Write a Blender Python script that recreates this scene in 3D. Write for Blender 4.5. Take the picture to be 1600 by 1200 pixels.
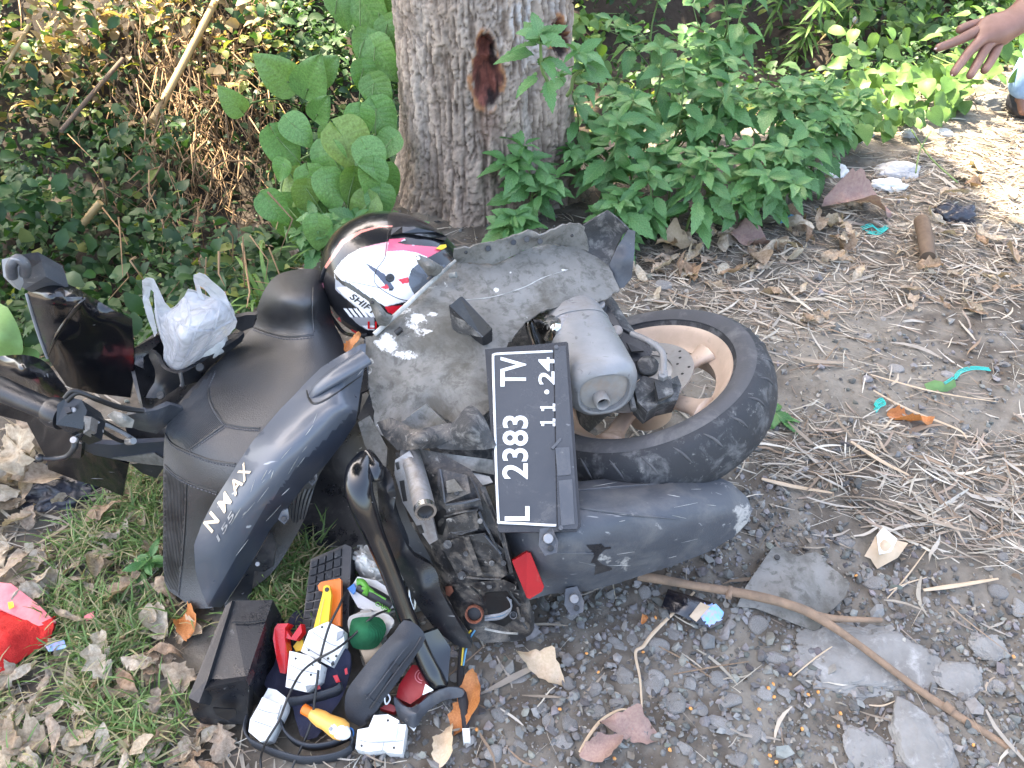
import bpy, bmesh, math, random
import numpy as np
from mathutils import Vector, Matrix
from mathutils.geometry import delaunay_2d_cdt

for _o in list(bpy.data.objects):
    bpy.data.objects.remove(_o)
rng = np.random.default_rng(7)
random.seed(7)
scene = bpy.context.scene
COL = scene.collection

# ------------------------------------------------------------------ camera
CAM = np.array([0.0, 0.0, 1.40])
PITCH = math.radians(44.0)
FPX = 1208.0                       # focal length in pixels of the 1600 px wide photograph
cam_d = bpy.data.cameras.new('camera')
cam_d.sensor_width = 36.0
cam_d.lens = 36.0 * FPX / 1600.0
cam_d.clip_start = 0.05
cam_d.clip_end = 500.0
cam_o = bpy.data.objects.new('camera', cam_d)
COL.objects.link(cam_o)
cam_o.location = CAM
cam_o.rotation_euler = (math.radians(90) - PITCH, 0, 0)
scene.camera = cam_o

# ------------------------------------------------------------------ sky, sun, exposure
SUN_EL, SUN_AZ = math.radians(58.0), math.radians(-48.0)   # azimuth from +Y towards +X
TO_SUN = np.array([math.sin(SUN_AZ) * math.cos(SUN_EL), math.cos(SUN_AZ) * math.cos(SUN_EL), math.sin(SUN_EL)])
world = bpy.data.worlds.new('World')
scene.world = world
world.use_nodes = True
wn = world.node_tree
bg = wn.nodes['Background']
sky = wn.nodes.new('ShaderNodeTexSky')
sky.sky_type = 'NISHITA'
sky.sun_disc = False
sky.sun_elevation = SUN_EL
sky.sun_rotation = SUN_AZ
sky.dust_density = 4.0
sky.air_density = 1.0
sky.ozone_density = 1.0
wn.links.new(sky.outputs[0], bg.inputs[0])
bg.inputs[1].default_value = 0.15
sun_d = bpy.data.lights.new('sun', 'SUN')
sun_d.energy = 4.0
sun_d.angle = math.radians(0.55)
sun_d.color = (1.0, 0.91, 0.76)
sun_o = bpy.data.objects.new('sun', sun_d)
COL.objects.link(sun_o)
sun_o.rotation_euler = Vector(TO_SUN).to_track_quat('Z', 'Y').to_euler()
vs = scene.view_settings
vs.view_transform = 'Standard'
vs.look = 'None'
vs.gamma = 1.0
vs.use_curve_mapping = False
vs.exposure = 3.0
vs.use_white_balance = True
vs.white_balance_temperature = 7300.0

# ------------------------------------------------------------------ pixel helpers
_FW = np.array([0, math.cos(PITCH), -math.sin(PITCH)])
_UP = np.array([0, math.sin(PITCH), math.cos(PITCH)])
_RT = np.array([1.0, 0, 0])

def ray(px, py):
    return _RT * (px - 800.0) / FPX + _UP * (600.0 - py) / FPX + _FW

def P(px, py, z=0.0):
    """the point at height z seen at photo pixel (px, py)"""
    r = ray(px, py)
    return CAM + r * ((z - CAM[2]) / r[2])

def PD(px, py, d):
    return CAM + ray(px, py) * d

def proj(p):
    q = np.asarray(p, float) - CAM
    f = q @ _FW
    return np.stack([800 + FPX * (q @ _RT) / f, 600 - FPX * (q @ _UP) / f], -1)

def PPL(px, py, o, n):
    r = ray(px, py)
    return CAM + r * (np.dot(o - CAM, n) / np.dot(r, n))

def Z(s, ox, oy):
    return lambda pts: [(ox + p[0] / s, oy + p[1] / s) + tuple(p[2:]) for p in pts]
Z1 = Z(3.158, 500, 320); Z2 = Z(2.857, 0, 380); Z3 = Z(2.727, 240, 540); Z4 = Z(3.2, 740, 440)
Z5 = Z(2.727, 530, 660); Z6 = Z(3.158, 280, 820); Z7 = Z(2.728, 740, 520); Z8 = Z(5.714, 480, 330)
ZR = Z(2.286, 900, 720)

# ------------------------------------------------------------------ noise
def _hash(ix, iy, iz, seed):
    h = (ix * 374761393 + iy * 668265263 + iz * 2147483647 + seed * 974711) & 0xffffffff
    h = ((h ^ (h >> 13)) * 1274126177) & 0xffffffff
    h = ((h ^ (h >> 16)) * 2246822519) & 0xffffffff
    return ((h ^ (h >> 15)) & 0xffff) / 65535.0

def vnoise(p, seed=0):
    p = np.asarray(p, float)
    if p.shape[-1] == 2:
        p = np.concatenate([p, np.zeros(p.shape[:-1] + (1,))], -1)
    i = np.floor(p).astype(np.int64); f = p - i
    f = f * f * (3 - 2 * f)
    r = 0
    for a in (0, 1):
        for b in (0, 1):
            for c in (0, 1):
                w = (f[..., 0] if a else 1 - f[..., 0]) * (f[..., 1] if b else 1 - f[..., 1]) * (f[..., 2] if c else 1 - f[..., 2])
                r = r + w * _hash(i[..., 0] + a, i[..., 1] + b, i[..., 2] + c, seed)
    return r

def fbm(p, seed=0, o=4, g=.5):
    p = np.asarray(p, float); r = 0; a = 1.0; t = 0
    for k in range(o):
        r = r + a * vnoise(p * 2 ** k, seed + k * 13); t += a; a *= g
    return r / t

def sstep(a, b, x):
    t = np.clip((x - a) / (b - a), 0, 1)
    return t * t * (3 - 2 * t)

# ------------------------------------------------------------------ terrain
EX = np.array([-60, -6, -1.5, -.8, -.35, 0.3, 1.0, 2.24, 6, 60.])
EY = np.array([-8, 1.15, 1.36, 1.62, 2.62, 2.78, 2.98, 3.45, 4.7, 26.])

def edge_d(x, y):
    return (y - np.interp(x, EX, EY)) * .88

def H(x, y):
    x = np.asarray(x, float); y = np.asarray(y, float)
    d = edge_d(x, y)
    xy = np.stack([x, y], -1)
    h = -.55 * sstep(-.05, .9, d) + sstep(1.3, 5.5, d) * 2.3
    h = h + (fbm(xy * 2.2, 3) - .5) * .05 + (fbm(xy * 9, 5) - .5) * .02
    h = h + (fbm(xy * 3.0, 8) - .5) * .35 * sstep(.1, 1.2, d)
    return h

# height table for fast lookups along sight lines
_HX0, _HY0, _HS = -9.0, 0.0, .02
_hx, _hy = np.meshgrid(np.arange(_HX0, 7.0, _HS), np.arange(_HY0, 13.0, _HS))
_HT = H(_hx, _hy)
def _hl(X, Y):
    i = np.clip((X - _HX0) / _HS, 0, _HT.shape[1] - 2); j = np.clip((Y - _HY0) / _HS, 0, _HT.shape[0] - 2)
    i0 = i.astype(int); j0 = j.astype(int); u = i - i0; v = j - j0
    return (_HT[j0, i0] * (1 - u) + _HT[j0, i0 + 1] * u) * (1 - v) + (_HT[j0 + 1, i0] * (1 - u) + _HT[j0 + 1, i0 + 1] * u) * v
_TT = np.arange(.9, 12.0, .01)

def PG(px, py, lift=0.0):
    """point on the terrain under a pixel"""
    r = ray(px, py)
    T = _TT; q = CAM + r * T[:, None]
    f = q[:, 2] - _hl(q[:, 0], q[:, 1]) - lift
    k = int(np.argmax(f < 0))
    if k == 0: return q[0] if f[0] < 0 else q[-1]
    t = T[k - 1] + (T[k] - T[k - 1]) * f[k - 1] / (f[k - 1] - f[k])
    return CAM + r * t

# ------------------------------------------------------------------ materials
MATS = {}
def _mix(nt, fac, a, b, t='RGBA', blend='MIX'):
    n = nt.nodes.new('ShaderNodeMix'); n.data_type = t
    if t == 'RGBA': n.blend_type = blend
    ins = {'RGBA': (6, 7, 2), 'FLOAT': (2, 3, 0)}[t]
    for v, k in ((fac, 0), (a, ins[0]), (b, ins[1])):
        if v is None: continue
        if hasattr(v, 'is_output'): nt.links.new(v, n.inputs[k])
        elif t == 'RGBA' and k: n.inputs[k].default_value = tuple(v) + (1,)
        else: n.inputs[k].default_value = v
    return n.outputs[ins[2]]

def _noise(nt, vec, scale, detail=5, rough=.6, dist=0):
    n = nt.nodes.new('ShaderNodeTexNoise')
    n.inputs['Scale'].default_value = scale; n.inputs['Detail'].default_value = detail
    n.inputs['Roughness'].default_value = rough; n.inputs['Distortion'].default_value = dist
    nt.links.new(vec, n.inputs['Vector'])
    return n.outputs['Fac']

def _ramp(nt, fac, lo, hi):
    n = nt.nodes.new('ShaderNodeMapRange')
    n.inputs[1].default_value = lo; n.inputs[2].default_value = hi
    nt.links.new(fac, n.inputs[0])
    return n.outputs[0]

def mat(name, col, col2=None, scale=15, rough=.5, metal=0, bump=0, bscale=80, dirt=None, dirt2=None, scratch=None,
        coat=0, trans=0, objrand=None, attr=False, veins=False, spec=.5, rvar=.15, vec='Object', stretch=None, ribs=None, wear=None):
    m = bpy.data.materials.new(name); m.use_nodes = True
    nt = m.node_tree; b = nt.nodes['Principled BSDF']; out = nt.nodes['Material Output']
    tc = nt.nodes.new('ShaderNodeTexCoord'); v = tc.outputs[vec]
    if stretch:
        mp = nt.nodes.new('ShaderNodeMapping'); mp.inputs['Scale'].default_value = stretch
        nt.links.new(v, mp.inputs[0]); v = mp.outputs[0]
    col2 = col2 or tuple(c * .75 for c in col)
    n1 = _noise(nt, v, scale, 6, .65)
    c = _mix(nt, _ramp(nt, n1, .35, .65), col, col2)
    if objrand:
        oi = nt.nodes.new('ShaderNodeObjectInfo')
        cr = nt.nodes.new('ShaderNodeValToRGB'); nt.links.new(oi.outputs['Random'], cr.inputs[0])
        e = cr.color_ramp.elements
        while len(e) < len(objrand): e.new(.5)
        for k, cc in enumerate(objrand):
            e[k].position = k / (len(objrand) - 1); e[k].color = tuple(cc) + (1,)
        c = _mix(nt, .8, c, cr.outputs[0])
        c = _mix(nt, _ramp(nt, n1, .35, .7), c, _mix(nt, 1.0, c, (.55, .50, .44), blend='MULTIPLY'))
    if attr:
        at = nt.nodes.new('ShaderNodeAttribute'); at.attribute_name = 'Col'
        c = _mix(nt, 1.0, at.outputs['Color'], _mix(nt, _ramp(nt, n1, .3, .7), (1, 1, 1), (.7, .7, .7)), blend='MULTIPLY')
    hgt = None
    if veins:
        uv = nt.nodes.new('ShaderNodeUVMap')
        sx = nt.nodes.new('ShaderNodeSeparateXYZ'); nt.links.new(uv.outputs[0], sx.inputs[0])
        ab = nt.nodes.new('ShaderNodeMath'); ab.operation = 'ABSOLUTE'; nt.links.new(sx.outputs[0], ab.inputs[0])
        m1 = nt.nodes.new('ShaderNodeMath'); m1.operation = 'MULTIPLY_ADD'
        nt.links.new(ab.outputs[0], m1.inputs[0]); m1.inputs[1].default_value = -.32; nt.links.new(sx.outputs[1], m1.inputs[2])
        m2 = nt.nodes.new('ShaderNodeMath'); m2.operation = 'MULTIPLY'; nt.links.new(m1.outputs[0], m2.inputs[0]); m2.inputs[1].default_value = 7.5
        m3 = nt.nodes.new('ShaderNodeMath'); m3.operation = 'PINGPONG'; nt.links.new(m2.outputs[0], m3.inputs[0]); m3.inputs[1].default_value = .5
        line = nt.nodes.new('ShaderNodeMath'); line.operation = 'MINIMUM'
        nt.links.new(_ramp(nt, m3.outputs[0], 0, .09), line.inputs[0]); nt.links.new(_ramp(nt, ab.outputs[0], .01, .05), line.inputs[1])
        c = _mix(nt, line.outputs[0], _mix(nt, .28, c, (.25, .36, .13)), c)
        hgt = _ramp(nt, m3.outputs[0], 0, .5)
    r = _mix(nt, _ramp(nt, n1, .3, .7), max(rough - rvar, .04), min(rough + rvar, 1), 'FLOAT')
    for d in (dirt, dirt2):
        if d:
            dc, lo, hi, ds = d[:4]
            dn = _ramp(nt, _noise(nt, v, ds, 8, .7, .4), lo, hi)
            dm = d[4] if len(d) > 4 else 1.0
            mu = nt.nodes.new('ShaderNodeMath'); mu.operation = 'MULTIPLY'; nt.links.new(dn, mu.inputs[0]); mu.inputs[1].default_value = dm
            c = _mix(nt, mu.outputs[0], c, dc)
            r = _mix(nt, mu.outputs[0], r, .85, 'FLOAT')
    if wear:
        wc, wsc = wear
        wa = nt.nodes.new('ShaderNodeAttribute'); wa.attribute_name = 'Wear'
        wm = nt.nodes.new('ShaderNodeMath'); wm.operation = 'ADD'
        nt.links.new(_noise(nt, v, wsc, 9, .72, .3), wm.inputs[0]); nt.links.new(wa.outputs['Fac'], wm.inputs[1])
        wf = _ramp(nt, wm.outputs[0], .98, 1.06)
        c = _mix(nt, wf, c, _mix(nt, _ramp(nt, _noise(nt, v, wsc * 4, 4), .35, .65), wc, tuple(x * .72 for x in wc)))
        r = _mix(nt, wf, r, .85, 'FLOAT')
    if scratch:
        sc, lo, ss = scratch
        mp = nt.nodes.new('ShaderNodeMapping'); mp.inputs['Scale'].default_value = ss
        mp.inputs['Rotation'].default_value = (0.3, 0.4, 0.7)
        nt.links.new(tc.outputs[vec], mp.inputs[0])
        sn = _ramp(nt, _noise(nt, mp.outputs[0], 1.0, 3, .5), lo, lo + .04)
        c = _mix(nt, sn, c, sc)
    nt.links.new(c, b.inputs['Base Color']); nt.links.new(r, b.inputs['Roughness'])
    b.inputs['Metallic'].default_value = metal
    b.inputs['Specular IOR Level'].default_value = spec
    if coat:
        b.inputs['Coat Weight'].default_value = coat; b.inputs['Coat Roughness'].default_value = .06
    if bump or hgt is not None or ribs:
        bp = nt.nodes.new('ShaderNodeBump'); bp.inputs['Strength'].default_value = min(1, bump if bump else .18)
        bp.inputs['Distance'].default_value = .003
        if ribs:
            mp = nt.nodes.new('ShaderNodeMapping'); mp.inputs['Rotation'].default_value = ribs[1]
            nt.links.new(tc.outputs[vec], mp.inputs[0])
            w = nt.nodes.new('ShaderNodeTexWave'); w.inputs['Scale'].default_value = ribs[0]; w.wave_profile = 'SIN'
            nt.links.new(mp.outputs[0], w.inputs[0]); nt.links.new(w.outputs['Fac'], bp.inputs['Height'])
        elif hgt is not None: nt.links.new(hgt, bp.inputs['Height'])
        else: nt.links.new(_noise(nt, v, bscale, 6, .65), bp.inputs['Height'])
        nt.links.new(bp.outputs[0], b.inputs['Normal'])
    if trans:
        tr = nt.nodes.new('ShaderNodeBsdfTranslucent'); ms = nt.nodes.new('ShaderNodeMixShader')
        nt.links.new(_mix(nt, 1.0, c, (1.0, 1.0, .55), blend='MULTIPLY'), tr.inputs[0]); ms.inputs[0].default_value = trans
        nt.links.new(b.outputs[0], ms.inputs[1]); nt.links.new(tr.outputs[0], ms.inputs[2]); nt.links.new(ms.outputs[0], out.inputs[0])
    MATS[name] = m
    return m

DUST = (.28, .26, .23)
mat('black_gloss', (.004, .0045, .006), (.006, .0065, .009), rough=.2, coat=.45, rvar=.06, dirt=(DUST, .64, .82, 8, .18), scratch=((.2, .2, .2), .72, (8, 90, 60)))
mat('black_plastic', (.010, .011, .014), (.016, .0175, .021), rough=.34, bump=.15, bscale=300, dirt=(DUST, .52, .78, 12, .16), dirt2=((.40, .38, .35), .63, .72, 60, .25), scratch=((.2, .2, .2), .71, (12, 140, 70)))
mat('dusty_plastic', (.046, .052, .063), (.058, .064, .075), rough=.5, bump=.2, bscale=220, wear=((.34, .33, .31), 34), scratch=((.22, .22, .22), .70, (9, 120, 60)), dirt=(DUST, .48, .8, 11, .35), dirt2=((.45, .43, .40), .64, .72, 40, .4))
mat('charcoal_paint', (.068, .078, .096), (.078, .088, .106), rough=.33, coat=.2, rvar=.06, dirt=(DUST, .6, .85, 9, .25), scratch=((.38, .39, .4), .71, (5, 50, 26)))
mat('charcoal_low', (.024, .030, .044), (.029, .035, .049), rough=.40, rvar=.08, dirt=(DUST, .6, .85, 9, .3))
mat('panel_grey', (.185, .178, .163), (.108, .104, .094), scale=7, rough=.58, bump=.3, bscale=140, wear=((.66, .64, .60), 64), dirt=((.06, .058, .048), .50, .62, 48, .65), dirt2=((.07, .064, .05), .47, .62, 9, .8), scratch=((.42, .42, .4), .73, (3, 38, 20)))
mat('panel_chalk', (.52, .50, .46), (.14, .145, .135), scale=16, rough=.75, bump=.3, bscale=120)
mat('leather', (.0095, .0105, .013), (.013, .0145, .018), scale=30, rough=.40, rvar=.07, bump=.45, spec=1.0, bscale=420, dirt=(DUST, .6, .9, 6, .12))
mat('leather_ribbed', (.013, .0145, .018), (.018, .02, .024), scale=30, rough=.45, spec=.9, bump=.9, ribs=(95, (0, 0, .6)), dirt=(DUST, .6, .9, 5, .3))
mat('stitch', (.13, .13, .14), rough=.8)
mat('rubber', (.016, .0175, .021), (.024, .026, .03), scale=20, rough=.72, bump=.25, bscale=150, dirt=((.22, .22, .22), .52, .70, 22, .5), dirt2=((.30, .29, .27), .60, .68, 70, .4))
mat('tyre_wall', (.05, .052, .055), (.07, .07, .075), scale=25, rough=.8, bump=.2, bscale=150, dirt=((.24, .23, .22), .5, .75, 10, .5))
mat('bronze', (.60, .46, .36), (.50, .38, .29), rough=.42, metal=.15, dirt=((.20, .11, .05), .58, .75, 12, .7), dirt2=((.1, .09, .08), .6, .8, 20, .5))
mat('steel', (.32, .32, .32), (.22, .22, .23), rough=.46, metal=.7, dirt=((.16, .12, .09), .48, .68, 22, .7))
mat('disc_steel', (.42, .41, .40), (.33, .32, .31), rough=.4, metal=.65, dirt=((.25, .2, .16), .55, .75, 18, .5))
mat('muffler', (.235, .24, .245), (.16, .165, .17), scale=6, rough=.42, metal=.15, bump=.15, bscale=60, dirt=((.17, .14, .11), .48, .68, 10, .6), dirt2=((.05, .05, .05), .60, .68, 40, .7), scratch=((.1, .1, .1), .70, (20, 160, 50)))
mat('muffler_cap', (.30, .285, .26), (.19, .19, .19), scale=9, rough=.6, metal=.1, dirt=((.26, .17, .11), .5, .7, 12, .6))
mat('chrome', (.66, .66, .66), (.5, .5, .5), rough=.16, metal=1, dirt=((.2, .18, .15), .58, .7, 25, .6))
mat('cast_dark', (.022, .023, .025), (.05, .05, .05), scale=60, rough=.7, bump=.7, bscale=220, dirt=((.3, .29, .27), .5, .68, 35, .6))
mat('grimy', (.012, .0125, .014), (.026, .026, .028), scale=25, rough=.5, bump=.4, bscale=120, dirt=((.26, .22, .18), .48, .66, 24, .55), dirt2=((.42, .39, .35), .6, .68, 70, .6))
mat('red_reflector', (.30, .006, .006), (.24, .004, .004), rough=.4, spec=.25, dirt=((.4, .25, .2), .6, .8, 30, .2))
mat('plate_black', (.028, .031, .037), (.04, .044, .05), scale=5, bump=.35, bscale=16, rough=.24, rvar=.06, dirt=(DUST, .55, .8, 14, .3), scratch=((.3, .3, .3), .74, (30, 120, 40)))
mat('plate_white', (.78, .78, .78), (.66, .66, .66), scale=60, rough=.4, dirt=((.25, .25, .25), .62, .7, 120, .5))
mat('gold', (.86, .72, .54), (.78, .62, .44), rough=.3, metal=.3)
mat('silver', (.55, .56, .58), rough=.3, metal=.6)
mat('white_plastic', (.74, .74, .73), (.66, .66, .64), rough=.4, dirt=((.34, .30, .25), .52, .72, 26, .5), dirt2=((.12, .11, .1), .62, .68, 90, .7))
mat('grey_plastic', (.28, .29, .30), rough=.5)
mat('orange_plastic', (.86, .20, .02), (.80, .17, .02), rough=.4)
mat('yellow_plastic', (.88, .56, .02), (.84, .5, .02), rough=.4)
mat('tan_plastic', (.80, .42, .10), (.74, .36, .08), rough=.4)
mat('red_plastic', (.60, .012, .015), (.5, .01, .012), rough=.28, coat=.3)
mat('red_tin', (.36, .01, .015), (.3, .01, .012), rough=.4)
mat('blue_plastic', (.03, .22, .62), rough=.4)
mat('green_knit', (.01, .22, .085), (.008, .17, .065), rough=.95, bump=1, ribs=(170, (0, 0, .2)))
mat('green_plastic', (.10, .36, .04), rough=.4)
mat('teal', (.01, .42, .38), (.02, .5, .42), rough=.5)
mat('cotton', (.68, .67, .64), (.55, .54, .50), scale=50, rough=.95, bump=.6, bscale=200)
mat('fabric_black', (.018, .018, .021), (.028, .028, .032), scale=40, rough=.85, bump=.5, bscale=300)
mat('nylon', (.020, .024, .032), (.03, .034, .043), scale=10, rough=.62, bump=.35, bscale=350, dirt=(DUST, .6, .9, 8, .25))
mat('zipper', (.015, .016, .02), rough=.5)
mat('navy_cloth', (.012, .014, .035), (.018, .02, .045), rough=.9, bump=.4, bscale=200)
mat('red_cloth', (.62, .025, .02), (.48, .015, .012), scale=60, rough=.95, bump=1, bscale=260)
mat('pink_print', (.70, .22, .24), (.6, .15, .17), scale=30, rough=.8)
mat('wire_black', (.012, .012, .013), rough=.45)
mat('wire_yellow', (.7, .5, .05), rough=.5)
mat('wire_blue', (.08, .3, .5), rough=.5)
mat('wire_grey', (.25, .26, .28), rough=.5)
mat('rust', (.28, .10, .06), rough=.8)
mat('skin_tone', (.215, .105, .075), (.17, .085, .06), rough=.55, bump=.1, bscale=120)
mat('nail', (.62, .42, .36), rough=.35)
mat('denim', (.20, .34, .56), (.26, .40, .60), scale=60, rough=.9, bump=.4, bscale=400)
mat('shirt', (.08, .09, .12), rough=.9)
mat('hair', (.012, .01, .009), rough=.6)
mat('shoe', (.02, .022, .03), rough=.6)
mat('bark_wood', (.24, .17, .11), (.17, .11, .07), scale=25, rough=.85, bump=.5, bscale=90, stretch=(3, 3, 3))
mat('stick', (.26, .17, .11), (.17, .12, .085), scale=30, rough=.85, bump=.6, bscale=70)
mat('bamboo', (.42, .29, .13), (.30, .2, .09), scale=12, rough=.55, dirt=((.1, .08, .05), .6, .75, 20, .6))
mat('dark_branch', (.09, .06, .04), (.14, .10, .07), scale=20, rough=.9, bump=.5)
mat('stone', (.27, .268, .262), (.19, .188, .184), scale=18, rough=.9, bump=.8, bscale=70, vec='Object', objrand=[(.20, .198, .195), (.31, .308, .302), (.26, .252, .238), (.38, .378, .373), (.23, .225, .215)])
mat('rock', (.225, .22, .208), (.165, .16, .15), scale=14, rough=.92, bump=1.0, bscale=45, dirt=((.42, .415, .40), .54, .70, 22, .6), dirt2=((.13, .12, .105), .54, .66, 9, .6))
mat('gravel', (.2, .2, .2), rough=.9, attr=True, scale=90)
mat('concrete', (.48, .48, .48), (.36, .36, .37), scale=14, rough=.9, bump=.5, bscale=50)
mat('paper', (.78, .78, .77), (.66, .66, .64), scale=20, rough=.8)
mat('ash', (.66, .65, .62), (.50, .49, .46), scale=30, rough=.95, bump=.6)
mat('straw', (.4, .33, .22), rough=.75, attr=True, trans=.15)
mat('dry_leaf', (.40, .30, .20), (.30, .21, .14), scale=9, rough=.75, bump=.6, bscale=30, trans=.18,
    objrand=[(.56, .49, .38), (.46, .37, .27), (.32, .21, .14), (.50, .42, .33), (.62, .57, .47), (.42, .33, .26), (.55, .5, .42)])
mat('orange_leaf', (.55, .22, .07), (.42, .15, .05), scale=30, rough=.65, trans=.2)
mat('pink_leaf', (.34, .23, .19), (.27, .17, .15), scale=20, rough=.75, trans=.15)
mat('tan_leaf', (.60, .47, .34), (.5, .38, .26), scale=20, rough=.75, trans=.2)
mat('leaf_weed', (.075, .20, .06), (.055, .16, .045), scale=30, rough=.5, veins=True, trans=.25, objrand=[(.055, .19, .055), (.115, .30, .09), (.085, .25, .07), (.17, .37, .14)])
mat('leaf_heart', (.11, .27, .06), (.09, .23, .05), scale=20, rough=.45, veins=True, trans=.22, objrand=[(.10, .27, .06), (.24, .44, .12), (.15, .34, .08), (.20, .40, .13), (.08, .23, .055), (.30, .42, .10)])
mat('leaf_vine', (.11, .24, .05), (.08, .19, .04), scale=30, rough=.55, trans=.3, objrand=[(.08, .20, .045), (.15, .29, .06), (.11, .24, .05)])
mat('leaf_stuff', (.1, .2, .05), rough=.55, attr=True, trans=.35)
mat('grass', (.1, .2, .05), rough=.6, attr=True, trans=.3)
mat('stem', (.13, .22, .07), (.10, .16, .05), rough=.6)
mat('corn', (.66, .22, .03), (.66, .36, .14), scale=200, rough=.45)
mat('wrapper_black', (.012, .012, .016), rough=.15, coat=.5, bump=.4, bscale=60)
mat('wrapper_print', (.42, .30, .60), (.10, .45, .65), scale=90, rough=.2, coat=.4)
mat('bin_bag', (.02, .022, .03), (.03, .032, .045), rough=.28, bump=.5, bscale=50)
mat('crown', (.05, .11, .03), (.04, .09, .025), rough=.5, trans=.25)

# clear film of the carrier bag
_m = bpy.data.materials.new('bag_film'); _m.use_nodes = True
_nt = _m.node_tree; _b = _nt.nodes['Principled BSDF']
_b.inputs['Base Color'].default_value = (.62, .64, .68, 1); _b.inputs['Roughness'].default_value = .22
_tp = _nt.nodes.new('ShaderNodeBsdfTransparent'); _tl = _nt.nodes.new('ShaderNodeBsdfTranslucent'); _tl.inputs[0].default_value = (.62, .65, .69, 1)
_s1 = _nt.nodes.new('ShaderNodeMixShader'); _s2 = _nt.nodes.new('ShaderNodeMixShader')
_s1.inputs[0].default_value = .4; _s2.inputs[0].default_value = .46
_nt.links.new(_b.outputs[0], _s1.inputs[1]); _nt.links.new(_tl.outputs[0], _s1.inputs[2])
_nt.links.new(_s1.outputs[0], _s2.inputs[1]); _nt.links.new(_tp.outputs[0], _s2.inputs[2])
_nt.links.new(_s2.outputs[0], _nt.nodes['Material Output'].inputs[0]); MATS['bag_film'] = _m
_btc = _nt.nodes.new('ShaderNodeTexCoord'); _bvo = _nt.nodes.new('ShaderNodeTexVoronoi'); _bvo.feature = 'DISTANCE_TO_EDGE'; _bvo.inputs['Scale'].default_value = 42
_bad = _nt.nodes.new('ShaderNodeVectorMath'); _bad.operation = 'ADD'; _bno = _nt.nodes.new('ShaderNodeTexNoise'); _bno.inputs['Scale'].default_value = 14
_bsc = _nt.nodes.new('ShaderNodeVectorMath'); _bsc.operation = 'SCALE'; _bsc.inputs[3].default_value = .06
_nt.links.new(_btc.outputs['Object'], _bno.inputs['Vector']); _nt.links.new(_bno.outputs['Color'], _bsc.inputs[0]); _nt.links.new(_btc.outputs['Object'], _bad.inputs[0]); _nt.links.new(_bsc.outputs[0], _bad.inputs[1]); _nt.links.new(_bad.outputs[0], _bvo.inputs['Vector'])
_bbp = _nt.nodes.new('ShaderNodeBump'); _bbp.inputs['Strength'].default_value = .75; _bbp.inputs['Distance'].default_value = .012
_nt.links.new(_bvo.outputs['Distance'], _bbp.inputs['Height']); _nt.links.new(_bbp.outputs[0], _b.inputs['Normal']); _nt.links.new(_bbp.outputs[0], _tl.inputs['Normal'])
# helmet paint: printed colours carried by the shell
_m = bpy.data.materials.new('helmet_paint'); _m.use_nodes = True
_nt = _m.node_tree; _b = _nt.nodes['Principled BSDF']
_a = _nt.nodes.new('ShaderNodeAttribute'); _a.attribute_name = 'Col'
_tc = _nt.nodes.new('ShaderNodeTexCoord')
_dn = _ramp(_nt, _noise(_nt, _tc.outputs['Object'], 25, 8, .7), .6, .75)
_nt.links.new(_mix(_nt, _mix(_nt, _dn, 0.0, .25, 'FLOAT'), _a.outputs['Color'], (.35, .33, .3)), _b.inputs['Base Color'])
_b.inputs['Roughness'].default_value = .22; _b.inputs['Coat Weight'].default_value = .5; _b.inputs['Coat Roughness'].default_value = .05
MATS['helmet_paint'] = _m
_m = bpy.data.materials.new('visor'); _m.use_nodes = True
_b = _m.node_tree.nodes['Principled BSDF']; _b.inputs['Base Color'].default_value = (.25, .28, .32, 1); _b.inputs['Roughness'].default_value = .08; _b.inputs['Transmission Weight'].default_value = .6
MATS['visor'] = _m

# ------------------------------------------------------------------ object helpers
def _obj(name, me, parent=None, m=None):
    o = bpy.data.objects.new(name, me)
    COL.objects.link(o)
    if parent is not None: o.parent = parent
    if m is not None and me is not None and not me.materials:
        for k in ([m] if isinstance(m, str) else m):
            me.materials.append(MATS[k])
    return o

def base_of(parent):
    L = np.zeros(3)
    while parent is not None:
        L = L + np.array(parent.location); parent = parent.parent
    return L

def thing(name, label, cat, loc=(0, 0, 0), group=None):
    o = bpy.data.objects.new(name, None); COL.objects.link(o)
    o.empty_display_size = .05
    o.location = loc; o['label'] = label; o['category'] = cat
    if group: o['group'] = group
    return o

def tag(o, label, cat, group=None):
    o['label'] = label; o['category'] = cat
    if group: o['group'] = group
    return o

def mesh(name, V, F, m, parent=None, smooth=True, origin=None, fm=None, cols=None, uv=None):
    """a mesh object from world-space points; origin = where the object's own origin goes"""
    V = np.asarray(V, float)
    L = base_of(parent)
    if origin is not None: L = L + np.asarray(origin) - L if parent is None else L
    me = bpy.data.meshes.new(name)
    me.from_pydata((V - L).tolist(), [], F)
    if cols is not None:
        ca = me.color_attributes.new('Col', 'FLOAT_COLOR', 'POINT')
        c4 = np.ones((len(V), 4), np.float32); c4[:, :3] = cols
        ca.data.foreach_set('color', c4.ravel())
    if smooth: me.polygons.foreach_set('use_smooth', [True] * len(me.polygons))
    o = _obj(name, me, parent, m)
    if fm is not None: me.polygons.foreach_set('material_index', list(fm))
    if parent is None: o.location = L
    me.update()
    return o

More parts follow.
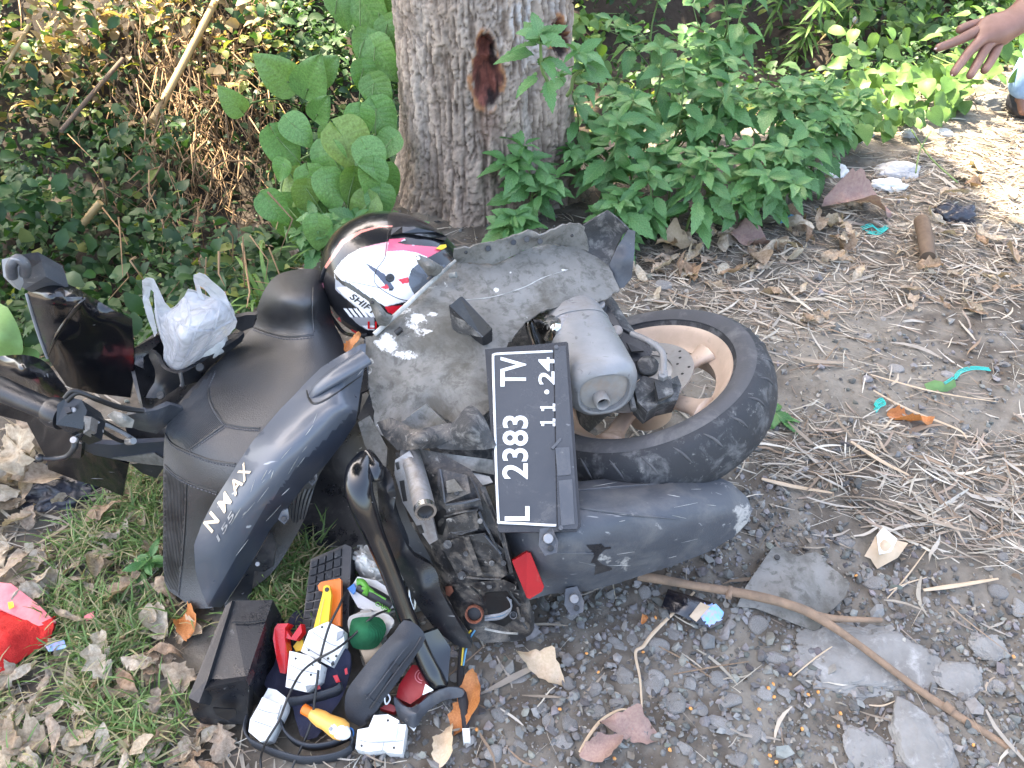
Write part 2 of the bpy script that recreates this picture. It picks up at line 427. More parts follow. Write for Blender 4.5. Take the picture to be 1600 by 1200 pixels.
def bm_obj(name, bm, m, parent=None, bevel=0, segs=2, smooth=False, origin=None, ang=30):
    if bevel:
        es = [e for e in bm.edges if len(e.link_faces) == 2 and e.calc_face_angle(0) > math.radians(ang)]
        bmesh.ops.bevel(bm, geom=es, offset=bevel, segments=segs, affect='EDGES', profile=.6, clamp_overlap=True)
    L = base_of(parent) if parent is not None else (np.asarray(origin) if origin is not None else np.zeros(3))
    bmesh.ops.translate(bm, verts=bm.verts, vec=Vector(-L))
    bmesh.ops.recalc_face_normals(bm, faces=bm.faces)
    me = bpy.data.meshes.new(name); bm.to_mesh(me); bm.free()
    if smooth: me.polygons.foreach_set('use_smooth', [True] * len(me.polygons))
    o = _obj(name, me, parent, m)
    if parent is None: o.location = L
    return o

def crom(pts, n, closed=False):
    """Catmull-Rom through control points, n samples per span"""
    p = np.asarray(pts, float); N = len(p); out = []
    for i in range(N if closed else N - 1):
        if closed: a, b, c, d = p[(i - 1) % N], p[i], p[(i + 1) % N], p[(i + 2) % N]
        else: a, b, c, d = p[max(i - 1, 0)], p[i], p[i + 1], p[min(i + 2, N - 1)]
        for k in range(n):
            t = k / n
            out.append(.5 * ((2 * b) + (c - a) * t + (2 * a - 5 * b + 4 * c - d) * t * t + (3 * b - a - 3 * c + d) * t ** 3))
    if not closed: out.append(p[-1])
    return np.array(out)

def inpoly(pts, poly):
    pts = np.asarray(pts, float); x, y = pts[:, 0], pts[:, 1]
    r = np.zeros(len(pts), bool); n = len(poly)
    for i in range(n):
        x1, y1 = poly[i][:2]; x2, y2 = poly[(i + 1) % n][:2]
        if y1 == y2: continue
        c = ((y1 > y) != (y2 > y)) & (x < (x2 - x1) * (y - y1) / (y2 - y1) + x1)
        r ^= c
    return r

def tps(ctrl, lam=1e-4):
    c = np.asarray(ctrl, float); s = 100.0
    X = c[:, :2] / s; n = len(X)
    def U(r2): return np.where(r2 > 1e-12, .5 * r2 * np.log(np.maximum(r2, 1e-12)), 0)
    K = U(((X[:, None] - X[None]) ** 2).sum(-1)) + lam * np.eye(n)
    A = np.zeros((n + 3, n + 3)); A[:n, :n] = K; A[:n, n] = 1; A[:n, n + 1:] = X; A[n, :n] = 1; A[n + 1:, :n] = X.T
    w = np.linalg.solve(A, np.concatenate([c[:, 2], np.zeros(3)]))
    def f(q):
        q = np.atleast_2d(np.asarray(q, float))[:, :2] / s
        return U(((q[:, None] - X[None]) ** 2).sum(-1)) @ w[:n] + w[n] + q @ w[n + 1:]
    return f

def csheet(name, outline, ctrl, m, parent=None, th=.004, step=9, round_=0, zones=None, holes=None, wob=0, origin=None, smooth=True, thdir=None, wear=None, wfreq=18, jag=0):
    """a curved sheet of real thickness: outline and inner points given as (pixel x, pixel y, height)"""
    outl = np.asarray(outline, float)
    if round_: outl = crom(outl, round_, True)
    zf = tps(list(map(tuple, np.asarray(outline, float))) + list(ctrl or []))
    # densify
    d = []
    for i in range(len(outl)):
        a, b = outl[i], outl[(i + 1) % len(outl)]
        n = max(1, int(np.hypot(*(b - a)[:2]) / step))
        for k in range(n): d.append(a + (b - a) * k / n)
    d = np.array(d)
    if jag: d[:, :2] += np.random.default_rng(3).normal(0, jag, (len(d), 2))
    pts = [tuple(q[:2]) for q in d]; nb = len(pts)
    loops = [[(i, (i + 1) % nb) for i in range(nb)]]
    hp = []
    for h in (holes or []):
        s0 = len(pts); hh = np.asarray(h, float)
        pts += [tuple(q) for q in hh[:, :2]]; nn = len(hh)
        loops.append([(s0 + i, s0 + (i + 1) % nn) for i in range(nn)]); hp.append(hh)
    x0, y0 = d[:, :2].min(0); x1, y1 = d[:, :2].max(0)
    gx, gy = np.meshgrid(np.arange(x0, x1, step), np.arange(y0, y1, step * .87))
    gx = gx + (np.arange(gx.shape[0])[:, None] % 2) * step * .5
    g = np.stack([gx.ravel(), gy.ravel()], -1)
    g = g[inpoly(g, d)]
    seg = d[:, :2]; dist = np.sqrt(((g[:, None] - seg[None]) ** 2).sum(-1)).min(1)
    g = g[dist > step * .55]
    for hh in hp:
        g = g[~inpoly(g, hh)]
        g = g[np.sqrt(((g[:, None] - hh[None, :, :2]) ** 2).sum(-1)).min(1) > step * .4]
    pts += [tuple(q) for q in g]
    edges = [e for lp in loops for e in lp]
    vo, eo, fo, *_ = delaunay_2d_cdt([Vector(q) for q in pts], edges, [], 0, 1e-6)
    V2 = np.array([tuple(v) for v in vo]); F = []
    cen = np.array([V2[list(f)].mean(0) for f in fo])
    ok = inpoly(cen, d)
    for hh in hp: ok &= ~inpoly(cen, hh)
    F = [list(f) for f, k in zip(fo, ok) if k]
    zz = zf(V2)
    bz = dict()
    V = np.array([P(q[0], q[1], z) for q, z in zip(V2, zz)])
    if wob:
        V = V + (fbm(V * wfreq, 5)[:, None] - .5) * np.array([0, -.3, 1]) * wob
    # normals toward the camera
    N = np.zeros_like(V)
    F2 = []
    for f in F:
        a, b, c = V[f[0]], V[f[1]], V[f[2]]
        n = np.cross(b - a, c - a)
        if np.dot(n, CAM - a) < 0: f = f[::-1]; n = -n
        F2.append(f); N[f] += n
    N /= np.maximum(np.linalg.norm(N, axis=1), 1e-12)[:, None]
    off = N * th if thdir is None else np.asarray(thdir)[None] * -1 * np.ones((len(V), 1))
    B = V - off
    n = len(V)
    cnt = {}
    for f in F2:
        for i in range(3):
            e = (f[i], f[(i + 1) % 3]); cnt[e] = 1
    bnd = [e for e in cnt if (e[1], e[0]) not in cnt]
    faces = F2 + [[i + n for i in f[::-1]] for f in F2] + [[e[1], e[0], e[0] + n, e[1] + n] for e in bnd]
    fm = None
    if zones:
        k = np.zeros(len(faces), int); c2 = np.array([V2[f].mean(0) for f in F2])
        for poly, mi in zones:
            k[:len(F2)][inpoly(c2, poly)] = mi
        fm = k.tolist()
    o = mesh(name, np.vstack([V, B]), faces, m, parent, smooth, origin, fm)
    if wear:
        wv = np.zeros(n)
        for cx, cy, rx, ry, st in wear:
            wv = np.maximum(wv, st * np.exp(-((V2[:, 0] - cx) / rx) ** 2 - ((V2[:, 1] - cy) / ry) ** 2))
        at = o.data.attributes.new('Wear', 'FLOAT', 'POINT'); at.data.foreach_set('value', np.concatenate([wv, wv]).astype(np.float32))
    if smooth:
        try:
            o.data.set_sharp_from_angle(angle=math.radians(42))
        except Exception: pass
    return o, zf

def tube_geo(path, rad, n=10, flat=None, cap=True, ref=None):
    p = np.asarray(path, float); N = len(p)
    rad = np.broadcast_to(np.asarray(rad, float), (N,)) if np.ndim(rad) == 0 else np.interp(np.linspace(0, 1, N), np.linspace(0, 1, len(rad)), rad)
    T = np.gradient(p, axis=0); T /= np.maximum(np.linalg.norm(T, axis=1), 1e-9)[:, None]
    up = np.array(ref if ref is not None else (0, 0, 1.0))
    if abs(np.dot(up, T[0])) > .95: up = np.array([1.0, 0, 0])
    V = []; u = np.cross(up, T[0]); u /= np.linalg.norm(u)
    for i in range(N):
        u = u - T[i] * np.dot(u, T[i]); u /= np.linalg.norm(u); w = np.cross(T[i], u)
        fa, fb = flat or (1, 1)
        for k in range(n):
            a = 2 * math.pi * k / n
            V.append(p[i] + rad[i] * (fa * math.cos(a) * u + fb * math.sin(a) * w))
    F = [[i * n + k, i * n + (k + 1) % n, (i + 1) * n + (k + 1) % n, (i + 1) * n + k] for i in range(N - 1) for k in range(n)]
    if cap: F += [list(range(n))[::-1], [(N - 1) * n + k for k in range(n)]]
    return np.array(V), F

def tube(name, pts, rad, m, parent=None, n=10, flat=None, sm=6, cap=True, origin=None, world=False, ref=None):
    """pts as (px, py, z) unless world"""
    w = np.array(pts, float) if world else np.array([P(*q) for q in pts])
    w = crom(w, sm) if sm > 1 and len(w) > 2 else w
    V, F = tube_geo(w, rad, n, flat, cap, ref)
    o = mesh(name, V, F, m, parent, True, origin)
    try: o.data.set_sharp_from_angle(angle=math.radians(50))
    except Exception: pass
    return o

def slab(name, pts, vec, m, parent=None, bevel=.003, segs=2, origin=None):
    """polygon of (px, py, z) corners extruded by a world vector"""
    bm = bmesh.new()
    a = [P(*q) for q in pts]; vec = np.asarray(vec, float)
    t = [bm.verts.new(q) for q in a]; b = [bm.verts.new(q + vec) for q in a]; n = len(a)
    bm.faces.new(t); bm.faces.new(b[::-1])
    for i in range(n): bm.faces.new([t[i], b[i], b[(i + 1) % n], t[(i + 1) % n]])
    return bm_obj(name, bm, m, parent, bevel, segs, origin=origin)

def disc_geo(c, nrm, r, h, n=24, hole=0):
    nrm = np.asarray(nrm, float) / np.linalg.norm(nrm)
    u = np.cross(nrm, [0, 0, 1.0] if abs(nrm[2]) < .9 else [1.0, 0, 0]); u /= np.linalg.norm(u); w = np.cross(nrm, u)
    A = np.linspace(0, 2 * np.pi, n, endpoint=False)
    ring = lambda rr, hh: np.array([c + rr * (np.cos(a) * u + np.sin(a) * w) + nrm * hh for a in A])
    if hole:
        V = np.vstack([ring(r, 0), ring(r, h), ring(hole, h), ring(hole, 0)])
        F = [[k * n + i, k * n + (i + 1) % n, ((k + 1) % 4) * n + (i + 1) % n, ((k + 1) % 4) * n + i] for k in range(4) for i in range(n)]
    else:
        V = np.vstack([ring(r, 0), ring(r, h * .85), ring(r * .88, h)])
        F = [[k * n + i, k * n + (i + 1) % n, (k + 1) * n + (i + 1) % n, (k + 1) * n + i] for k in range(2) for i in range(n)]
        F += [list(range(n))[::-1], [2 * n + i for i in range(n)]]
    return V, F

def bolt(name, c, nrm, r, h, m, parent, n=12):
    V, F = disc_geo(np.asarray(c), nrm, r, h, n)
    return mesh(name, V, F, m, parent, False)

def revolve(name, c, axis, prof, m, parent=None, n=64, smooth=True, ref=(1, 0, 0)):
    """closed profile of (radius, height along axis) swept round the axis"""
    axis = np.asarray(axis, float); axis = axis / np.linalg.norm(axis)
    u = np.asarray(ref, float); u = u - axis * np.dot(u, axis); u /= np.linalg.norm(u); w = np.cross(axis, u)
    k = len(prof); V = []
    for i in range(n):
        a = 2 * math.pi * i / n; e = math.cos(a) * u + math.sin(a) * w
        for r, h in prof: V.append(c + e * r + axis * h)
    F = [[i * k + j, ((i + 1) % n) * k + j, ((i + 1) % n) * k + (j + 1) % k, i * k + (j + 1) % k] for i in range(n) for j in range(k)]
    o = mesh(name, V, F, m, parent, smooth)
    try: o.data.set_sharp_from_angle(angle=math.radians(45))
    except Exception: pass
    return o

def text_geo(s, extrude=.02, offset=.0, shear=0.0):
    cu = bpy.data.curves.new('txt', 'FONT'); cu.body = s; cu.extrude = extrude; cu.offset = offset; cu.shear = shear; cu.resolution_u = 4
    o = bpy.data.objects.new('txt', cu)
    me = bpy.data.meshes.new_from_object(o)
    V = np.array([v.co[:] for v in me.vertices]); F = [list(p.vertices) for p in me.polygons]
    bpy.data.objects.remove(o); bpy.data.curves.remove(cu); bpy.data.meshes.remove(me)
    lo = V.min(0); hi = V.max(0)
    V[:, :2] = (V[:, :2] - lo[:2]) / (hi[:2] - lo[:2]); V[:, 2] = (V[:, 2] - lo[2]) / (hi[2] - lo[2])
    return V, F

def scatter(name, bv, bf, M, pos, cols, m, kind='stuff', label=None, cat=None, parent=None):
    """N transformed copies of a small mesh in one object"""
    N = len(pos); bf = np.asarray(bf); bv = np.asarray(bv)
    if bv.ndim == 2: bv = bv[None]
    k = bv.shape[1]; bsel = bv[rng.integers(0, len(bv), N)]
    V = np.einsum('nij,nkj->nki', M, bsel) + pos[:, None]
    if parent is not None: V = V - base_of(parent)
    F = (bf[None] + (np.arange(N) * k)[:, None, None]).reshape(-1)
    me = bpy.data.meshes.new(name)
    me.vertices.add(N * k); me.vertices.foreach_set('co', V.astype(np.float32).ravel())
    nf = N * len(bf); s = bf.shape[1]
    me.loops.add(nf * s); me.loops.foreach_set('vertex_index', F.astype(np.int32))
    me.polygons.add(nf); me.polygons.foreach_set('loop_start', (np.arange(nf) * s).astype(np.int32))
    try: me.polygons.foreach_set('loop_total', np.full(nf, s, np.int32))
    except Exception: pass
    me.polygons.foreach_set('use_smooth', np.ones(nf, bool))
    me.update(calc_edges=True); me.validate()
    ca = me.color_attributes.new('Col', 'FLOAT_COLOR', 'POINT')
    c4 = np.ones((N, k, 4), np.float32); c4[:, :, :3] = np.asarray(cols)[:, None]
    ca.data.foreach_set('color', c4.ravel())
    o = _obj(name, me, parent, m)
    if kind: o['kind'] = kind
    if label: tag(o, label, cat)
    return o

def rotm(yaw, pitch, roll):
    cy, sy, cp, sp, cr, sr = np.cos(yaw), np.sin(yaw), np.cos(pitch), np.sin(pitch), np.cos(roll), np.sin(roll)
    o = np.zeros_like(cy); e = np.ones_like(cy)
    Rz = np.array([[cy, -sy, o], [sy, cy, o], [o, o, e]]).transpose(2, 0, 1)
    Rx = np.array([[e, o, o], [o, cp, -sp], [o, sp, cp]]).transpose(2, 0, 1)
    Ry = np.array([[cr, o, sr], [o, e, o], [-sr, o, cr]]).transpose(2, 0, 1)
    return Rz @ Rx @ Ry

def strip(rows, w, bend=0.0, fold=0.0, n3=True):
    """leaf-like strip along +Y, unit length"""
    V = []; F = []
    for i in range(rows + 1):
        t = i / rows; ww = w(t); z = bend * (t - .5) ** 2 * 4 * -1
        V += [(-ww, t, z + fold * ww), (0, t, z), (ww, t, z + fold * ww)] if n3 else [(-ww, t, z), (ww, t, z)]
    c = 3 if n3 else 2
    for i in range(rows):
        for j in range(c - 1):
            F.append([i * c + j, i * c + j + 1, (i + 1) * c + j + 1, (i + 1) * c + j])
    return np.array(V, float), F

def icos(sub):
    bm = bmesh.new(); bmesh.ops.create_icosphere(bm, subdivisions=sub, radius=1)
    V = np.array([v.co[:] for v in bm.verts]); F = [[v.index for v in f.verts] for f in bm.faces]; bm.free()
    return V, F

# ================================================================== SETTING: ground
mat('ground', (.1, .1, .1), rough=.95, attr=True, scale=35, bump=.9, bscale=90)
def _axis(lo, a, b, hi, step):
    d = list(np.arange(a, b + 1e-6, step)); x = b; s = step
    while x < hi: s *= 1.28; x += s; d.append(min(x, hi))
    x = a; s = step; l = []
    while x > lo: s *= 1.28; x -= s; l.append(max(x, lo))
    return np.array(l[::-1] + d)
gx_ = _axis(-60, -2.3, 2.9, 60, .0165); gy_ = _axis(-30, .35, 4.6, 70, .0165)
GX, GY = np.meshgrid(gx_, gy_)
GZ = H(GX, GY)
_xy = np.stack([GX, GY], -1)
_mic = (fbm(_xy * 38, 21, 3) - .5) * .014 * (np.abs(GX) < 3.5) * (GY < 6)
_V = np.stack([GX, GY, GZ + _mic], -1).reshape(-1, 3)
_nx = len(gx_); _ny = len(gy_)
_I = np.arange(_nx * _ny).reshape(_ny, _nx)
_F = np.stack([_I[:-1, :-1], _I[:-1, 1:], _I[1:, 1:], _I[1:, :-1]], -1).reshape(-1, 4)
_d = edge_d(GX, GY)
_n = fbm(_xy * 3, 31)[..., None]; _n2 = fbm(_xy * 22, 33)[..., None]
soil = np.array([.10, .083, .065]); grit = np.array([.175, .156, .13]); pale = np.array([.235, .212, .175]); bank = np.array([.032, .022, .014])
_c = soil + (grit - soil) * sstep(.4, .62, _n2)
_c = _c + (pale - _c) * (sstep(.4, .7, _n) * .7 * (GX > .4)[..., None])
_c = _c + (bank - _c) * sstep(-.05, .25, _d)[..., None]  # bank colour darkened so gaps in the undergrowth look deeply shaded
me = bpy.data.meshes.new('ground')
me.vertices.add(len(_V)); me.vertices.foreach_set('co', _V.astype(np.float32).ravel())
me.loops.add(_F.size); me.loops.foreach_set('vertex_index', _F.astype(np.int32).ravel())
me.polygons.add(len(_F)); me.polygons.foreach_set('loop_start', (np.arange(len(_F)) * 4).astype(np.int32))
me.polygons.foreach_set('use_smooth', np.ones(len(_F), bool))
me.update(calc_edges=True); me.validate()
_ca = me.color_attributes.new('Col', 'FLOAT_COLOR', 'POINT')
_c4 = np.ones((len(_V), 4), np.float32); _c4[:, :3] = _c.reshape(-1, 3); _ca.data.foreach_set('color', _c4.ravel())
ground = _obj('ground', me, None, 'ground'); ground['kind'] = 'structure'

# ================================================================== TREE
mat('bark', (.2, .18, .16), rough=.92, attr=True, scale=60, bump=1.0, bscale=70)
TX, TY = -.10, 2.50
tree = thing('tree', 'large tree trunk with grey fissured bark and a reddish brown wound', 'tree', (TX, TY, -.02))
def cells(u, v, wrap, seed):
    iu = np.floor(u).astype(np.int64); iv = np.floor(v).astype(np.int64)
    f1 = np.full(u.shape, 9.0); f2 = np.full(u.shape, 9.0); cid = np.zeros(u.shape)
    for a in (-1, 0, 1):
        for b in (-1, 0, 1):
            cu = iu + a; cv = iv + b; cw = np.mod(cu, wrap)
            pu = cu + .15 + .7 * _hash(cw, cv, 0 * cu, seed); pv = cv + .15 + .7 * _hash(cw, cv, 0 * cu + 1, seed)
            d = np.hypot(u - pu, v - pv); h = _hash(cw, cv, 0 * cu + 2, seed)
            near = d < f1
            f2 = np.where(near, f1, np.minimum(f2, d)); cid = np.where(near, h, cid); f1 = np.where(near, d, f1)
    return f1, f2, cid
zt = np.concatenate([np.arange(-.45, 1.35, .0052), np.arange(1.4, 5.2, .2)])
nt_ = 330
TH, ZT = np.meshgrid(np.linspace(0, 2 * np.pi, nt_, endpoint=False), zt)
def trunk_r(th, z):
    fl = .075 * np.exp(-np.maximum(z, -.3) / .16) * (.6 + .5 * np.cos(th * 4 + .6) ** 2)
    lobe = .045 * np.exp(-((np.mod(th + .35 + np.pi, 2 * np.pi) - np.pi) / .35) ** 2) - .03 * np.exp(-((np.mod(th + .85 + np.pi, 2 * np.pi) - np.pi) / .16) ** 2)
    return (.260 - .006 * z) * (1 - .28 * sstep(1.4, 5.2, z)) + fl + lobe
cyl = np.stack([np.cos(TH), np.sin(TH), ZT], -1)
wu = fbm(np.stack([np.cos(TH) * 4, np.sin(TH) * 4, ZT * 6], -1), 41) - .5
wv = fbm(np.stack([np.cos(TH) * 5, np.sin(TH) * 5, ZT * 7 + 9], -1), 47) - .5
cu = TH / (2 * np.pi) * 58 + wu * 3.2; cv = ZT / .078 + wv * 4.5
f1, f2, cid = cells(cu, cv, 58, 3)
g1, g2, gid = cells(TH / (2 * np.pi) * 130 + wv * 6, ZT / .020 + wu * 7, 130, 8)
fs = np.abs(fbm(np.stack([np.cos(TH) * 11, np.sin(TH) * 11, ZT * 3.0], -1) + wu[..., None] * .8, 71, 3) - .5)
fiss = 1 - sstep(.0, .055, fs)
crack = np.maximum(.75 * (1 - sstep(.0, .13, f2 - f1)), fiss)
crack2 = 1 - sstep(.0, .16, g2 - g1)
fine = fbm(np.stack([np.cos(TH) * 14, np.sin(TH) * 14, ZT * 22], -1), 51)
disp = -.011 * crack - .003 * crack2 + .008 * (cid - .5) + .005 * (gid - .5) + .008 * (fine - .5)
disp = np.where(ZT > 1.36, 0, disp)
lean = np.stack([-.012 * ZT, .02 * ZT], -1)
def trunk_pts(rr): return np.stack([TX + lean[..., 0] + np.cos(TH) * rr, TY + lean[..., 1] + np.sin(TH) * rr, ZT], -1)
TP = trunk_pts(trunk_r(TH, ZT) + disp)
pp = proj(TP.reshape(-1, 3)).reshape(TP.shape[:2] + (2,))
front = (np.sin(TH) < .2)
def wound(cx, cy, rx, ry):
    e = np.hypot((pp[..., 0] - cx + (fine - .5) * 18 + wv * 12) / rx, (pp[..., 1] - cy + wu * 28) / ry)
    return np.where(front & (ZT < 1.36), e, 9.0)
w1 = np.minimum(wound(761, 120, 27, 54), wound(760, 75, 15, 26)); w2 = wound(873, 60, 13, 36)
ww = np.minimum(w1, w2)
disp = disp * sstep(.8, 1.15, ww) + np.where(ww < 1.3, .006 * np.exp(-((ww - 1.06) / .1) ** 2) - .045 * (1 - sstep(.3, .95, ww)) + .012 * (fine - .5) * (ww < 1), 0)
TP = trunk_pts(trunk_r(TH, ZT) + disp)
bc = np.array([.36, .285, .225]) * (.72 + .55 * cid[..., None]) * (.8 + .4 * gid[..., None])
lich = sstep(.52, .66, fbm(np.stack([np.cos(TH) * 3.2, np.sin(TH) * 3.2, ZT * 3.2], -1), 61))[..., None]
bc = bc + (np.array([.40, .375, .34]) - bc) * lich * .35
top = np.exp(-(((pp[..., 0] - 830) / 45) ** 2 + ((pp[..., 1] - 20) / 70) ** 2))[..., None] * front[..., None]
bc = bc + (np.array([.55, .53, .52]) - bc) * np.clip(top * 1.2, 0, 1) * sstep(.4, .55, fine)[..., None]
bc = bc + (np.array([.10, .065, .045]) - bc) * (crack * .8)[..., None]
bc = bc + (np.array([.13, .09, .065]) - bc) * (crack2 * .35)[..., None]
rim = (sstep(.75, .9, ww) * (1 - sstep(1.0, 1.18, ww)))[..., None]; core = (1 - sstep(.8, .98, ww))[..., None]
bc = bc + (np.array([.36, .17, .075]) - bc) * rim * sstep(.42, .56, fine)[..., None]
bc = bc + (np.array([.085, .026, .018]) * (.15 + 1.9 * sstep(.3, .7, fine)[..., None]) * (.6 + .8 * gid[..., None]) - bc) * core
seep = (np.exp(-((pp[..., 0] - 765) / 16) ** 2) * sstep(165, 180, pp[..., 1]) * (1 - sstep(190, 250, pp[..., 1])) * front)[..., None]
bc = bc + (np.array([.2, .10, .07]) - bc) * seep * .45
nr = len(zt)
_I = np.arange(nr * nt_).reshape(nr, nt_); _J = np.roll(_I, -1, 1)
_F = np.stack([_I[:-1], _J[:-1], _J[1:], _I[1:]], -1).reshape(-1, 4).tolist() + [_I[-1].tolist()]
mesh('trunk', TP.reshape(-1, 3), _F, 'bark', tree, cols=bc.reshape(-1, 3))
# limbs and crown (above the frame; they shade the ground)
CR = np.array([TX - 2.3, TY + .72, 5.9])
for k in range(7):
    a = k * .9 + .3
    s = np.array([TX - .06, TY + .1, 4.7 + .06 * k]); e = CR + np.array([math.cos(a) * 2.0, math.sin(a) * 2.0, .3 + .5 * (k % 3)])
    tube('limb', [s, s * .6 + e * .4 + np.array([0, 0, .5]), e], [.13, .08, .03], 'bark_wood', tree, world=True, n=8)
nl = 5200
nc = 150                                                 # leaf clumps, with gaps of sky between them
qc = rng.normal(size=(nc, 3)); qc /= np.linalg.norm(qc, axis=1)[:, None]
qc *= (rng.random(nc) ** .42)[:, None] * np.array([3.4, 2.2, 1.2]); qc[:, 1] -= .27 * qc[:, 0]
for k, g_ in enumerate((P(1350, 1040), P(1450, 1060), P(1330, 980), P(1260, 1050), P(1500, 1150), P(1420, 1130))):      # clumps added on the sun path to shade the stick and flat rocks
    qc[k] = g_ + TO_SUN * (5.9 - .2 * (k % 3)) / TO_SUN[2] - CR
q = qc[rng.integers(0, nc, nl)] + rng.normal(0, .26, (nl, 3))
lv, lf = strip(3, lambda t: .30 * math.sin(math.pi * (t * .9 + .05)), .1, .2)
scatter('crown', lv, lf, rotm(rng.uniform(0, 6.28, nl), rng.normal(0, .5, nl), rng.normal(0, .5, nl)) * rng.uniform(.26, .46, nl)[:, None, None],
        CR + q, np.ones((nl, 3)), 'crown', kind='stuff', parent=tree)

# ================================================================== THICKET behind the far bank, added to block low sky light
nl = 9000
tx_ = rng.uniform(-11, 9, nl); ty_ = 6.3 + rng.random(nl) * 3.2
tz_ = H(tx_, ty_) + rng.random(nl) * (2.6 + 1.2 * fbm(np.stack([tx_, ty_], -1) * .8, 15))
scatter('thicket', lv, lf, rotm(rng.uniform(0, 6.28, nl), rng.normal(0, .6, nl), rng.normal(0, .6, nl)) * rng.uniform(.25, .5, nl)[:, None, None],
        np.stack([tx_, ty_, tz_], -1), np.ones((nl, 3)), 'crown', label='dense dark green thicket added beyond the far bank to cut sky light', cat='thicket')

# ================================================================== SCOOTER
SC = np.array([-.1, .95, 0.0])
scooter = thing('scooter', 'wrecked black and charcoal motor scooter lying on its side by the tree', 'scooter', SC)
def zoff(o, zf, pts, lift=.0015):
    """lay a polyline of pixels on a sheet, lifted towards the camera"""
    r = []
    for q in pts:
        w = P(q[0], q[1], float(zf(q[:2])[0])); d = CAM - w
        r.append(w + d / np.linalg.norm(d) * lift)
    return np.array(r)

# ---- rear wheel
WC = PD(1000, 597, 1.60); WN = np.array([-.34, .17, .925]); WN /= np.linalg.norm(WN); WC = WC - WN * .045
tyre_p = [(.176, .046), (.182, .054), (.200, .066), (.222, .069), (.240, .058), (.252, .036), (.257, .0), (.252, -.036), (.240, -.058), (.222, -.069), (.200, -.066), (.182, -.054), (.176, -.046), (.170, 0)]
tp = crom(tyre_p, 3, True)
wheel = revolve('rear_wheel', WC, WN, [(.178, .046), (.190, .056), (.193, .052), (.186, .044), (.172, .030), (.158, .020), (.158, -.020), (.172, -.030), (.186, -.044), (.193, -.052), (.190, -.056), (.178, -.046), (.164, -.026), (.150, -.018), (.150, .018), (.164, .026)], 'bronze', scooter, 96)
revolve('tyre', WC, WN, [(a * 1.03 if a > .19 else a + .008, b) for a, b in tp], ['rubber'], wheel, 128)
wu_ = np.array([1.0, 0, 0]); wu_ -= WN * np.dot(wu_, WN); wu_ /= np.linalg.norm(wu_); wv_ = np.cross(WN, wu_)
def wpt(r, a, h): return WC + (math.cos(a) * wu_ + math.sin(a) * wv_) * r + WN * h
revolve('sidewall_band', WC, WN, [(.199, .0655), (.208, .069), (.226, .0715), (.238, .066), (.237, .064), (.226, .069), (.208, .067), (.199, .064)], 'tyre_wall', wheel, 96)
for k in range(26):                                            # tread grooves: shallow raised-lip cuts on the shoulder
    a = 2 * math.pi * k / 26
    pts = [wpt(.2475, a, .058), wpt(.2575, a + .05, .043), wpt(.2635, a + .085, .022)]
    V, F = tube_geo(crom(np.array(pts), 5), [.0006, .0024, .0026, .0008], 6)
    mesh('tread_groove', V, F, 'tyre_wall', wheel)
for k in range(5):
    a = 2 * math.pi * k / 5 + .35
    V, F = tube_geo(crom(np.array([wpt(.03, a, .016), wpt(.09, a + .03, .022), wpt(.135, a + .04, .025), wpt(.162, a + .04, .026)]), 6), [.028, .019, .021, .034], 10, (1, .55), ref=WN)
    mesh('spoke', V, F, 'bronze', wheel)
revolve('hub', WC, WN, [(.0, -.05), (.045, -.05), (.05, .03), (.03, .06), (.0, .06)], 'bronze', wheel, 32)
DC = WC + WN * .058
dn = 48
dk = revolve('brake_disc', DC, WN, [(.072, 0), (.115, 0), (.115, .004), (.072, .004)], 'disc_steel', wheel, 64)
revolve('disc_carrier', DC, WN, [(.03, -.004), (.076, -.004), (.076, .0), (.05, .006), (.03, .006)], 'disc_steel', wheel, 40)
for k in range(30):
    a = 2 * math.pi * k / 30; r = (.083, .094, .105)[k % 3]
    c = DC + (math.cos(a) * wu_ + math.sin(a) * wv_) * r + WN * .004
    V, F = disc_geo(c, WN, .0032, .0004, 8); mesh('vent_hole', V, F, 'wire_black', dk, False)
# ---- caliper, its bracket and hose

def lump(name, pts, vec, m, parent, bevel=.005): return slab(name, pts, vec, m, parent, bevel, 3)
cal = lump('brake_caliper', Z4([(800, 520, .40), (850, 470, .41), (960, 500, .41), (1020, 470, .40), (1040, 520, .385), (1020, 590, .38), (930, 610, .385), (870, 650, .385), (820, 600, .39)]), (0, .02, -.055), 'cast_dark', scooter, .006)
lump('caliper_pad_housing', Z4([(905, 500, .415), (985, 470, .415), (1000, 560, .405), (925, 590, .405)]), (0, .01, -.02), 'cast_dark', cal, .004)
V, F = disc_geo(P(*Z4([(870, 430, .41)])[0]), (-.1, -.3, .95), .020, .012, 20); mesh('piston_cover', V, F, 'cast_dark', cal)
tube('banjo_hose', Z4([(790, 260, .44), (880, 300, .45), (940, 350, .445), (950, 410, .44), (945, 470, .435)]), [.006, .006, .007, .006], 'muffler', cal, n=8)
bolt('banjo_bolt', P(*Z4([(945, 475, .428)])[0]), (-.1, -.3, .95), .010, .012, 'muffler', cal, 6)
bolt('banjo_bolt', P(*Z4([(905, 330, .438)])[0]), (-.1, -.3, .95), .009, .012, 'muffler', cal, 6)
tube('slide_pin', Z4([(780, 560, .39), (800, 640, .385)]), [.007, .009, .006, .009, .006], 'cast_dark', cal, n=10)
arm = lump('suspension_bracket', Z4([(600, 110, .43), (670, 120, .42), (740, 230, .42), (860, 280, .41), (900, 330, .40), (880, 380, .39), (800, 400, .385), (740, 330, .40), (650, 200, .42)]), (0, .015, -.05), 'black_plastic', scooter, .006)
lump('bracket_window', Z4([(765, 305, .415), (835, 310, .412), (850, 345, .408), (790, 350, .408)]), (0, 0, -.004), 'wire_black', arm, .0015)
bolt('bolt', P(*Z4([(630, 120, .432)])[0]), (-.1, -.3, .95), .011, .008, 'steel', arm)
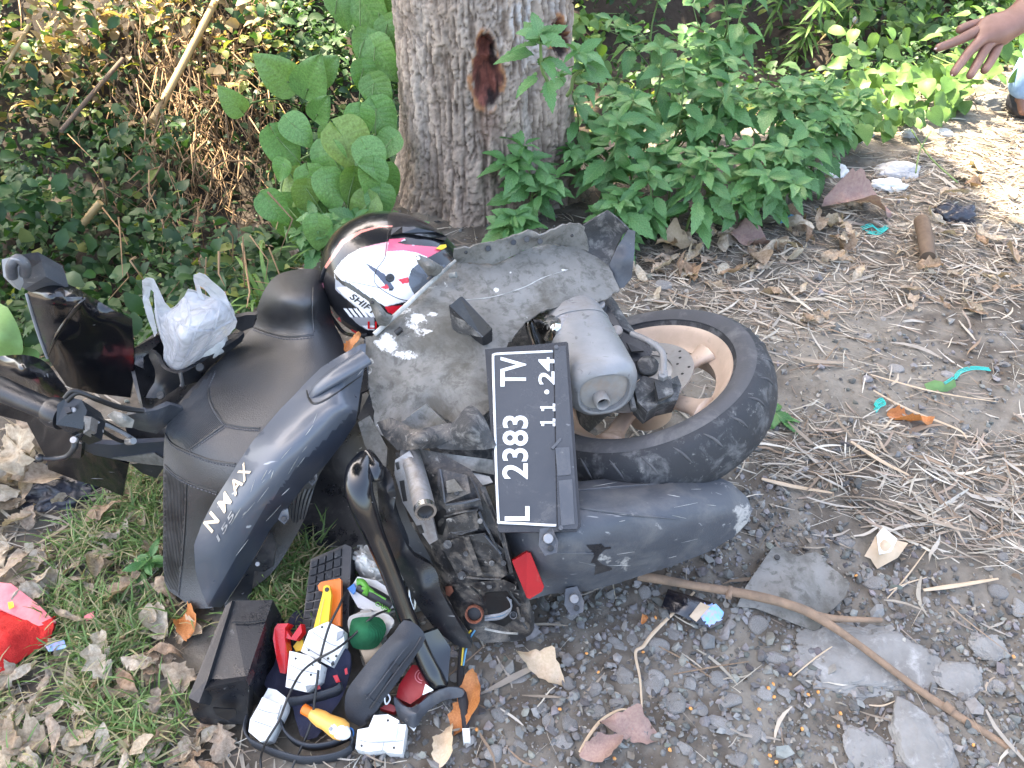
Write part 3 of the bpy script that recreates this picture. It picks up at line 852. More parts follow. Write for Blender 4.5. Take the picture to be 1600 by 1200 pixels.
bolt('bolt', P(*Z4([(715, 255, .425)])[0]), (-.1, -.3, .95), .012, .010, 'steel', arm)
tube('shock_absorber', Z4([(650, 110, .36), (760, 300, .34), (900, 480, .30)]), [.024, .028, .022], 'cast_dark', scooter, n=14)
lump('swing_arm', Z4([(760, 330, .34), (950, 420, .32), (1010, 520, .30), (900, 560, .29), (760, 480, .31)]), (0, .02, -.06), 'cast_dark', scooter, .012)
# ---- muffler
m0 = P(892, 498, .405); m1 = P(941, 607, .425)
ax = (m1 - m0); ml = np.linalg.norm(ax); ax /= ml
uu = np.array([1.0, .15, 0]); uu -= ax * np.dot(uu, ax); uu /= np.linalg.norm(uu); vv = np.cross(ax, uu)
if vv[2] < 0: vv = -vv
def mring(t, ru, rv, sh=0, n=40):
    c = m0 + ax * ml * t + vv * sh; o = []
    for k in range(n):
        a = 2 * math.pi * k / n; ca, sa = math.cos(a), math.sin(a); e = .78
        wdt = ru * (1.0 + .12 * sa)
        o.append(c + uu * wdt * math.copysign(abs(ca) ** e, ca) + vv * rv * math.copysign(abs(sa) ** e, sa))
    return o
def loft(name, rings, m, parent, cap=True, smooth=True):
    n = len(rings[0]); V = np.array([p for r in rings for p in r])
    F = [[i * n + k, i * n + (k + 1) % n, (i + 1) * n + (k + 1) % n, (i + 1) * n + k] for i in range(len(rings) - 1) for k in range(n)]
    if cap: F += [list(range(n))[::-1], [(len(rings) - 1) * n + k for k in range(n)]]
    o = mesh(name, V, F, m, parent, smooth)
    try: o.data.set_sharp_from_angle(angle=math.radians(50))
    except Exception: pass
    return o
mu = loft('muffler', [mring(*a) for a in ((-.55, .030, .028), (-.42, .050, .046), (-.2, .057, .053), (.2, .061, .057), (.7, .065, .060), (.93, .066, .061), (1.0, .064, .059), (1.05, .058, .053), (1.075, .050, .045), (1.07, .046, .041), (1.035, .044, .039), (1.03, .02, .018))], 'muffler', scooter)
loft('end_cap', [mring(*a) for a in ((1.036, .0435, .0385), (1.042, .040, .035), (1.03, .03, .026), (1.03, .012, .01))], 'muffler_cap', mu)
tc_ = P(933, 619, .415) ; tc_ = m0 + ax * ml * 1.03 + uu * (-.006) + vv * (-.012)
revolve('tail_pipe', tc_, ax, [(.0095, -.01), (.0145, -.01), (.0145, .020), (.0125, .023), (.0095, .020)], 'muffler_cap', mu, 28)
V, F = disc_geo(tc_ + ax * .004, ax, .0102, .002, 20); mesh('pipe_bore', V, F, 'wire_black', mu)
tube('weld_seam', [p for p in mring(.25, .0625, .0585)[:]] , .0012, 'muffler', mu, world=True, n=6, sm=1)
hs = csheet('heat_shield', Z4([(290, 170, .44), (340, 150, .45), (400, 170, .455), (470, 150, .455), (520, 200, .455), (480, 250, .45), (450, 290, .44), (360, 300, .43), (330, 260, .43)]), Z4([(400, 220, .47)]), 'chrome', mu, .003, 6)[0]
slab('clamp', Z4([(430, 170, .468), (470, 160, .468), (490, 240, .462), (450, 260, .462)]), (0, .004, -.008), 'steel', mu, .002)
tube('exhaust_pipe', Z4([(470, 230, .40), (380, 220, .42), (320, 190, .41), (295, 210, .40), (330, 330, .36)]), [.018, .017, .016, .016], 'chrome', mu, n=14)

# ---- mudguard
mg_out = Z7([(380, 640, .20), (600, 618, .205), (820, 608, .205), (1020, 605, .20), (1100, 640, .195), (1165, 700, .18), (1190, 755, .165), (1165, 812, .15), (1110, 870, .13), (1000, 935, .11), (850, 992, .10), (600, 1072, .09), (480, 1102, .085), (330, 1112, .09), (235, 1140, .09), (180, 1010, .13), (130, 850, .19), (240, 740, .24)])
mg_c = Z7([(440, 672, .245), (840, 640, .235), (1040, 650, .215), (450, 745, .275), (660, 765, .265), (880, 795, .232), (450, 825, .27), (660, 820, .25), (1080, 760, .205), (500, 935, .225), (300, 935, .235), (700, 935, .19), (900, 900, .175), (480, 1040, .155), (300, 1040, .16)])
mg_out = [(x, y, z + .07) for x, y, z in mg_out]; mg_c = [(x, y, z + .06) for x, y, z in mg_c]
mg, mgz = csheet('mudguard', mg_out, mg_c, ['dusty_plastic'], scooter, .005, 8, wear=[(x, y, a, b, c) for (x, y), a, b, c in zip(Z7([(1150, 800), (1080, 650), (900, 620), (1050, 920), (560, 960), (640, 990)]), (30, 45, 70, 60, 30, 30), (50, 14, 8, 18, 18, 25), (.62, .5, .5, .5, .55, .5))])
tube('crease', zoff(mg, mgz, crom(np.array(Z7([(430, 745), (650, 772), (880, 796)])), 8), .001), [.0012, .003, .0008], 'dusty_plastic', mg, world=True, n=6, sm=1)
tube('crease', zoff(mg, mgz, crom(np.array(Z7([(440, 672), (640, 655), (850, 638)])), 8), .001), [.002, .0024, .0008], 'dusty_plastic', mg, world=True, n=6, sm=1)
tube('crease', zoff(mg, mgz, crom(np.array(Z7([(280, 936), (400, 938), (510, 940)])), 6), .001), [.0014, .0014], 'dusty_plastic', mg, world=True, n=6, sm=1)
def lay(name, pts, sheet, zf, m, parent, th=.003, up=.004, bevel=.001):
    bm = bmesh.new(); a = zoff(sheet, zf, pts, up + th); b = zoff(sheet, zf, pts, up)
    t = [bm.verts.new(p) for p in a]; u = [bm.verts.new(p) for p in b]; n = len(a)
    bm.faces.new(t); bm.faces.new(u[::-1])
    for i in range(n): bm.faces.new([t[i], u[i], u[(i + 1) % n], t[(i + 1) % n]])
    return bm_obj(name, bm, m, parent, bevel, 2)
lay('scraped_patch', Z7([(480, 905), (545, 900), (560, 915), (585, 912), (590, 1010), (515, 1032), (520, 985), (500, 980), (515, 950)]), mg, mgz, 'black_plastic', mg, .0006, .0005, 0)
rf = slab('reflector', [(800, 877, .275), (823, 863, .28), (829, 864, .28), (850, 917, .245), (847, 924, .24), (828, 936, .23), (823, 934, .23)], (0, .012, -.012), 'red_reflector', mg, .002)
for nm, cx, cy, dz in (('bolt_lug', 315, 885, .012), ('bolt_lug', 425, 1140, .005)):
    x, y = Z7([(cx, cy)])[0]
    zc = float(mgz((x, y))[0]) if cy < 1000 else .16
    lg = slab(nm, [(x - 17 + 5, y - 18, zc + dz + .02), (x + 6, y - 22, zc + dz + .02), (x + 17, y + 2, zc + dz + .01), (x + 15, y + 19, zc + dz), (x - 4, y + 24, zc + dz), (x - 14, y + 8, zc + dz + .005)], (0, .01, -.014), 'dusty_plastic', mg, .003)
    bolt('bolt', P(x + 1, y - 3, zc + dz + .012), (0, -.6, .8), .0085, .008, 'steel', lg)
    V, F = disc_geo(P(x + 5, y + 12, zc + dz + .006), (0, -.6, .8), .005, .002, 12); mesh('slot', V, F, 'wire_black', lg)
# ---- number plate
pa, pb, pc = P(758, 545, .50), P(885, 535, .505), P(778, 832, .345)
pn = np.cross(pc - pa, pb - pa); pn /= np.linalg.norm(pn); pn = pn if np.dot(pn, CAM - pa) > 0 else -pn
def pslab(name, pts, th, m, parent, bevel=.001, lift=0.0):
    bm = bmesh.new(); a = [PPL(q[0], q[1], pa + pn * lift, pn) for q in pts]
    t = [bm.verts.new(p) for p in a]; u = [bm.verts.new(p - pn * th) for p in a]; n = len(a)
    bm.faces.new(t); bm.faces.new(u[::-1])
    for i in range(n): bm.faces.new([t[i], u[i], u[(i + 1) % n], t[(i + 1) % n]])
    return bm_obj(name, bm, m, parent, bevel, 2)
hold = pslab('plate_holder', Z7([(48, 70), (395, 38), (403, 44), (458, 826), (440, 846), (112, 851), (104, 842)]), .010, 'black_plastic', scooter, .003)
pslab('holder_bar', Z7([(343, 60), (392, 54), (446, 822), (438, 836), (360, 838)]), .006, 'plate_black', hold, .002, .006)
pslab('holder_recess', Z7([(348, 490), (408, 487), (416, 604), (358, 610)]), .003, 'dusty_plastic', hold, .001, .0085)
pslab('holder_recess', Z7([(362, 630), (420, 624), (430, 815), (374, 822)]), .003, 'dusty_plastic', hold, .001, .008)
pslab('holder_step', Z7([(330, 490), (366, 450), (374, 446), (374, 456), (340, 496)]), .003, 'dusty_plastic', hold, .001, .0085)
for q in Z7([(352, 62), (371, 832)]):
    bolt('rivet', PPL(q[0], q[1], pa + pn * .006, pn), pn, .004, .003, 'dusty_plastic', hold)
plate = pslab('number_plate', Z7([(82, 92), (92, 84), (338, 72), (354, 826), (112, 818), (104, 808)]), .003, 'plate_black', scooter, .001, .0035)
bd = crom(np.array(Z7([(337, 79), (200, 85), (105, 90), (88, 94), (83, 110), (88, 300), (97, 600), (106, 796), (112, 808), (200, 813), (300, 819), (352, 821)])), 3)
bdw = np.array([PPL(q[0], q[1], pa + pn * .0038, pn) for q in bd])
V, F = tube_geo(bdw, .0022, 8, (1, 1)); mesh('plate_border', V, F, 'plate_white', plate)
def ptext(s, x0, x1, y0, y1, off=.015):
    """text running up the plate; x0..x1 = zoom columns (letter top..bottom), y0 = start (low), y1 = end (high)"""
    c = Z7([(x1, y0), (x1, y1), (x0, y0)])
    o = PPL(*c[0], pa + pn * .0035, pn); r = PPL(*c[1], pa + pn * .0035, pn) - o; u = PPL(*c[2], pa + pn * .0035, pn) - o
    V, F = text_geo(s, .02, off)
    W = o + V[:, :1] * r + V[:, 1:2] * u + V[:, 2:3] * pn * .0022
    return mesh('plate_lettering', W, F, 'plate_white', plate, False)
ptext('L', 133, 238, 802, 740); ptext('2383', 122, 232, 624, 354); ptext('TV', 114, 224, 230, 104)
def one(x0, x1, y0, y1):
    """a digit 1 with foot and flag, running up the plate"""
    for (a0, b0, a1, b1) in ((.40, 0, .62, 1), (.12, 0, .90, .16), (.14, .74, .5, .92)):
        pslab('plate_lettering', Z7([(x1 + (x0 - x1) * b0, y0 + (y1 - y0) * a0), (x1 + (x0 - x1) * b0, y0 + (y1 - y0) * a1), (x1 + (x0 - x1) * b1, y0 + (y1 - y0) * a1), (x1 + (x0 - x1) * b1, y0 + (y1 - y0) * a0)]), .002, 'plate_white', plate, .0004, .0055)
one(284, 348, 402, 362); one(284, 348, 338, 298); ptext('24', 276, 344, 222, 106)
V, F = disc_geo(PPL(*Z7([(312, 253)])[0], pa + pn * .0035, pn), pn, .0042, .002, 16); mesh('plate_dot', V, F, 'plate_white', plate)

# ---- tail structure
th_out = Z5([(240, 130, .36), (330, 110, .38), (430, 130, .38), (560, 200, .37), (610, 270, .36), (660, 360, .33), (705, 480, .29), (740, 640, .23), (790, 760, .17), (818, 850, .12), (815, 905, .08), (770, 930, .05), (620, 940, .035), (560, 900, .05), (500, 820, .07), (440, 700, .12), (380, 560, .18), (300, 420, .25), (250, 280, .31)])
th_c = Z5([(480, 320, .345), (560, 430, .305), (450, 520, .24), (600, 560, .25), (560, 650, .205), (680, 640, .22), (640, 800, .10), (700, 860, .07)])
tail, tailz = csheet('tail_housing', th_out, th_c, 'grimy', scooter, .012, 9)
def tl(name, pts, m='grimy', th=.02, up=.0, bevel=.003): return lay(name, Z5(pts), tail, tailz, m, tail, th, up, bevel)
tl('housing_step', [(420, 195), (545, 225), (560, 300), (450, 345), (418, 270)], 'grimy', .022)
tl('housing_wedge', [(455, 250), (490, 240), (530, 290), (460, 302)], 'panel_grey', .008, .022, .002)
tl('housing_step', [(448, 350), (600, 320), (612, 372), (460, 400)], 'grimy', .016)
tl('housing_box', [(455, 412), (585, 372), (596, 452), (520, 480), (470, 470)], 'grimy', .026)
tl('housing_plate', [(430, 520), (520, 485), (620, 470), (700, 540), (716, 650), (690, 664), (500, 648), (470, 590)], 'grimy', .018, 0, .004)
tl('housing_rib', [(530, 490), (552, 486), (612, 650), (590, 655)], 'grimy', .008, .018, .002)
tl('housing_lip', [(600, 275), (622, 272), (706, 480), (742, 640), (726, 646), (690, 500)], 'grimy', .022, 0, .004)
tl('housing_shelf', [(590, 680), (700, 670), (750, 690), (760, 716), (620, 722)], 'grimy', .022, 0, .003)
tl('housing_cavity', [(620, 730), (700, 712), (770, 760), (772, 820), (700, 870), (640, 850)], 'wire_black', .002, .0, 0)
tl('housing_cavity', [(395, 390), (440, 370), (470, 385), (440, 480), (400, 470)], 'wire_black', .003, .0, 0)
tl('housing_slot', [(440, 545), (465, 540), (490, 630), (470, 640)], 'wire_black', .003, .0, 0)
for cx, cy in ((462, 520), (522, 652)):
    q = Z5([(cx, cy)])[0]; c = zoff(tail, tailz, [q], .016)[0]
    bolt('bolt', c, CAM - c, .008, .008, 'cast_dark', tail)
def sock(name, cx, cy, r, ln, up, m='steel'):
    q = Z5([(cx, cy)])[0]; c = zoff(tail, tailz, [q], up)[0]; d = (CAM - c) / np.linalg.norm(CAM - c) + np.array([-.1, -.25, 0]); d /= np.linalg.norm(d)
    o = revolve(name, c, d, [(r * .8, -ln), (r, -ln), (r, 0), (r * .9, .002), (r * .8, 0)], m, tail, 28)
    V, F = disc_geo(c - d * ln * .5, d, r * .82, .001, 20); mesh('bore', V, F, 'wire_black', o)
    return o
sock('bulb_socket', 574, 820, .0165, .03, .03, 'rust'); sock('wire_sleeve', 742, 822, .007, .012, .018, 'wire_grey')
tl('rust_tab', [(452, 700), (478, 696), (488, 720), (470, 742), (455, 735)], 'rust', .008, .004, .002)
for k in range(7):
    w = zoff(tail, tailz, crom(np.array(Z5([(715 + k * 3, 745 + k * 2), (735 - k, 785 + k * 3), (690, 812 + k * 4), (620, 825 + k * 3)])), 6), .012 + .002 * (k % 3))
    tube('wire', w, .0013, 'wire_grey' if k != 3 else 'wire_blue', tail, world=True, n=6, sm=1)
_r = random.Random(5)
for x0_, y0_, x1_, y1_ in ((430, 200, 450, 340), (560, 235, 600, 330), (455, 350, 600, 325), (470, 475, 590, 455), (620, 480, 690, 560), (640, 470, 712, 640), (500, 655, 690, 668), (610, 300, 690, 500), (596, 380, 640, 470), (450, 400, 590, 372), (560, 700, 610, 760), (700, 690, 770, 780), (760, 790, 800, 880), (620, 880, 760, 900)):
    w = zoff(tail, tailz, crom(np.array(Z5([(x0_, y0_), ((x0_ + x1_) / 2 + _r.uniform(-8, 8), (y0_ + y1_) / 2 + _r.uniform(-6, 6)), (x1_, y1_)])), 4), .022)
    tube('housing_rib', w, .0022, _r.choice(['dusty_plastic', 'grimy', 'panel_chalk', 'grimy']), tail, world=True, n=6, sm=1)
for cx, cy in ((600, 420), (650, 600), (540, 560), (500, 300), (700, 600), (640, 700), (780, 840)):
    c = zoff(tail, tailz, Z5([(cx, cy)]), .020)[0]; bolt('screw', c, CAM - c, .005, .006, 'cast_dark', tail)
# tail frame tube and its slotted plate
ft = tube('frame_tube', Z5([(300, 130, .37), (335, 250, .385), (368, 380, .40)]), .0175, 'steel', scooter, n=20, sm=6, cap=False)
fe = P(*Z5([(368, 380, .40)])[0]); fd = fe - P(*Z5([(335, 250, .385)])[0]); fd /= np.linalg.norm(fd)
revolve('tube_mouth', fe, fd, [(.0135, -.01), (.0178, -.01), (.0178, .001), (.0135, .001)], 'chrome', ft, 28)
V, F = disc_geo(fe - fd * .006, fd, .0150, .001, 20); mesh('bore', V, F, 'wire_black', ft)
fp, fpz = csheet('frame_plate', Z5([(238, 160, .385), (300, 120, .40), (345, 200, .385), (380, 330, .35), (420, 500, .27), (385, 520, .26), (330, 440, .285), (270, 340, .32), (235, 220, .36)]), [], 'steel', scooter, .004, 7)
for pl in ([(238, 172), (252, 168), (258, 198), (246, 204)], [(256, 250), (276, 246), (290, 335), (272, 338)], [(330, 440), (350, 436), (362, 470), (344, 476)]):
    lay('plate_slot', Z5(pl), fp, fpz, 'wire_black', fp, .0006, .0004, 0)
csheet('upper_bracket', Z5([(160, 0, .40), (215, -20, .42), (330, 30, .43), (480, 0, .43), (500, 60, .42), (400, 110, .40), (250, 120, .395), (190, 60, .39)]), Z5([(340, 60, .44)]), 'grimy', scooter, .006, 8)
csheet('bracket_arm', Z5([(430, 130, .37), (660, 160, .36), (660, 222, .345), (560, 205, .35), (470, 165, .36)]), [], 'panel_chalk', scooter, .008, 8)
csheet('white_tab', Z5([(560, 212, .34), (640, 230, .335), (655, 255, .33), (590, 272, .33)]), [], 'white_plastic', scooter, .004, 6)
csheet('side_bracket', Z5([(80, 0, .37), (130, -30, .38), (205, 110, .36), (200, 190, .34), (165, 180, .34), (110, 100, .36)]), [], 'panel_grey', scooter, .006, 7)
# cover pieces below the grey panel: torn lip and black lug
csheet('torn_lip', Z1([(350, 1120, .40), (430, 1050, .415), (520, 985, .43), (600, 1060, .425), (650, 1100, .42), (600, 1160, .405), (500, 1200, .395), (400, 1190, .39)]), Z1([(530, 1080, .40)]), 'panel_grey', scooter, .004, 7)
csheet('black_lug', Z1([(560, 1190, .40), (650, 1080, .43), (720, 1000, .445), (760, 995, .45), (810, 1050, .445), (850, 1140, .43), (860, 1200, .42), (700, 1210, .40)]), Z1([(740, 1100, .46)]), 'cast_dark', scooter, .012, 7, round_=3)
# ---- grab rail: glossy flattened bar, and the inner blade
gr_ = tube('grab_rail', Z5([(118, 140, .385), (88, 200, .385), (82, 270, .375), (100, 350, .35), (150, 480, .295), (205, 610, .24), (255, 740, .185), (300, 860, .135), (350, 980, .09), (400, 1080, .055), (432, 1135, .035)]), [.014, .022, .0235, .022, .0175, .016, .0155, .0155, .0165, .017, .014], 'black_gloss', scooter, n=16, flat=(1.05, .8))
tube('grab_rail_end', Z5([(115, 135, .385), (150, 200, .38), (160, 250, .37)]), [.012, .017, .010], 'black_gloss', gr_, n=12)
csheet('rail_gusset', Z5([(432, 1140, .03), (462, 1120, .04), (475, 960, .075), (420, 880, .11), (360, 900, .11), (390, 1020, .07)]), [], 'black_gloss', gr_, .01, 8)
csheet('tail_cowl', Z5([(165, 190, .36), (215, 205, .36), (242, 310, .335), (232, 380, .315), (275, 500, .27), (320, 570, .24), (390, 605, .215), (420, 650, .195), (435, 720, .165), (500, 840, .11), (562, 945, .06), (545, 962, .05), (490, 945, .055), (400, 870, .085), (330, 770, .125), (270, 660, .17), (215, 540, .225), (180, 430, .275), (165, 320, .32)]), Z5([(205, 300, .35), (260, 560, .245), (360, 720, .175), (450, 860, .10)]), 'black_plastic', scooter, .012, 8, round_=2)
# wiring harness hanging from the tail
hn = tube('wiring_harness', [(722, 1000, .04), (719, 1035, .02), (722, 1080, .018), (727, 1120, .016), (727, 1150, .014)], [.003, .005, .010, .008, .004], 'fabric_black', scooter, n=10)
tube('wire', [(736, 985, .07), (726, 1000, .05), (721, 1040, .03)], .0018, 'wire_yellow', hn, n=6)
tube('wire', [(742, 985, .07), (731, 1005, .045), (724, 1040, .03)], .0018, 'wire_blue', hn, n=6)
slab('connector', [(722, 1138, .022), (734, 1138, .022), (735, 1160, .02), (724, 1160, .02)], (0, 0, -.012), 'white_plastic', hn, .002)

# ---- seat
seat_out = [(395, 511, .37), (402, 480, .41), (415, 450, .45), (433, 430, .465), (465, 421, .465), (500, 423, .455), (512, 450, .43), (520, 500, .39), (540, 545, .36), (560, 640, .31), (500, 740, .26), (480, 800, .20), (455, 850, .14), (420, 900, .09), (360, 940, .05), (313, 951, .035), (280, 934, .035), (257, 908, .05), (255, 820, .165), (255, 740, .27), (257, 685, .315), (266, 650, .325), (294, 612, .335), (332, 574, .345)]
seat_c = [(440, 470, .47), (490, 470, .465), (445, 512, .40), (500, 530, .40), (430, 560, .385), (500, 580, .385), (400, 620, .372), (330, 640, .358), (300, 660, .352), (460, 640, .37), (380, 690, .352), (330, 700, .343), (280, 680, .340), (300, 708, .332), (360, 728, .332), (420, 740, .315), (270, 716, .302), (310, 742, .30), (360, 768, .29), (262, 760, .25), (330, 800, .225), (300, 850, .145), (380, 850, .15), (340, 900, .085)]
zs = [(Z2([(950, 575), (860, 660), (790, 740), (745, 800), (742, 850), (845, 920), (1005, 800), (960, 740), (935, 660)]), 1),
      (Z3([(48, 520), (140, 595), (105, 1062), (48, 1005)]), 1), (Z3([(560, 690), (640, 620), (720, 600), (700, 700), (600, 760)]), 1)]
seat, seatz = csheet('seat', seat_out, seat_c, ['leather', 'leather_ribbed'], scooter, .03, 6, round_=3, zones=zs)
def stitch(pts, r=.0019, double=True):
    c = crom(np.array(pts), 8)
    tube('seam', zoff(seat, seatz, c, .0004), r, 'leather', seat, world=True, n=6, sm=1)
    if double:
        c2 = c + np.array([0, 4.0])
        w = zoff(seat, seatz, c2, .0008)
        V = []; F = []
        for i in range(0, len(w) - 1):
            a, b = w[i], w[i] * .35 + w[i + 1] * .65
            v, f = tube_geo(np.array([a, b]), .0011, 5); F += [[j + len(V) for j in ff] for ff in f]; V += v.tolist()
        mesh('stitching', V, F, 'stitch', seat)
stitch(Z2([(1130, 375), (1200, 400), (1290, 418), (1400, 408)])); stitch(Z2([(1398, 200), (1395, 300), (1402, 390)]))
stitch(Z2([(960, 570), (932, 640), (940, 710), (975, 770), (1010, 805), (1080, 820), (1160, 825)]))
stitch(Z2([(1005, 808), (930, 860), (845, 920)])); stitch(Z2([(738, 850), (770, 895), (850, 935), (950, 970), (1050, 985)]))
stitch(Z2([(737, 990), (780, 1030), (850, 1070), (970, 1112)])); stitch(Z3([(140, 590), (135, 750), (122, 920), (106, 1062)]))

# ---- side cover with the model lettering
sc_out = Z3([(172, 850, .245), (178, 960, .18), (205, 1050, .12), (232, 1112, .085), (288, 1116, .075), (310, 1090, .09), (410, 940, .155), (500, 780, .235), (545, 725, .255), (640, 600, .30), (740, 500, .335), (810, 410, .355), (862, 330, .375), (880, 200, .41), (900, 80, .44), (905, -10, .455), (880, -5, .46), (790, 45, .45), (715, 92, .44), (655, 150, .43), (600, 210, .425), (540, 270, .415), (480, 340, .405), (420, 410, .39), (360, 500, .37), (310, 580, .345), (255, 665, .32), (205, 760, .285)])
sc_c = Z3([(240, 1090, .105), (320, 960, .185), (400, 820, .26), (480, 690, .32), (560, 580, .36), (625, 500, .385), (740, 380, .41), (850, 275, .43), (330, 700, .335), (420, 560, .38), (520, 430, .415), (620, 320, .435), (720, 220, .45), (230, 900, .23), (800, 130, .462), (440, 880, .195), (600, 640, .30)])
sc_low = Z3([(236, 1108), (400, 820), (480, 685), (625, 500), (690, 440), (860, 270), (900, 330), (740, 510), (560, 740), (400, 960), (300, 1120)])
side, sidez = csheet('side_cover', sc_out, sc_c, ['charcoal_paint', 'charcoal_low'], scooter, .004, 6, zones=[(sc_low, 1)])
hd = tube('grip_ridge', Z3([(668, 222, .438), (700, 185, .452), (760, 140, .466), (830, 95, .476), (905, 48, .482)]), [.005, .013, .017, .019, .020], 'charcoal_paint', side, n=16, flat=(1, .55))
tube('grip_shadow_gap', zoff(side, sidez, crom(np.array(Z3([(652, 190), (662, 225), (690, 248), (760, 215), (885, 128)])), 6), .0), [.001, .0022, .0022, .001], 'wire_black', side, world=True, n=6, sm=1)
tb = csheet('cover_tab', Z3([(500, 790, .235), (520, 840, .20), (510, 940, .15), (470, 965, .13), (430, 960, .14), (420, 1040, .10), (400, 1110, .075), (370, 1200, .06), (335, 1140, .07), (300, 1110, .08), (400, 960, .15)]), [], 'black_plastic', side, .004, 7)[0]
bolt('bolt', P(*Z3([(445, 930, .158)])[0]), (0, -.6, .8), .0045, .004, 'steel', tb)
V, F = disc_geo(P(*Z3([(380, 1052, .098)])[0]), (0, -.6, .8), .0035, .0008, 10); mesh('hole', V, F, 'wire_black', tb)
for cx, cy in ((672, 580), (552, 745)):
    lg = csheet('mounting_lug', Z3([(cx - 22, cy - 5, .30), (cx - 5, cy - 40, .315), (cx + 20, cy - 50, .315), (cx + 26, cy - 10, .30), (cx + 5, cy + 18, .285)]), [], 'charcoal_paint', side, .004, 5)[0]
    V, F = disc_geo(P(*Z3([(cx + 4, cy - 6, .304)])[0]), (0, -.6, .8), .0045, .0012, 12); mesh('hole', V, F, 'wire_black', lg)
def stext(s, base, rd, upv, m, off=.02, lift=.0012, th=.0015, shear=.0):
    V, F = text_geo(s, .02, off, shear)
    b = np.array(base); q = b + V[:, :1] * np.array(rd) + V[:, 1:2] * np.array(upv)
    W = []
    for i in range(len(q)):
        w = zoff(side, sidez, [q[i]], lift + th * V[i, 2])[0]; W.append(w)
    return mesh('emblem', W, F, m, side, False)
_r = random.Random(11)
for _ in range(20):                                      # crash scuffs on the side cover
    x_, y_ = _r.uniform(360, 560), 0
    y_ = 1250 - 1.18 * x_ + _r.uniform(-20, 55); L_ = _r.uniform(6, 34); a_ = math.radians(-58 + _r.uniform(-16, 16))
    if not inpoly([(x_, y_), (x_ + L_ * math.cos(a_), y_ + L_ * math.sin(a_))], sc_out).all(): continue
    tube('scuff_mark', zoff(side, sidez, [(x_ + L_ * t * math.cos(a_), y_ + L_ * t * math.sin(a_)) for t in (0, .35, .7, 1)], .0002), [.0002, _r.uniform(.0004, .0012), .0002], 'panel_chalk', side, world=True, n=5, sm=2)
for _ in range(12):
    x_, y_ = _r.uniform(900, 1150), _r.uniform(755, 890); L_ = _r.uniform(8, 40); a_ = math.radians(_r.uniform(-18, 14))
    if not inpoly([(x_, y_), (x_ + L_ * math.cos(a_), y_ + L_ * math.sin(a_))], mg_out).all(): continue
    tube('scuff_mark', zoff(mg, mgz, [(x_ + L_ * t * math.cos(a_), y_ + L_ * t * math.sin(a_)) for t in (0, .35, .7, 1)], .0002), [.0002, _r.uniform(.0003, .0007), .0002], 'panel_chalk', mg, world=True, n=5, sm=2)
# reading direction runs up the panel
r1 = np.array(Z3([(248, 800), (425, 520)])); d1 = r1[1] - r1[0]; n1 = np.array([d1[1], -d1[0]]) / np.linalg.norm(d1)
stext('N', r1[0], d1 * .24, n1 * 20, 'gold', .03, shear=.25); stext('M', r1[0] + d1 * .30, d1 * .25, n1 * 18, 'gold', .02, shear=.35)
stext('A', r1[0] + d1 * .56, d1 * .20, n1 * 17, 'gold', .02, shear=.35); stext('X', r1[0] + d1 * .77, d1 * .23, n1 * 17, 'gold', .02, shear=.35)
r2 = np.array(Z3([(278, 838), (350, 715)])); d2 = r2[1] - r2[0]; n2 = np.array([d2[1], -d2[0]]) / np.linalg.norm(d2)
stext('155', r2[0], d2, n2 * 8, 'silver', .01, shear=.2)
# dark frame under the seat and cover
csheet('under_tray', [(330, 700, .20), (560, 600, .22), (620, 660, .26), (690, 760, .24), (740, 880, .12), (700, 900, .08), (560, 880, .06), (470, 840, .06), (420, 830, .07)], [(560, 760, .12)], 'black_plastic', scooter, .02, 16)
csheet('engine_cover', [(600, 560, .26), (760, 480, .30), (900, 470, .30), (990, 520, .22), (960, 640, .16), (860, 730, .16), (760, 760, .20), (680, 720, .24)], [(800, 600, .30)], 'cast_dark', scooter, .10, 16)

# ---- front end: apron, handlebar, footwell
ap, apz = csheet('front_apron', Z2([(118, 225, .52), (150, 190, .535), (180, 168, .54), (255, 160, .54), (330, 195, .52), (400, 232, .50), (500, 295, .47), (590, 342, .44), (596, 480, .36), (596, 600, .29), (582, 690, .235), (430, 672, .245), (300, 640, .27), (215, 515, .35), (180, 430, .40), (150, 330, .455)]), Z2([(385, 235, .52), (300, 330, .47), (230, 430, .42), (220, 250, .53), (450, 420, .40), (400, 560, .32)]), 'black_gloss', scooter, .006, 8)
tube('apron_edge', zoff(ap, apz, crom(np.array(Z2([(385, 240), (330, 300), (260, 400), (215, 500)])), 8), .0), [.002, .005, .004, .002], 'black_gloss', ap, world=True, n=8, sm=1)
tube('apron_edge', zoff(ap, apz, crom(np.array(Z2([(118, 225), (150, 330), (182, 430), (212, 512)])), 8), .0), [.003, .004, .003], 'wire_grey', ap, world=True, n=8, sm=1)
br = slab('headlamp_bracket', Z2([(5, 80, .60), (60, 55, .62), (170, 40, .62), (185, 80, .60), (205, 150, .57), (110, 205, .54), (60, 165, .56), (15, 140, .57)]), (.01, .03, -.05), 'dusty_plastic', scooter, .006, 3)
slab('bracket_block', Z2([(8, 72, .625), (50, 62, .63), (60, 130, .605), (45, 165, .59), (15, 150, .595)]), (0, .01, -.03), 'grey_plastic', br, .004)
tube('bracket_clip', Z2([(55, 150, .60), (52, 100, .625), (80, 70, .635), (112, 95, .625), (112, 140, .60)]), .009, 'dusty_plastic', br, n=8)
csheet('handlebar_cover', Z2([(-40, 520, .52), (60, 498, .53), (150, 505, .52), (215, 540, .50), (260, 600, .47), (305, 662, .44), (270, 692, .43), (180, 690, .43), (60, 640, .45), (-40, 600, .47)]), Z2([(100, 560, .54), (200, 610, .50)]), 'black_gloss', scooter, .01, 8, round_=2)
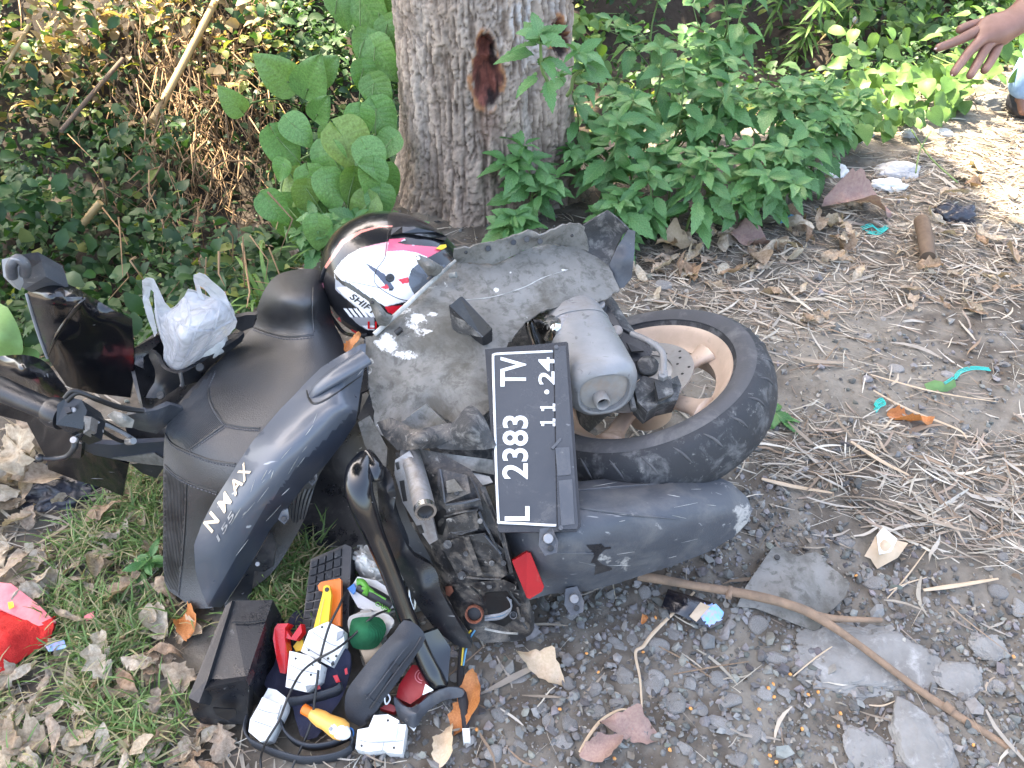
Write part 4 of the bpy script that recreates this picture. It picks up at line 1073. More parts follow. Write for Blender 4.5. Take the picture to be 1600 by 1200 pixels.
csheet('lower_cowl', Z2([(-40, 640, .38), (100, 690, .37), (240, 730, .37), (300, 800, .34), (370, 850, .32), (360, 960, .24), (200, 950, .22), (120, 800, .30), (-40, 760, .33)]), [], 'black_gloss', scooter, .01, 9)
gp = tube('hand_grip', Z2([(-60, 622, .50), (0, 650, .495), (110, 698, .487), (235, 750, .478)]), [.0205, .0205, .0195, .0185], 'black_plastic', scooter, n=18)
ge, gd = P(*Z2([(235, 750, .478)])[0]), None
gd = ge - P(*Z2([(110, 698, .487)])[0]); gd /= np.linalg.norm(gd)
revolve('grip_collar', ge, gd, [(.012, -.006), (.023, -.006), (.026, .004), (.024, .022), (.012, .024)], 'black_plastic', gp, 28)
sw = slab('switch_box', Z2([(255, 720, .505), (300, 685, .51), (365, 700, .505), (388, 745, .49), (370, 830, .465), (310, 850, .46), (250, 810, .48)]), (.005, .02, -.05), 'black_plastic', scooter, .008, 3)
bolt('button', P(*Z2([(330, 745, .50)])[0]), (0, -.6, .8), .004, .003, 'wire_grey', sw)
slab('button', Z2([(285, 735, .508), (310, 728, .508), (318, 752, .503), (295, 760, .503)]), (0, .003, -.006), 'black_plastic', sw, .001)
bl = tube('brake_lever', Z2([(395, 775, .475), (372, 830, .455), (338, 880, .44), (330, 915, .43), (300, 950, .415), (250, 960, .41), (185, 960, .415)]), [.008, .007, .006, .005, .0045, .0045, .004], 'black_plastic', scooter, n=10)
V, F = icos(2); mesh('lever_ball', V * .0075 + P(*Z2([(178, 960, .415)])[0]), F, 'black_plastic', bl)
slab('lever_clamp', Z2([(375, 770, .485), (408, 775, .48), (400, 830, .46), (372, 850, .455)]), (0, .01, -.02), 'steel', bl, .003)
bolt('bolt', P(*Z2([(335, 880, .446)])[0]), (0, -.5, .8), .006, .006, 'steel', bl)
for i, pp_ in enumerate(([(290, 690, .51), (330, 658, .52), (420, 690, .50), (520, 725, .46), (640, 748, .42)], [(300, 705, .505), (350, 668, .515), (440, 702, .49), (540, 738, .45), (640, 752, .42)],
                         [(400, 770, .47), (470, 800, .43), (560, 850, .37), (600, 880, .34)], [(395, 800, .46), (460, 840, .41), (530, 880, .36), (580, 890, .34)], [(410, 790, .465), (500, 822, .41), (590, 870, .35)])):
    tube('control_cable', Z2(pp_), [.004, .0035], 'wire_black' if i != 4 else 'wire_grey', scooter, n=8)
bolt('cable_nut', P(*Z2([(570, 885, .35)])[0]), (.7, -.3, .4), .007, .02, 'steel', scooter)
csheet('torn_trim', Z2([(478, 770, .43), (510, 748, .44), (560, 762, .43), (600, 790, .41), (590, 825, .39), (540, 820, .40), (500, 790, .42)]), Z2([(545, 785, .44)]), 'panel_chalk', scooter, .004, 6)
csheet('steering_cover', Z2([(560, 770, .41), (600, 760, .42), (700, 745, .40), (760, 720, .38), (820, 740, .34), (760, 800, .32), (700, 850, .30), (620, 835, .34), (575, 815, .38)]), Z2([(680, 790, .39)]), 'dusty_plastic', scooter, .01, 8)
csheet('leg_shield', Z2([(600, 480, .32), (715, 405, .33), (900, 420, .33), (1060, 400, .34), (1140, 330, .36), (1130, 400, .345), (1000, 520, .335), (880, 640, .32), (800, 760, .30), (740, 830, .27), (735, 900, .23), (580, 900, .22), (560, 820, .26), (640, 740, .28), (620, 650, .29), (600, 560, .31)]), Z2([(760, 560, .22), (850, 480, .24), (700, 700, .26)]), 'black_plastic', scooter, .008, 9)
gb = csheet('glove_box_rim', Z2([(668, 480, .375), (700, 500, .37), (720, 550, .365), (760, 575, .36), (810, 580, .36), (880, 545, .362), (960, 490, .37), (1060, 425, .38), (1090, 400, .385), (1080, 440, .365), (1000, 500, .345), (930, 560, .33), (880, 620, .315), (800, 640, .31), (740, 680, .30), (650, 690, .30), (690, 620, .32), (690, 560, .34), (665, 510, .36)]), Z2([(840, 590, .345)]), 'black_plastic', scooter, .008, 8, round_=2)[0]
slab('glove_box_catch', Z2([(795, 578, .368), (808, 576, .37), (818, 632, .335), (808, 642, .33), (800, 636, .332), (806, 626, .338)]), (0, .004, -.006), 'steel', gb, .001)
for c in ((895, 555, .366), (720, 680, .315)):
    bolt('bolt', P(*Z2([c])[0]), (0, -.6, .8), .008, .005, 'cast_dark', gb)
csheet('back_trim', Z2([(598, 470, .36), (720, 400, .40), (725, 430, .38), (640, 510, .34), (640, 560, .33), (600, 540, .33)]), [], 'black_plastic', scooter, .006, 7)
csheet('seat_front_trim', Z2([(1040, 335, .42), (1100, 320, .43), (1145, 320, .43), (1130, 375, .40), (1080, 395, .385), (1050, 380, .39)]), [], 'black_plastic', scooter, .01, 6)
fl_ = csheet('foot_board', Z2([(370, 890, .28), (500, 900, .275), (735, 885, .26), (735, 990, .19), (640, 980, .195), (500, 962, .215), (420, 945, .23), (370, 920, .25)]), [], 'charcoal_low', scooter, .01, 8)[0]
csheet('floor_trim', Z2([(500, 962, .225), (690, 938, .23), (735, 965, .21), (735, 995, .195), (640, 985, .20)]), [], 'panel_grey', fl_, .004, 7)
csheet('lower_fairing', Z2([(200, 915, .225), (330, 910, .235), (440, 940, .215), (575, 985, .175), (560, 1060, .13), (548, 1130, .08), (470, 1095, .095), (350, 1062, .115), (215, 1010, .15)]), [], 'black_gloss', scooter, .005, 9)
csheet('lower_fairing', Z2([(580, 985, .17), (700, 975, .18), (730, 1000, .16), (700, 1050, .12), (640, 1030, .13)]), [], 'black_plastic', scooter, .005, 8)

# ================================================================== GREY INNER PANEL lying over the wreck
GP = P(700, 520, .30)
panel = thing('body_panel', 'scuffed grey inner body panel resting on top of the fallen scooter', 'panel', GP)
gp_out = Z1([(670, 281, .50), (760, 285, .50), (850, 292, .50), (930, 262, .50), (1035, 205, .505), (1130, 190, .50), (1300, 215, .485), (1325, 235, .48), (1425, 300, .465), (1480, 412, .45), (1410, 470, .445), (1330, 488, .45), (1240, 497, .455), (1150, 510, .46), (1090, 530, .46), (1035, 562, .46), (985, 610, .46), (930, 680, .455), (900, 740, .45), (880, 850, .44), (840, 1010, .42), (800, 1048, .415), (700, 1090, .40), (620, 1060, .395), (520, 988, .405), (440, 1045, .395), (350, 1108, .38), (312, 1140, .37), (290, 1130, .37), (272, 1090, .375), (262, 1000, .385), (242, 910, .40), (232, 800, .42), (220, 655, .45), (262, 650, .455), (285, 625, .46), (400, 510, .475), (520, 400, .49)])
gp_c = Z1([(420, 800, .432), (560, 620, .468), (640, 420, .488), (800, 420, .487), (820, 560, .472), (960, 400, .482), (1140, 330, .482), (1300, 340, .473), (620, 850, .435), (740, 900, .435), (700, 700, .458), (1020, 480, .468), (470, 950, .415)])
gpo, gpz = csheet('panel_sheet', gp_out, gp_c, 'panel_grey', panel, .004, 5, wob=.008, jag=1.1,
                  wear=[(q[0], q[1], a / 3.158, b / 3.158, c) for q, a, b, c in zip(Z1([(480, 560), (400, 520), (330, 690), (420, 740), (520, 625), (870, 420), (300, 1090), (250, 800), (560, 540), (940, 330), (480, 600), (1200, 320), (1000, 560), (600, 400), (330, 660), (1420, 320)]), (90, 110, 90, 90, 50, 18, 60, 40, 40, 12, 160, 60, 120, 80, 60, 60), (45, 50, 60, 45, 25, 22, 50, 160, 30, 14, 130, 20, 30, 40, 40, 60), (.68, .62, .70, .62, .60, .7, .58, .50, .60, .7, .50, .47, .44, .5, .66, .47))])
csheet('top_flange', Z1([(655, 228, .535), (700, 215, .54), (900, 170, .545), (1030, 128, .55), (1045, 125, .55), (1080, 152, .545), (1160, 120, .545), (1240, 90, .545), (1285, 95, .54), (1305, 110, .535), (1325, 235, .482), (1300, 218, .487), (1130, 193, .502), (1035, 208, .507), (930, 265, .502), (850, 295, .502), (760, 288, .502), (668, 283, .502)]), [], 'panel_grey', panel, .004, 6, jag=.9)
csheet('end_pocket', Z1([(1300, 103, .535), (1360, 65, .55), (1420, 26, .56), (1480, 80, .545), (1522, 122, .53), (1490, 150, .51), (1460, 210, .49), (1425, 300, .467), (1370, 260, .475), (1322, 232, .483)]), Z1([(1400, 150, .50)]), 'cast_dark', panel, .004, 6)
csheet('end_flap', Z1([(1522, 122, .53), (1556, 130, .525), (1552, 230, .49), (1538, 360, .445), (1500, 408, .43), (1482, 412, .43), (1430, 330, .455), (1425, 300, .465), (1465, 210, .495)]), Z1([(1510, 260, .49)]), 'dusty_plastic', panel, .006, 6)
tube('edge_rod', Z1([(268, 640, .462), (400, 520, .485), (540, 390, .503), (668, 275, .515)]), [.0048, .0048, .0045, .003], 'panel_chalk', panel, n=10)
bk = csheet('bracket_tab', Z1([(470, 255, .56), (492, 247, .565), (545, 268, .55), (610, 308, .53), (600, 330, .52), (560, 362, .50), (535, 355, .50), (510, 320, .525), (480, 285, .55)]), Z1([(530, 310, .55)]), 'panel_grey', panel, .003, 4)[0]
V, F = disc_geo(P(*Z1([(486, 264, .562)])[0]), (0, -.6, .8), .0035, .002, 10); mesh('screw_eye', V, F, 'white_plastic', bk)
bk = csheet('bracket_tab', Z1([(240, 475, .53), (258, 456, .535), (275, 470, .53), (330, 535, .50), (362, 548, .492), (340, 590, .475), (305, 612, .465), (285, 590, .475), (260, 530, .505)]), Z1([(300, 545, .515)]), 'panel_grey', panel, .003, 4)[0]
V, F = disc_geo(P(*Z1([(258, 482, .528)])[0]), (0, -.6, .8), .003, .002, 10); mesh('screw_eye', V, F, 'wire_black', bk)
fin = slab('fin', Z1([(640, 498, .53), (690, 455, .545), (702, 452, .545), (850, 610, .505), (848, 622, .50), (800, 655, .485)]), (0, .012, -.035), 'black_plastic', panel, .002)
csheet('fin_side', Z1([(636, 498, .528), (700, 560, .51), (800, 655, .487), (655, 625, .463), (645, 570, .485)]), [], 'cast_dark', fin, .004, 6)
for a, b in (((640, 350), (672, 345)), ((535, 375), (555, 355)), ((375, 635), (402, 612))):
    q = Z1([a, b]); tube('peg', [q[0] + (float(gpz(q[0])[0]) + .008,), q[1] + (float(gpz(q[1])[0]) + .012,)], .006, 'panel_chalk' if a[0] == 640 else 'wire_black', panel, n=10)
for a in ((955, 185), (1020, 170), (1085, 180), (830, 215)):
    q = Z1([a])[0]; bolt('flange_clip', P(q[0], q[1], .535), (0, -.8, .5), .006, .008, 'black_plastic', panel, 8)
for a in ((1243, 152), (720, 235)):
    q = Z1([a])[0]; V, F = disc_geo(P(q[0], q[1], .53), (0, -.8, .5), .0035, .003, 10); mesh('hole', V, F, 'wire_black', panel)
tube('scrape_line', zoff(gpo, gpz, crom(np.array(Z1([(700, 470), (850, 455), (1000, 410), (1100, 360), (1225, 320)])), 8), .0), [.0006, .0012, .0016, .0012, .0004], 'panel_chalk', panel, world=True, n=5, sm=1)
csheet('left_lip', Z1([(220, 660, .452), (232, 800, .422), (242, 910, .402), (200, 930, .38), (185, 1040, .36), (175, 1060, .355), (180, 950, .37), (205, 800, .40)]), [], 'black_plastic', panel, .004, 6)
csheet('left_lip', Z1([(185, 1050, .36), (250, 920, .395), (275, 960, .385), (270, 1060, .37), (240, 1085, .36)]), [], 'black_plastic', panel, .004, 6)

# ================================================================== HELMET
HC = PD(620, 447, 1.64)
helmet = thing('helmet', 'white, black and pink full face helmet wedged between seat and grey panel', 'helmet', HC)
hu = np.array([.80, -.30, -.52]); hu /= np.linalg.norm(hu)             # towards the visor
hw = np.array([.42, .35, .84]); hw -= hu * np.dot(hw, hu); hw /= np.linalg.norm(hw)   # towards the crown
hs_ = np.cross(hu, hw)
HR = np.array([.168, .148, .130])
nu, nv = 560, 360
A, B = np.meshgrid(np.linspace(0, 2 * np.pi, nu, endpoint=False), np.linspace(-np.pi / 2 + .001, np.pi / 2 - .001, nv))
lx, ly, lz = np.cos(B) * np.cos(A), np.cos(B) * np.sin(A), np.sin(B)      # lx visor, ly side, lz crown
k = 1 + .06 * sstep(.2, 1, lx) * sstep(.2, -.6, lz) - .03 * sstep(-.3, -1, lx) * sstep(0, -1, lz)
cut = np.maximum(lz, -.72 + .10 * lx)
def hpt(x, y, z): return HC + hu * (x * HR[0]) + hs_ * (y * HR[2]) + hw * (z * HR[1])
HV = (HC + (lx * k * HR[0])[..., None] * hu + (ly * k * HR[2])[..., None] * hs_ + (cut * k * HR[1])[..., None] * hw)
hpx = proj(HV.reshape(-1, 3)).reshape(HV.shape[:2] + (2,))
colh = np.zeros(HV.shape); colh[:] = (.012, .012, .014)
def paint(poly, c):
    mk = inpoly(hpx.reshape(-1, 2), Z8(poly)).reshape(lx.shape); colh[mk] = c
WH = (.82, .82, .83); PK = (.72, .10, .17); RD = (.62, .015, .03); BK = (.012, .012, .015)
paint([(150, 500), (300, 260), (480, 170), (640, 130), (760, 128), (760, 140), (640, 145), (490, 190), (330, 290), (170, 510)], (.70, .25, .2))
paint([(240, 540), (300, 450), (370, 390), (470, 335), (600, 300), (730, 275), (860, 245), (1000, 330), (1180, 330), (1080, 410), (1000, 460), (930, 520), (905, 600), (910, 660), (960, 750), (905, 800), (700, 850), (560, 770), (380, 640), (245, 600)], WH)
paint([(470, 332), (600, 298), (725, 272), (705, 400), (640, 380), (560, 350)], (.80, .38, .42))
paint([(730, 250), (880, 240), (810, 285), (900, 300), (1170, 320), (1195, 350), (1080, 412), (980, 372), (860, 352), (712, 362)], PK)
paint([(800, 282), (870, 258), (1000, 255), (1190, 262), (1205, 290), (1190, 318), (1000, 305), (880, 298)], BK)
paint([(505, 455), (560, 480), (690, 560), (780, 690), (765, 705), (720, 690), (610, 560)], (.05, .06, .09))
paint([(810, 610), (905, 585), (908, 640), (850, 650)], RD); paint([(650, 680), (710, 650), (735, 690), (700, 700)], RD)
paint([(735, 690), (780, 690), (765, 712), (725, 708)], BK)
paint([(240, 545), (300, 610), (420, 680), (555, 775), (600, 850), (500, 800), (380, 715), (250, 600)], BK)
paint([(330, 612), (650, 680), (650, 690), (330, 622)], (.15, .15, .17))
paint([(250, 600), (380, 715), (500, 800), (600, 870), (610, 950), (540, 930), (430, 850), (330, 770), (250, 700)], (.30, .31, .33))
paint([(258, 680), (350, 676), (480, 760), (610, 850), (615, 950), (560, 930), (440, 850), (330, 760)], (.68, .68, .67))
for k_ in range(5):
    x = 322 + k_ * 45; paint([(x, 868), (x + 28, 868), (x + 90, 946), (x + 62, 946)], WH)
paint([(390, 948), (600, 946), (600, 1060), (520, 1055), (440, 1000)], (.28, .28, .29)); paint([(490, 1022), (600, 1020), (600, 1062), (535, 1058)], WH)
paint([(690, 850), (800, 845), (930, 840), (890, 890), (780, 930), (720, 900)], RD)
paint([(100, 670), (140, 640), (150, 680), (130, 700)], (.8, .3, .4)); paint([(110, 700), (160, 740), (165, 800), (150, 815), (115, 730)], WH); paint([(130, 725), (155, 745), (158, 790), (148, 795)], BK)
paint([(150, 815), (168, 810), (235, 915), (205, 915)], RD); paint([(250, 965), (290, 945), (305, 985), (270, 1005)], RD)
paint([(275, 1005), (290, 1003), (360, 1060), (340, 1062)], WH); paint([(325, 1065), (400, 1055), (460, 1085), (350, 1105)], RD)
_I = np.arange(nu * nv).reshape(nv, nu); _J = np.roll(_I, -1, 1)
_F = np.stack([_I[:-1], _J[:-1], _J[1:], _I[1:]], -1).reshape(-1, 4).tolist() + [_I[0].tolist()[::-1], _I[-1].tolist()]
shell = mesh('shell', HV.reshape(-1, 3), _F, 'helmet_paint', helmet, cols=colh.reshape(-1, 3))
def hhit(px, py, grow=1.004):
    """where the sight line of a photo pixel meets the shell"""
    d = ray(px, py); o = CAM - HC
    Dm = np.array([np.dot(d, hu) / HR[0], np.dot(d, hs_) / HR[2], np.dot(d, hw) / HR[1]]) / grow
    Om = np.array([np.dot(o, hu) / HR[0], np.dot(o, hs_) / HR[2], np.dot(o, hw) / HR[1]]) / grow
    a, b, c = Dm @ Dm, 2 * Dm @ Om, Om @ Om - 1
    t = (-b - math.sqrt(max(b * b - 4 * a * c, 0))) / (2 * a)
    return CAM + d * t
def htext(s, p0, p1, hgt, m, shear=.2):
    V, F = text_geo(s, .02, .015, shear); a, b = np.array(Z8([p0, p1])); r = b - a; n = np.array([r[1], -r[0]]) / np.linalg.norm(r) * hgt / 5.714
    W = [hhit(*(a + r * v[0] + n * v[1]), 1.004 + .005 * v[2]) for v in V]
    return mesh('lettering', W, F, m, shell, False)
htext('SHIFT', (372, 775), (600, 935), 58, 'wire_black')
htext('LI', (540, 1050), (622, 1050), 65, 'red_plastic', 0)
pc_ = hhit(*Z8([(740, 595)])[0]); pnrm = pc_ - HC
kn = revolve('visor_pivot', pc_, CAM - pc_, [(.0, 0), (.0085, 0), (.0085, .003), (.007, .0045), (.0, .0045)], 'black_plastic', shell, 28)
tube('pivot_slot', [pc_ + (CAM - pc_) / np.linalg.norm(CAM - pc_) * .0045 + np.array([x, 0, x * .4]) for x in (-.004, .004)], .0012, 'wire_black', kn, world=True, n=6, sm=1)
vg = [hhit(*q, 1.0035) for q in crom(np.array(Z8([(725, 180), (705, 330), (690, 420), (625, 510), (598, 580), (605, 640), (660, 695), (740, 745), (830, 785), (905, 800)])), 5)]
tube('visor_edge', vg, .0007, 'wire_black', shell, world=True, n=5, sm=1)
vz = [[hhit(*q, 1.012) for q in Z8(r)] for r in ([(1000, 470), (940, 520), (910, 590), (908, 650), (930, 700), (965, 752)], [(1120, 470), (1080, 530), (1050, 600), (1050, 660), (1050, 720), (1060, 780)], [(1260, 480), (1250, 540), (1220, 600), (1210, 680), (1200, 740), (1190, 800)])]
VV = np.array(vz).reshape(-1, 3); n_ = 6
mesh('visor', np.vstack([VV, VV + (HC - VV) * .015]), [[i * n_ + j, i * n_ + j + 1, (i + 1) * n_ + j + 1, (i + 1) * n_ + j] for i in range(2) for j in range(5)] + [[18 + i * n_ + j, 18 + (i + 1) * n_ + j, 18 + (i + 1) * n_ + j + 1, 18 + i * n_ + j + 1] for i in range(2) for j in range(5)], 'visor', helmet)
def hpatch(name, pts, g, m, par, hgt=.012):
    bm = bmesh.new(); t = [bm.verts.new(hhit(*q, g + hgt / .15)) for q in Z8(pts)]; u = [bm.verts.new(hhit(*q, .97)) for q in Z8(pts)]; n = len(t)
    bm.faces.new(t); bm.faces.new(u[::-1])
    for i in range(n): bm.faces.new([t[i], u[i], u[(i + 1) % n], t[(i + 1) % n]])
    return bm_obj(name, bm, m, par, .002, 2)
hpatch('top_vent', [(760, 150), (850, 135), (980, 150), (1150, 185), (1250, 225), (1230, 262), (1000, 215), (850, 195), (745, 215)], 1.0, 'black_gloss', helmet, .007)
hpatch('brow_vent', [(1150, 335), (1190, 300), (1240, 296), (1245, 320), (1200, 345)], 1.0, 'yellow_plastic', helmet, .004)
tube('chin_edge', [hhit(*q, 1.0) for q in crom(np.array(Z8([(160, 505), (120, 640), (130, 760), (190, 900), (250, 990), (330, 1085), (440, 1110), (540, 1100)])), 4)], .004, 'black_plastic', helmet, world=True, n=8, sm=1)

# ================================================================== CARRIER BAG in the footwell
bag = thing('carrier_bag', 'thin white plastic carrier bag standing in the open glove box', 'plastic bag', P(*Z2([(800, 560, .34)])[0]))
def film(name, out, ctrl, wob=.02, parent=bag, m='bag_film', step=5, th=.0006):
    return csheet(name, out, ctrl, m, parent, th, step, wob=wob, wfreq=40)[0]
bo = Z2([(690, 300, .47), (720, 330, .46), (790, 280, .48), (840, 215, .51), (890, 230, .50), (935, 250, .49), (980, 240, .50), (1025, 270, .48), (1060, 350, .435), (1050, 380, .42), (1000, 430, .40), (920, 490, .375), (860, 540, .36), (810, 572, .35), (760, 560, .35), (725, 520, .36), (730, 460, .385), (700, 370, .43)])
bagz = tps(bo + Z2([(800, 420, .47), (900, 380, .48), (960, 320, .495), (780, 500, .41), (850, 320, .49), (1000, 360, .46)]))
film('bag_front', bo, Z2([(800, 420, .47), (900, 380, .48), (960, 320, .495), (780, 500, .41), (850, 320, .49), (1000, 360, .46)]), .022, step=3)
film('bag_back', [(x, y - 3, z - .035) for x, y, z in bo], [(280, 520, .36)], .02)
for hp_ in (Z2([(632, 165, .53), (650, 155, .535), (685, 160, .535), (705, 200, .52), (735, 265, .49), (770, 300, .47), (760, 340, .455), (720, 360, .44), (695, 320, .46), (690, 225, .50), (672, 205, .505), (662, 240, .49), (690, 330, .455), (700, 400, .42), (690, 420, .41), (650, 310, .46), (635, 240, .49)]),
            Z2([(862, 140, .565), (885, 128, .57), (915, 140, .565), (960, 180, .54), (1000, 215, .52), (1025, 275, .49), (1055, 340, .45), (1010, 360, .44), (985, 300, .47), (940, 240, .50), (905, 195, .525), (890, 190, .53), (915, 260, .49), (930, 320, .46), (905, 310, .46), (880, 220, .51), (865, 170, .54)])):
    film('bag_handle', hp_, [], .03, step=4, th=.001)
mesh('contents', (lambda v: v * np.array([.05, .04, .045]) + P(*Z2([(900, 430, .38)])[0]))(icos(3)[0] * (1 + .25 * (fbm(icos(3)[0] * 2, 4)[:, None] - .5))), icos(3)[1], 'cotton', bag)
mesh('contents', (lambda v: v * np.array([.018, .015, .014]) + P(*Z2([(975, 395, .39)])[0]))(icos(2)[0]), icos(2)[1], 'yellow_plastic', bag)
for k_, fp_ in enumerate(([(740, 520), (735, 440), (710, 360), (690, 250)], [(770, 545), (790, 460), (770, 370), (735, 310)], [(800, 560), (850, 470), (880, 380), (940, 290)], [(850, 530), (920, 450), (960, 370), (985, 270)], [(760, 330), (850, 380), (940, 390), (1030, 350)], [(900, 490), (960, 420), (1010, 380)], [(830, 250), (850, 330), (830, 420)])):
    tube('fold', zoff(None, bagz, crom(np.array(Z2(fp_)), 5), .003), [.0008, .0032, .0026, .0008], 'bag_film', bag, world=True, n=6, sm=1)

# ================================================================== THINGS SPILLED FROM UNDER THE SEAT
def prop(name, label, cat, px, py, z=0.0, group=None): return thing(name, label, cat, P(px, py, z), group)
# black battery tray
bx = prop('storage_tray', 'long black plastic battery tray with a broken end lying on the grass', 'tray', 355, 1060)
tr_ = slab('tray_body', Z6([(255, 375, .155), (462, 370, .15), (330, 765, .125), (135, 760, .125)]), (.0, .01, -.12), 'black_plastic', bx, .006, 3)
slab('tray_rim', Z6([(228, 400, .162), (262, 372, .165), (140, 765, .135), (96, 880, .125), (46, 852, .128)]), (.006, .012, -.035), 'black_plastic', bx, .004)
slab('tray_end', Z6([(46, 852, .128), (150, 800, .13), (330, 765, .13), (345, 800, .12), (336, 985, .02), (112, 985, .02), (70, 940, .05)]), (0, .03, -.012), 'black_plastic', bx, .006, 3)
bm_ = Z6([(165, 905, .090), (215, 908, .088), (275, 912, .085), (282, 940, .07), (240, 965, .055), (205, 955, .06), (180, 935, .075)])
slab('torn_hole', [(x, y, z + .004) for x, y, z in bm_], (0, .003, -.002), 'wire_black', bx, 0)
tube('tray_rib', Z6([(262, 480, .155), (330, 482, .153), (425, 470, .15)]), .0015, 'black_plastic', bx, n=6)
# ribbed rubber footrest
rb = prop('footrest', 'black rubber footrest with raised squares leaning among the spilled tools', 'footrest', 512, 960)
fr0 = Z6([(648, 170, .115), (818, 95, .14), (850, 110, .138), (832, 560, .065), (600, 560, .06)])
slab('footrest_body', fr0, (0, .02, -.045), 'black_plastic', rb, .004, 3)
ra, rbb, rc, rd_ = [np.array(P(*q)) for q in Z6([(656, 180, .1155), (806, 112, .1385), (790, 552, .066), (604, 552, .0605)])]
fn_ = np.cross(rbb - ra, rd_ - ra); fn_ /= np.linalg.norm(fn_); fn_ = fn_ if fn_[2] > 0 else -fn_
for i in range(4):
    for j in range(9):
        def q_(u, v): return (ra * (1 - u) + rbb * u) * (1 - v) + (rd_ * (1 - u) + rc * u) * v
        u0, u1, v0, v1 = (i + .1) / 4, (i + .9) / 4, (j + .1) / 9, (j + .88) / 9
        cs = [q_(u0, v0), q_(u1, v0), q_(u1, v1), q_(u0, v1)]
        bm = bmesh.new(); t = [bm.verts.new(c + fn_ * .004) for c in cs]; u = [bm.verts.new(c - fn_ * .001) for c in cs]
        bm.faces.new(t); [bm.faces.new([t[e], u[e], u[(e + 1) % 4], t[(e + 1) % 4]]) for e in range(4)]
        bm_obj('tread_block', bm, 'rubber', rb, .0008, 1)
# cutters and handles
oc = prop('tool_handle', 'flat orange plastic handle lying on the black footrest', 'handle', 515, 950)
slab('handle_body', Z6([(683, 300, .135), (700, 282, .138), (790, 264, .142), (798, 270, .142), (796, 500, .105), (746, 492, .105), (744, 330, .13), (690, 325, .132)]), (0, .006, -.014), 'orange_plastic', oc, .002)
yc = prop('box_cutter', 'yellow plastic box cutter lying on the orange handle', 'cutter', 500, 955)
yb = slab('cutter_body', Z6([(706, 345, .150), (712, 305, .155), (725, 297, .156), (742, 302, .155), (750, 345, .15), (736, 480, .125), (708, 520, .118), (660, 522, .118)]), (0, .005, -.012), 'yellow_plastic', yc, .002)
V, F = disc_geo(P(*Z6([(729, 320, .1535)])[0]), (0, -.4, .9), .0042, .001, 12); mesh('hanging_hole', V, F, 'wire_black', yb)
tube('slider_track', Z6([(715, 365, .151), (700, 440, .138), (690, 500, .126)]), .0012, 'tan_plastic', yb, n=6)
yt = prop('yellow_scrap', 'small yellow plastic piece beside the red handle', 'plastic', 465, 1010)
slab('piece_body', Z6([(562, 600, .07), (585, 570, .075), (612, 566, .075), (612, 620, .068), (575, 624, .066)]), (0, .004, -.012), 'yellow_plastic', yt, .003)
rh = prop('saw_handle', 'hooked glossy red plastic tool handle beside the white breakers', 'handle', 440, 1010)
slab('handle_grip', Z6([(462, 560, .105), (470, 510, .115), (485, 488, .12), (540, 486, .12), (522, 510, .115), (520, 560, .105), (535, 640, .085), (536, 690, .075), (524, 735, .065), (498, 730, .065), (480, 660, .08)]), (.004, .008, -.022), 'red_plastic', rh, .005, 3)
slab('handle_hook', Z6([(520, 510, .112), (535, 530, .108), (552, 556, .10), (600, 488, .115), (606, 530, .105), (575, 572, .095), (528, 560, .10)]), (.004, .006, -.014), 'red_plastic', rh, .003, 2)
# circuit breakers
def breaker(label, pts, vec, cat='circuit breaker'):
    x = np.mean([q[0] for q in pts]); y = np.mean([q[1] for q in pts])
    b = prop('circuit_breaker', label, cat, x, y, group='circuit breakers spilled from the scooter')
    bd_ = slab('breaker_body', pts, vec, 'white_plastic', b, .0025)
    return b, bd_
b1, bb = breaker('white circuit breaker lying under the yellow box cutter', Z6([(640, 522, .125), (705, 490, .13), (735, 478, .132), (812, 520, .125), (815, 590, .112), (752, 700, .09), (600, 625, .105)]), (0, .012, -.035))
slab('lever', Z6([(780, 530, .128), (812, 520, .13), (806, 548, .125), (775, 572, .118)]), (0, .003, -.012), 'grey_plastic', b1, .002)
for c in ((640, 617, .112), (735, 660, .102), (775, 648, .102), (705, 505, .13)):
    V, F = disc_geo(P(*Z6([c])[0]), (0, -.4, .9), .0022, .0008, 10); mesh('screw_hole', V, F, 'wire_black', b1)
slab('terminal', Z6([(748, 682, .098), (760, 672, .099), (765, 690, .094), (752, 700, .092)]), (0, .002, -.004), 'wire_black', b1, .001)
b2, bb = breaker('white circuit breaker propped against the red handle', Z6([(545, 622, .115), (640, 645, .115), (700, 690, .108), (690, 770, .09), (628, 825, .08), (525, 800, .085)]), (.002, .015, -.045))
slab('terminal', Z6([(622, 795, .093), (665, 790, .09), (630, 824, .082)]), (0, .003, -.006), 'grey_plastic', b2, .001)
slab('breaker_step', Z6([(600, 640, .122), (700, 690, .114), (695, 720, .107), (590, 665, .116)]), (0, .004, -.01), 'white_plastic', b2, .002)
for c in ((575, 660, .118), (650, 740, .103), (660, 690, .112)):
    V, F = disc_geo(P(*Z6([c])[0]), (0, -.4, .9), .0022, .0008, 10); mesh('screw_hole', V, F, 'wire_black', b2)
b3, bb = breaker('scuffed white circuit breaker inside the black belt loop', Z6([(440, 805, .075), (480, 815, .077), (525, 850, .072), (515, 905, .065), (440, 1060, .045), (400, 1070, .045), (342, 1020, .05), (350, 960, .058)]), (0, .01, -.042))
slab('breaker_step', Z6([(410, 850, .082), (500, 890, .078), (480, 960, .068), (370, 935, .072)]), (0, .004, -.012), 'white_plastic', b3, .003)
tube('seam_line', Z6([(362, 965, .062), (420, 985, .06), (460, 1000, .058)]), .0008, 'grey_plastic', b3, n=5)
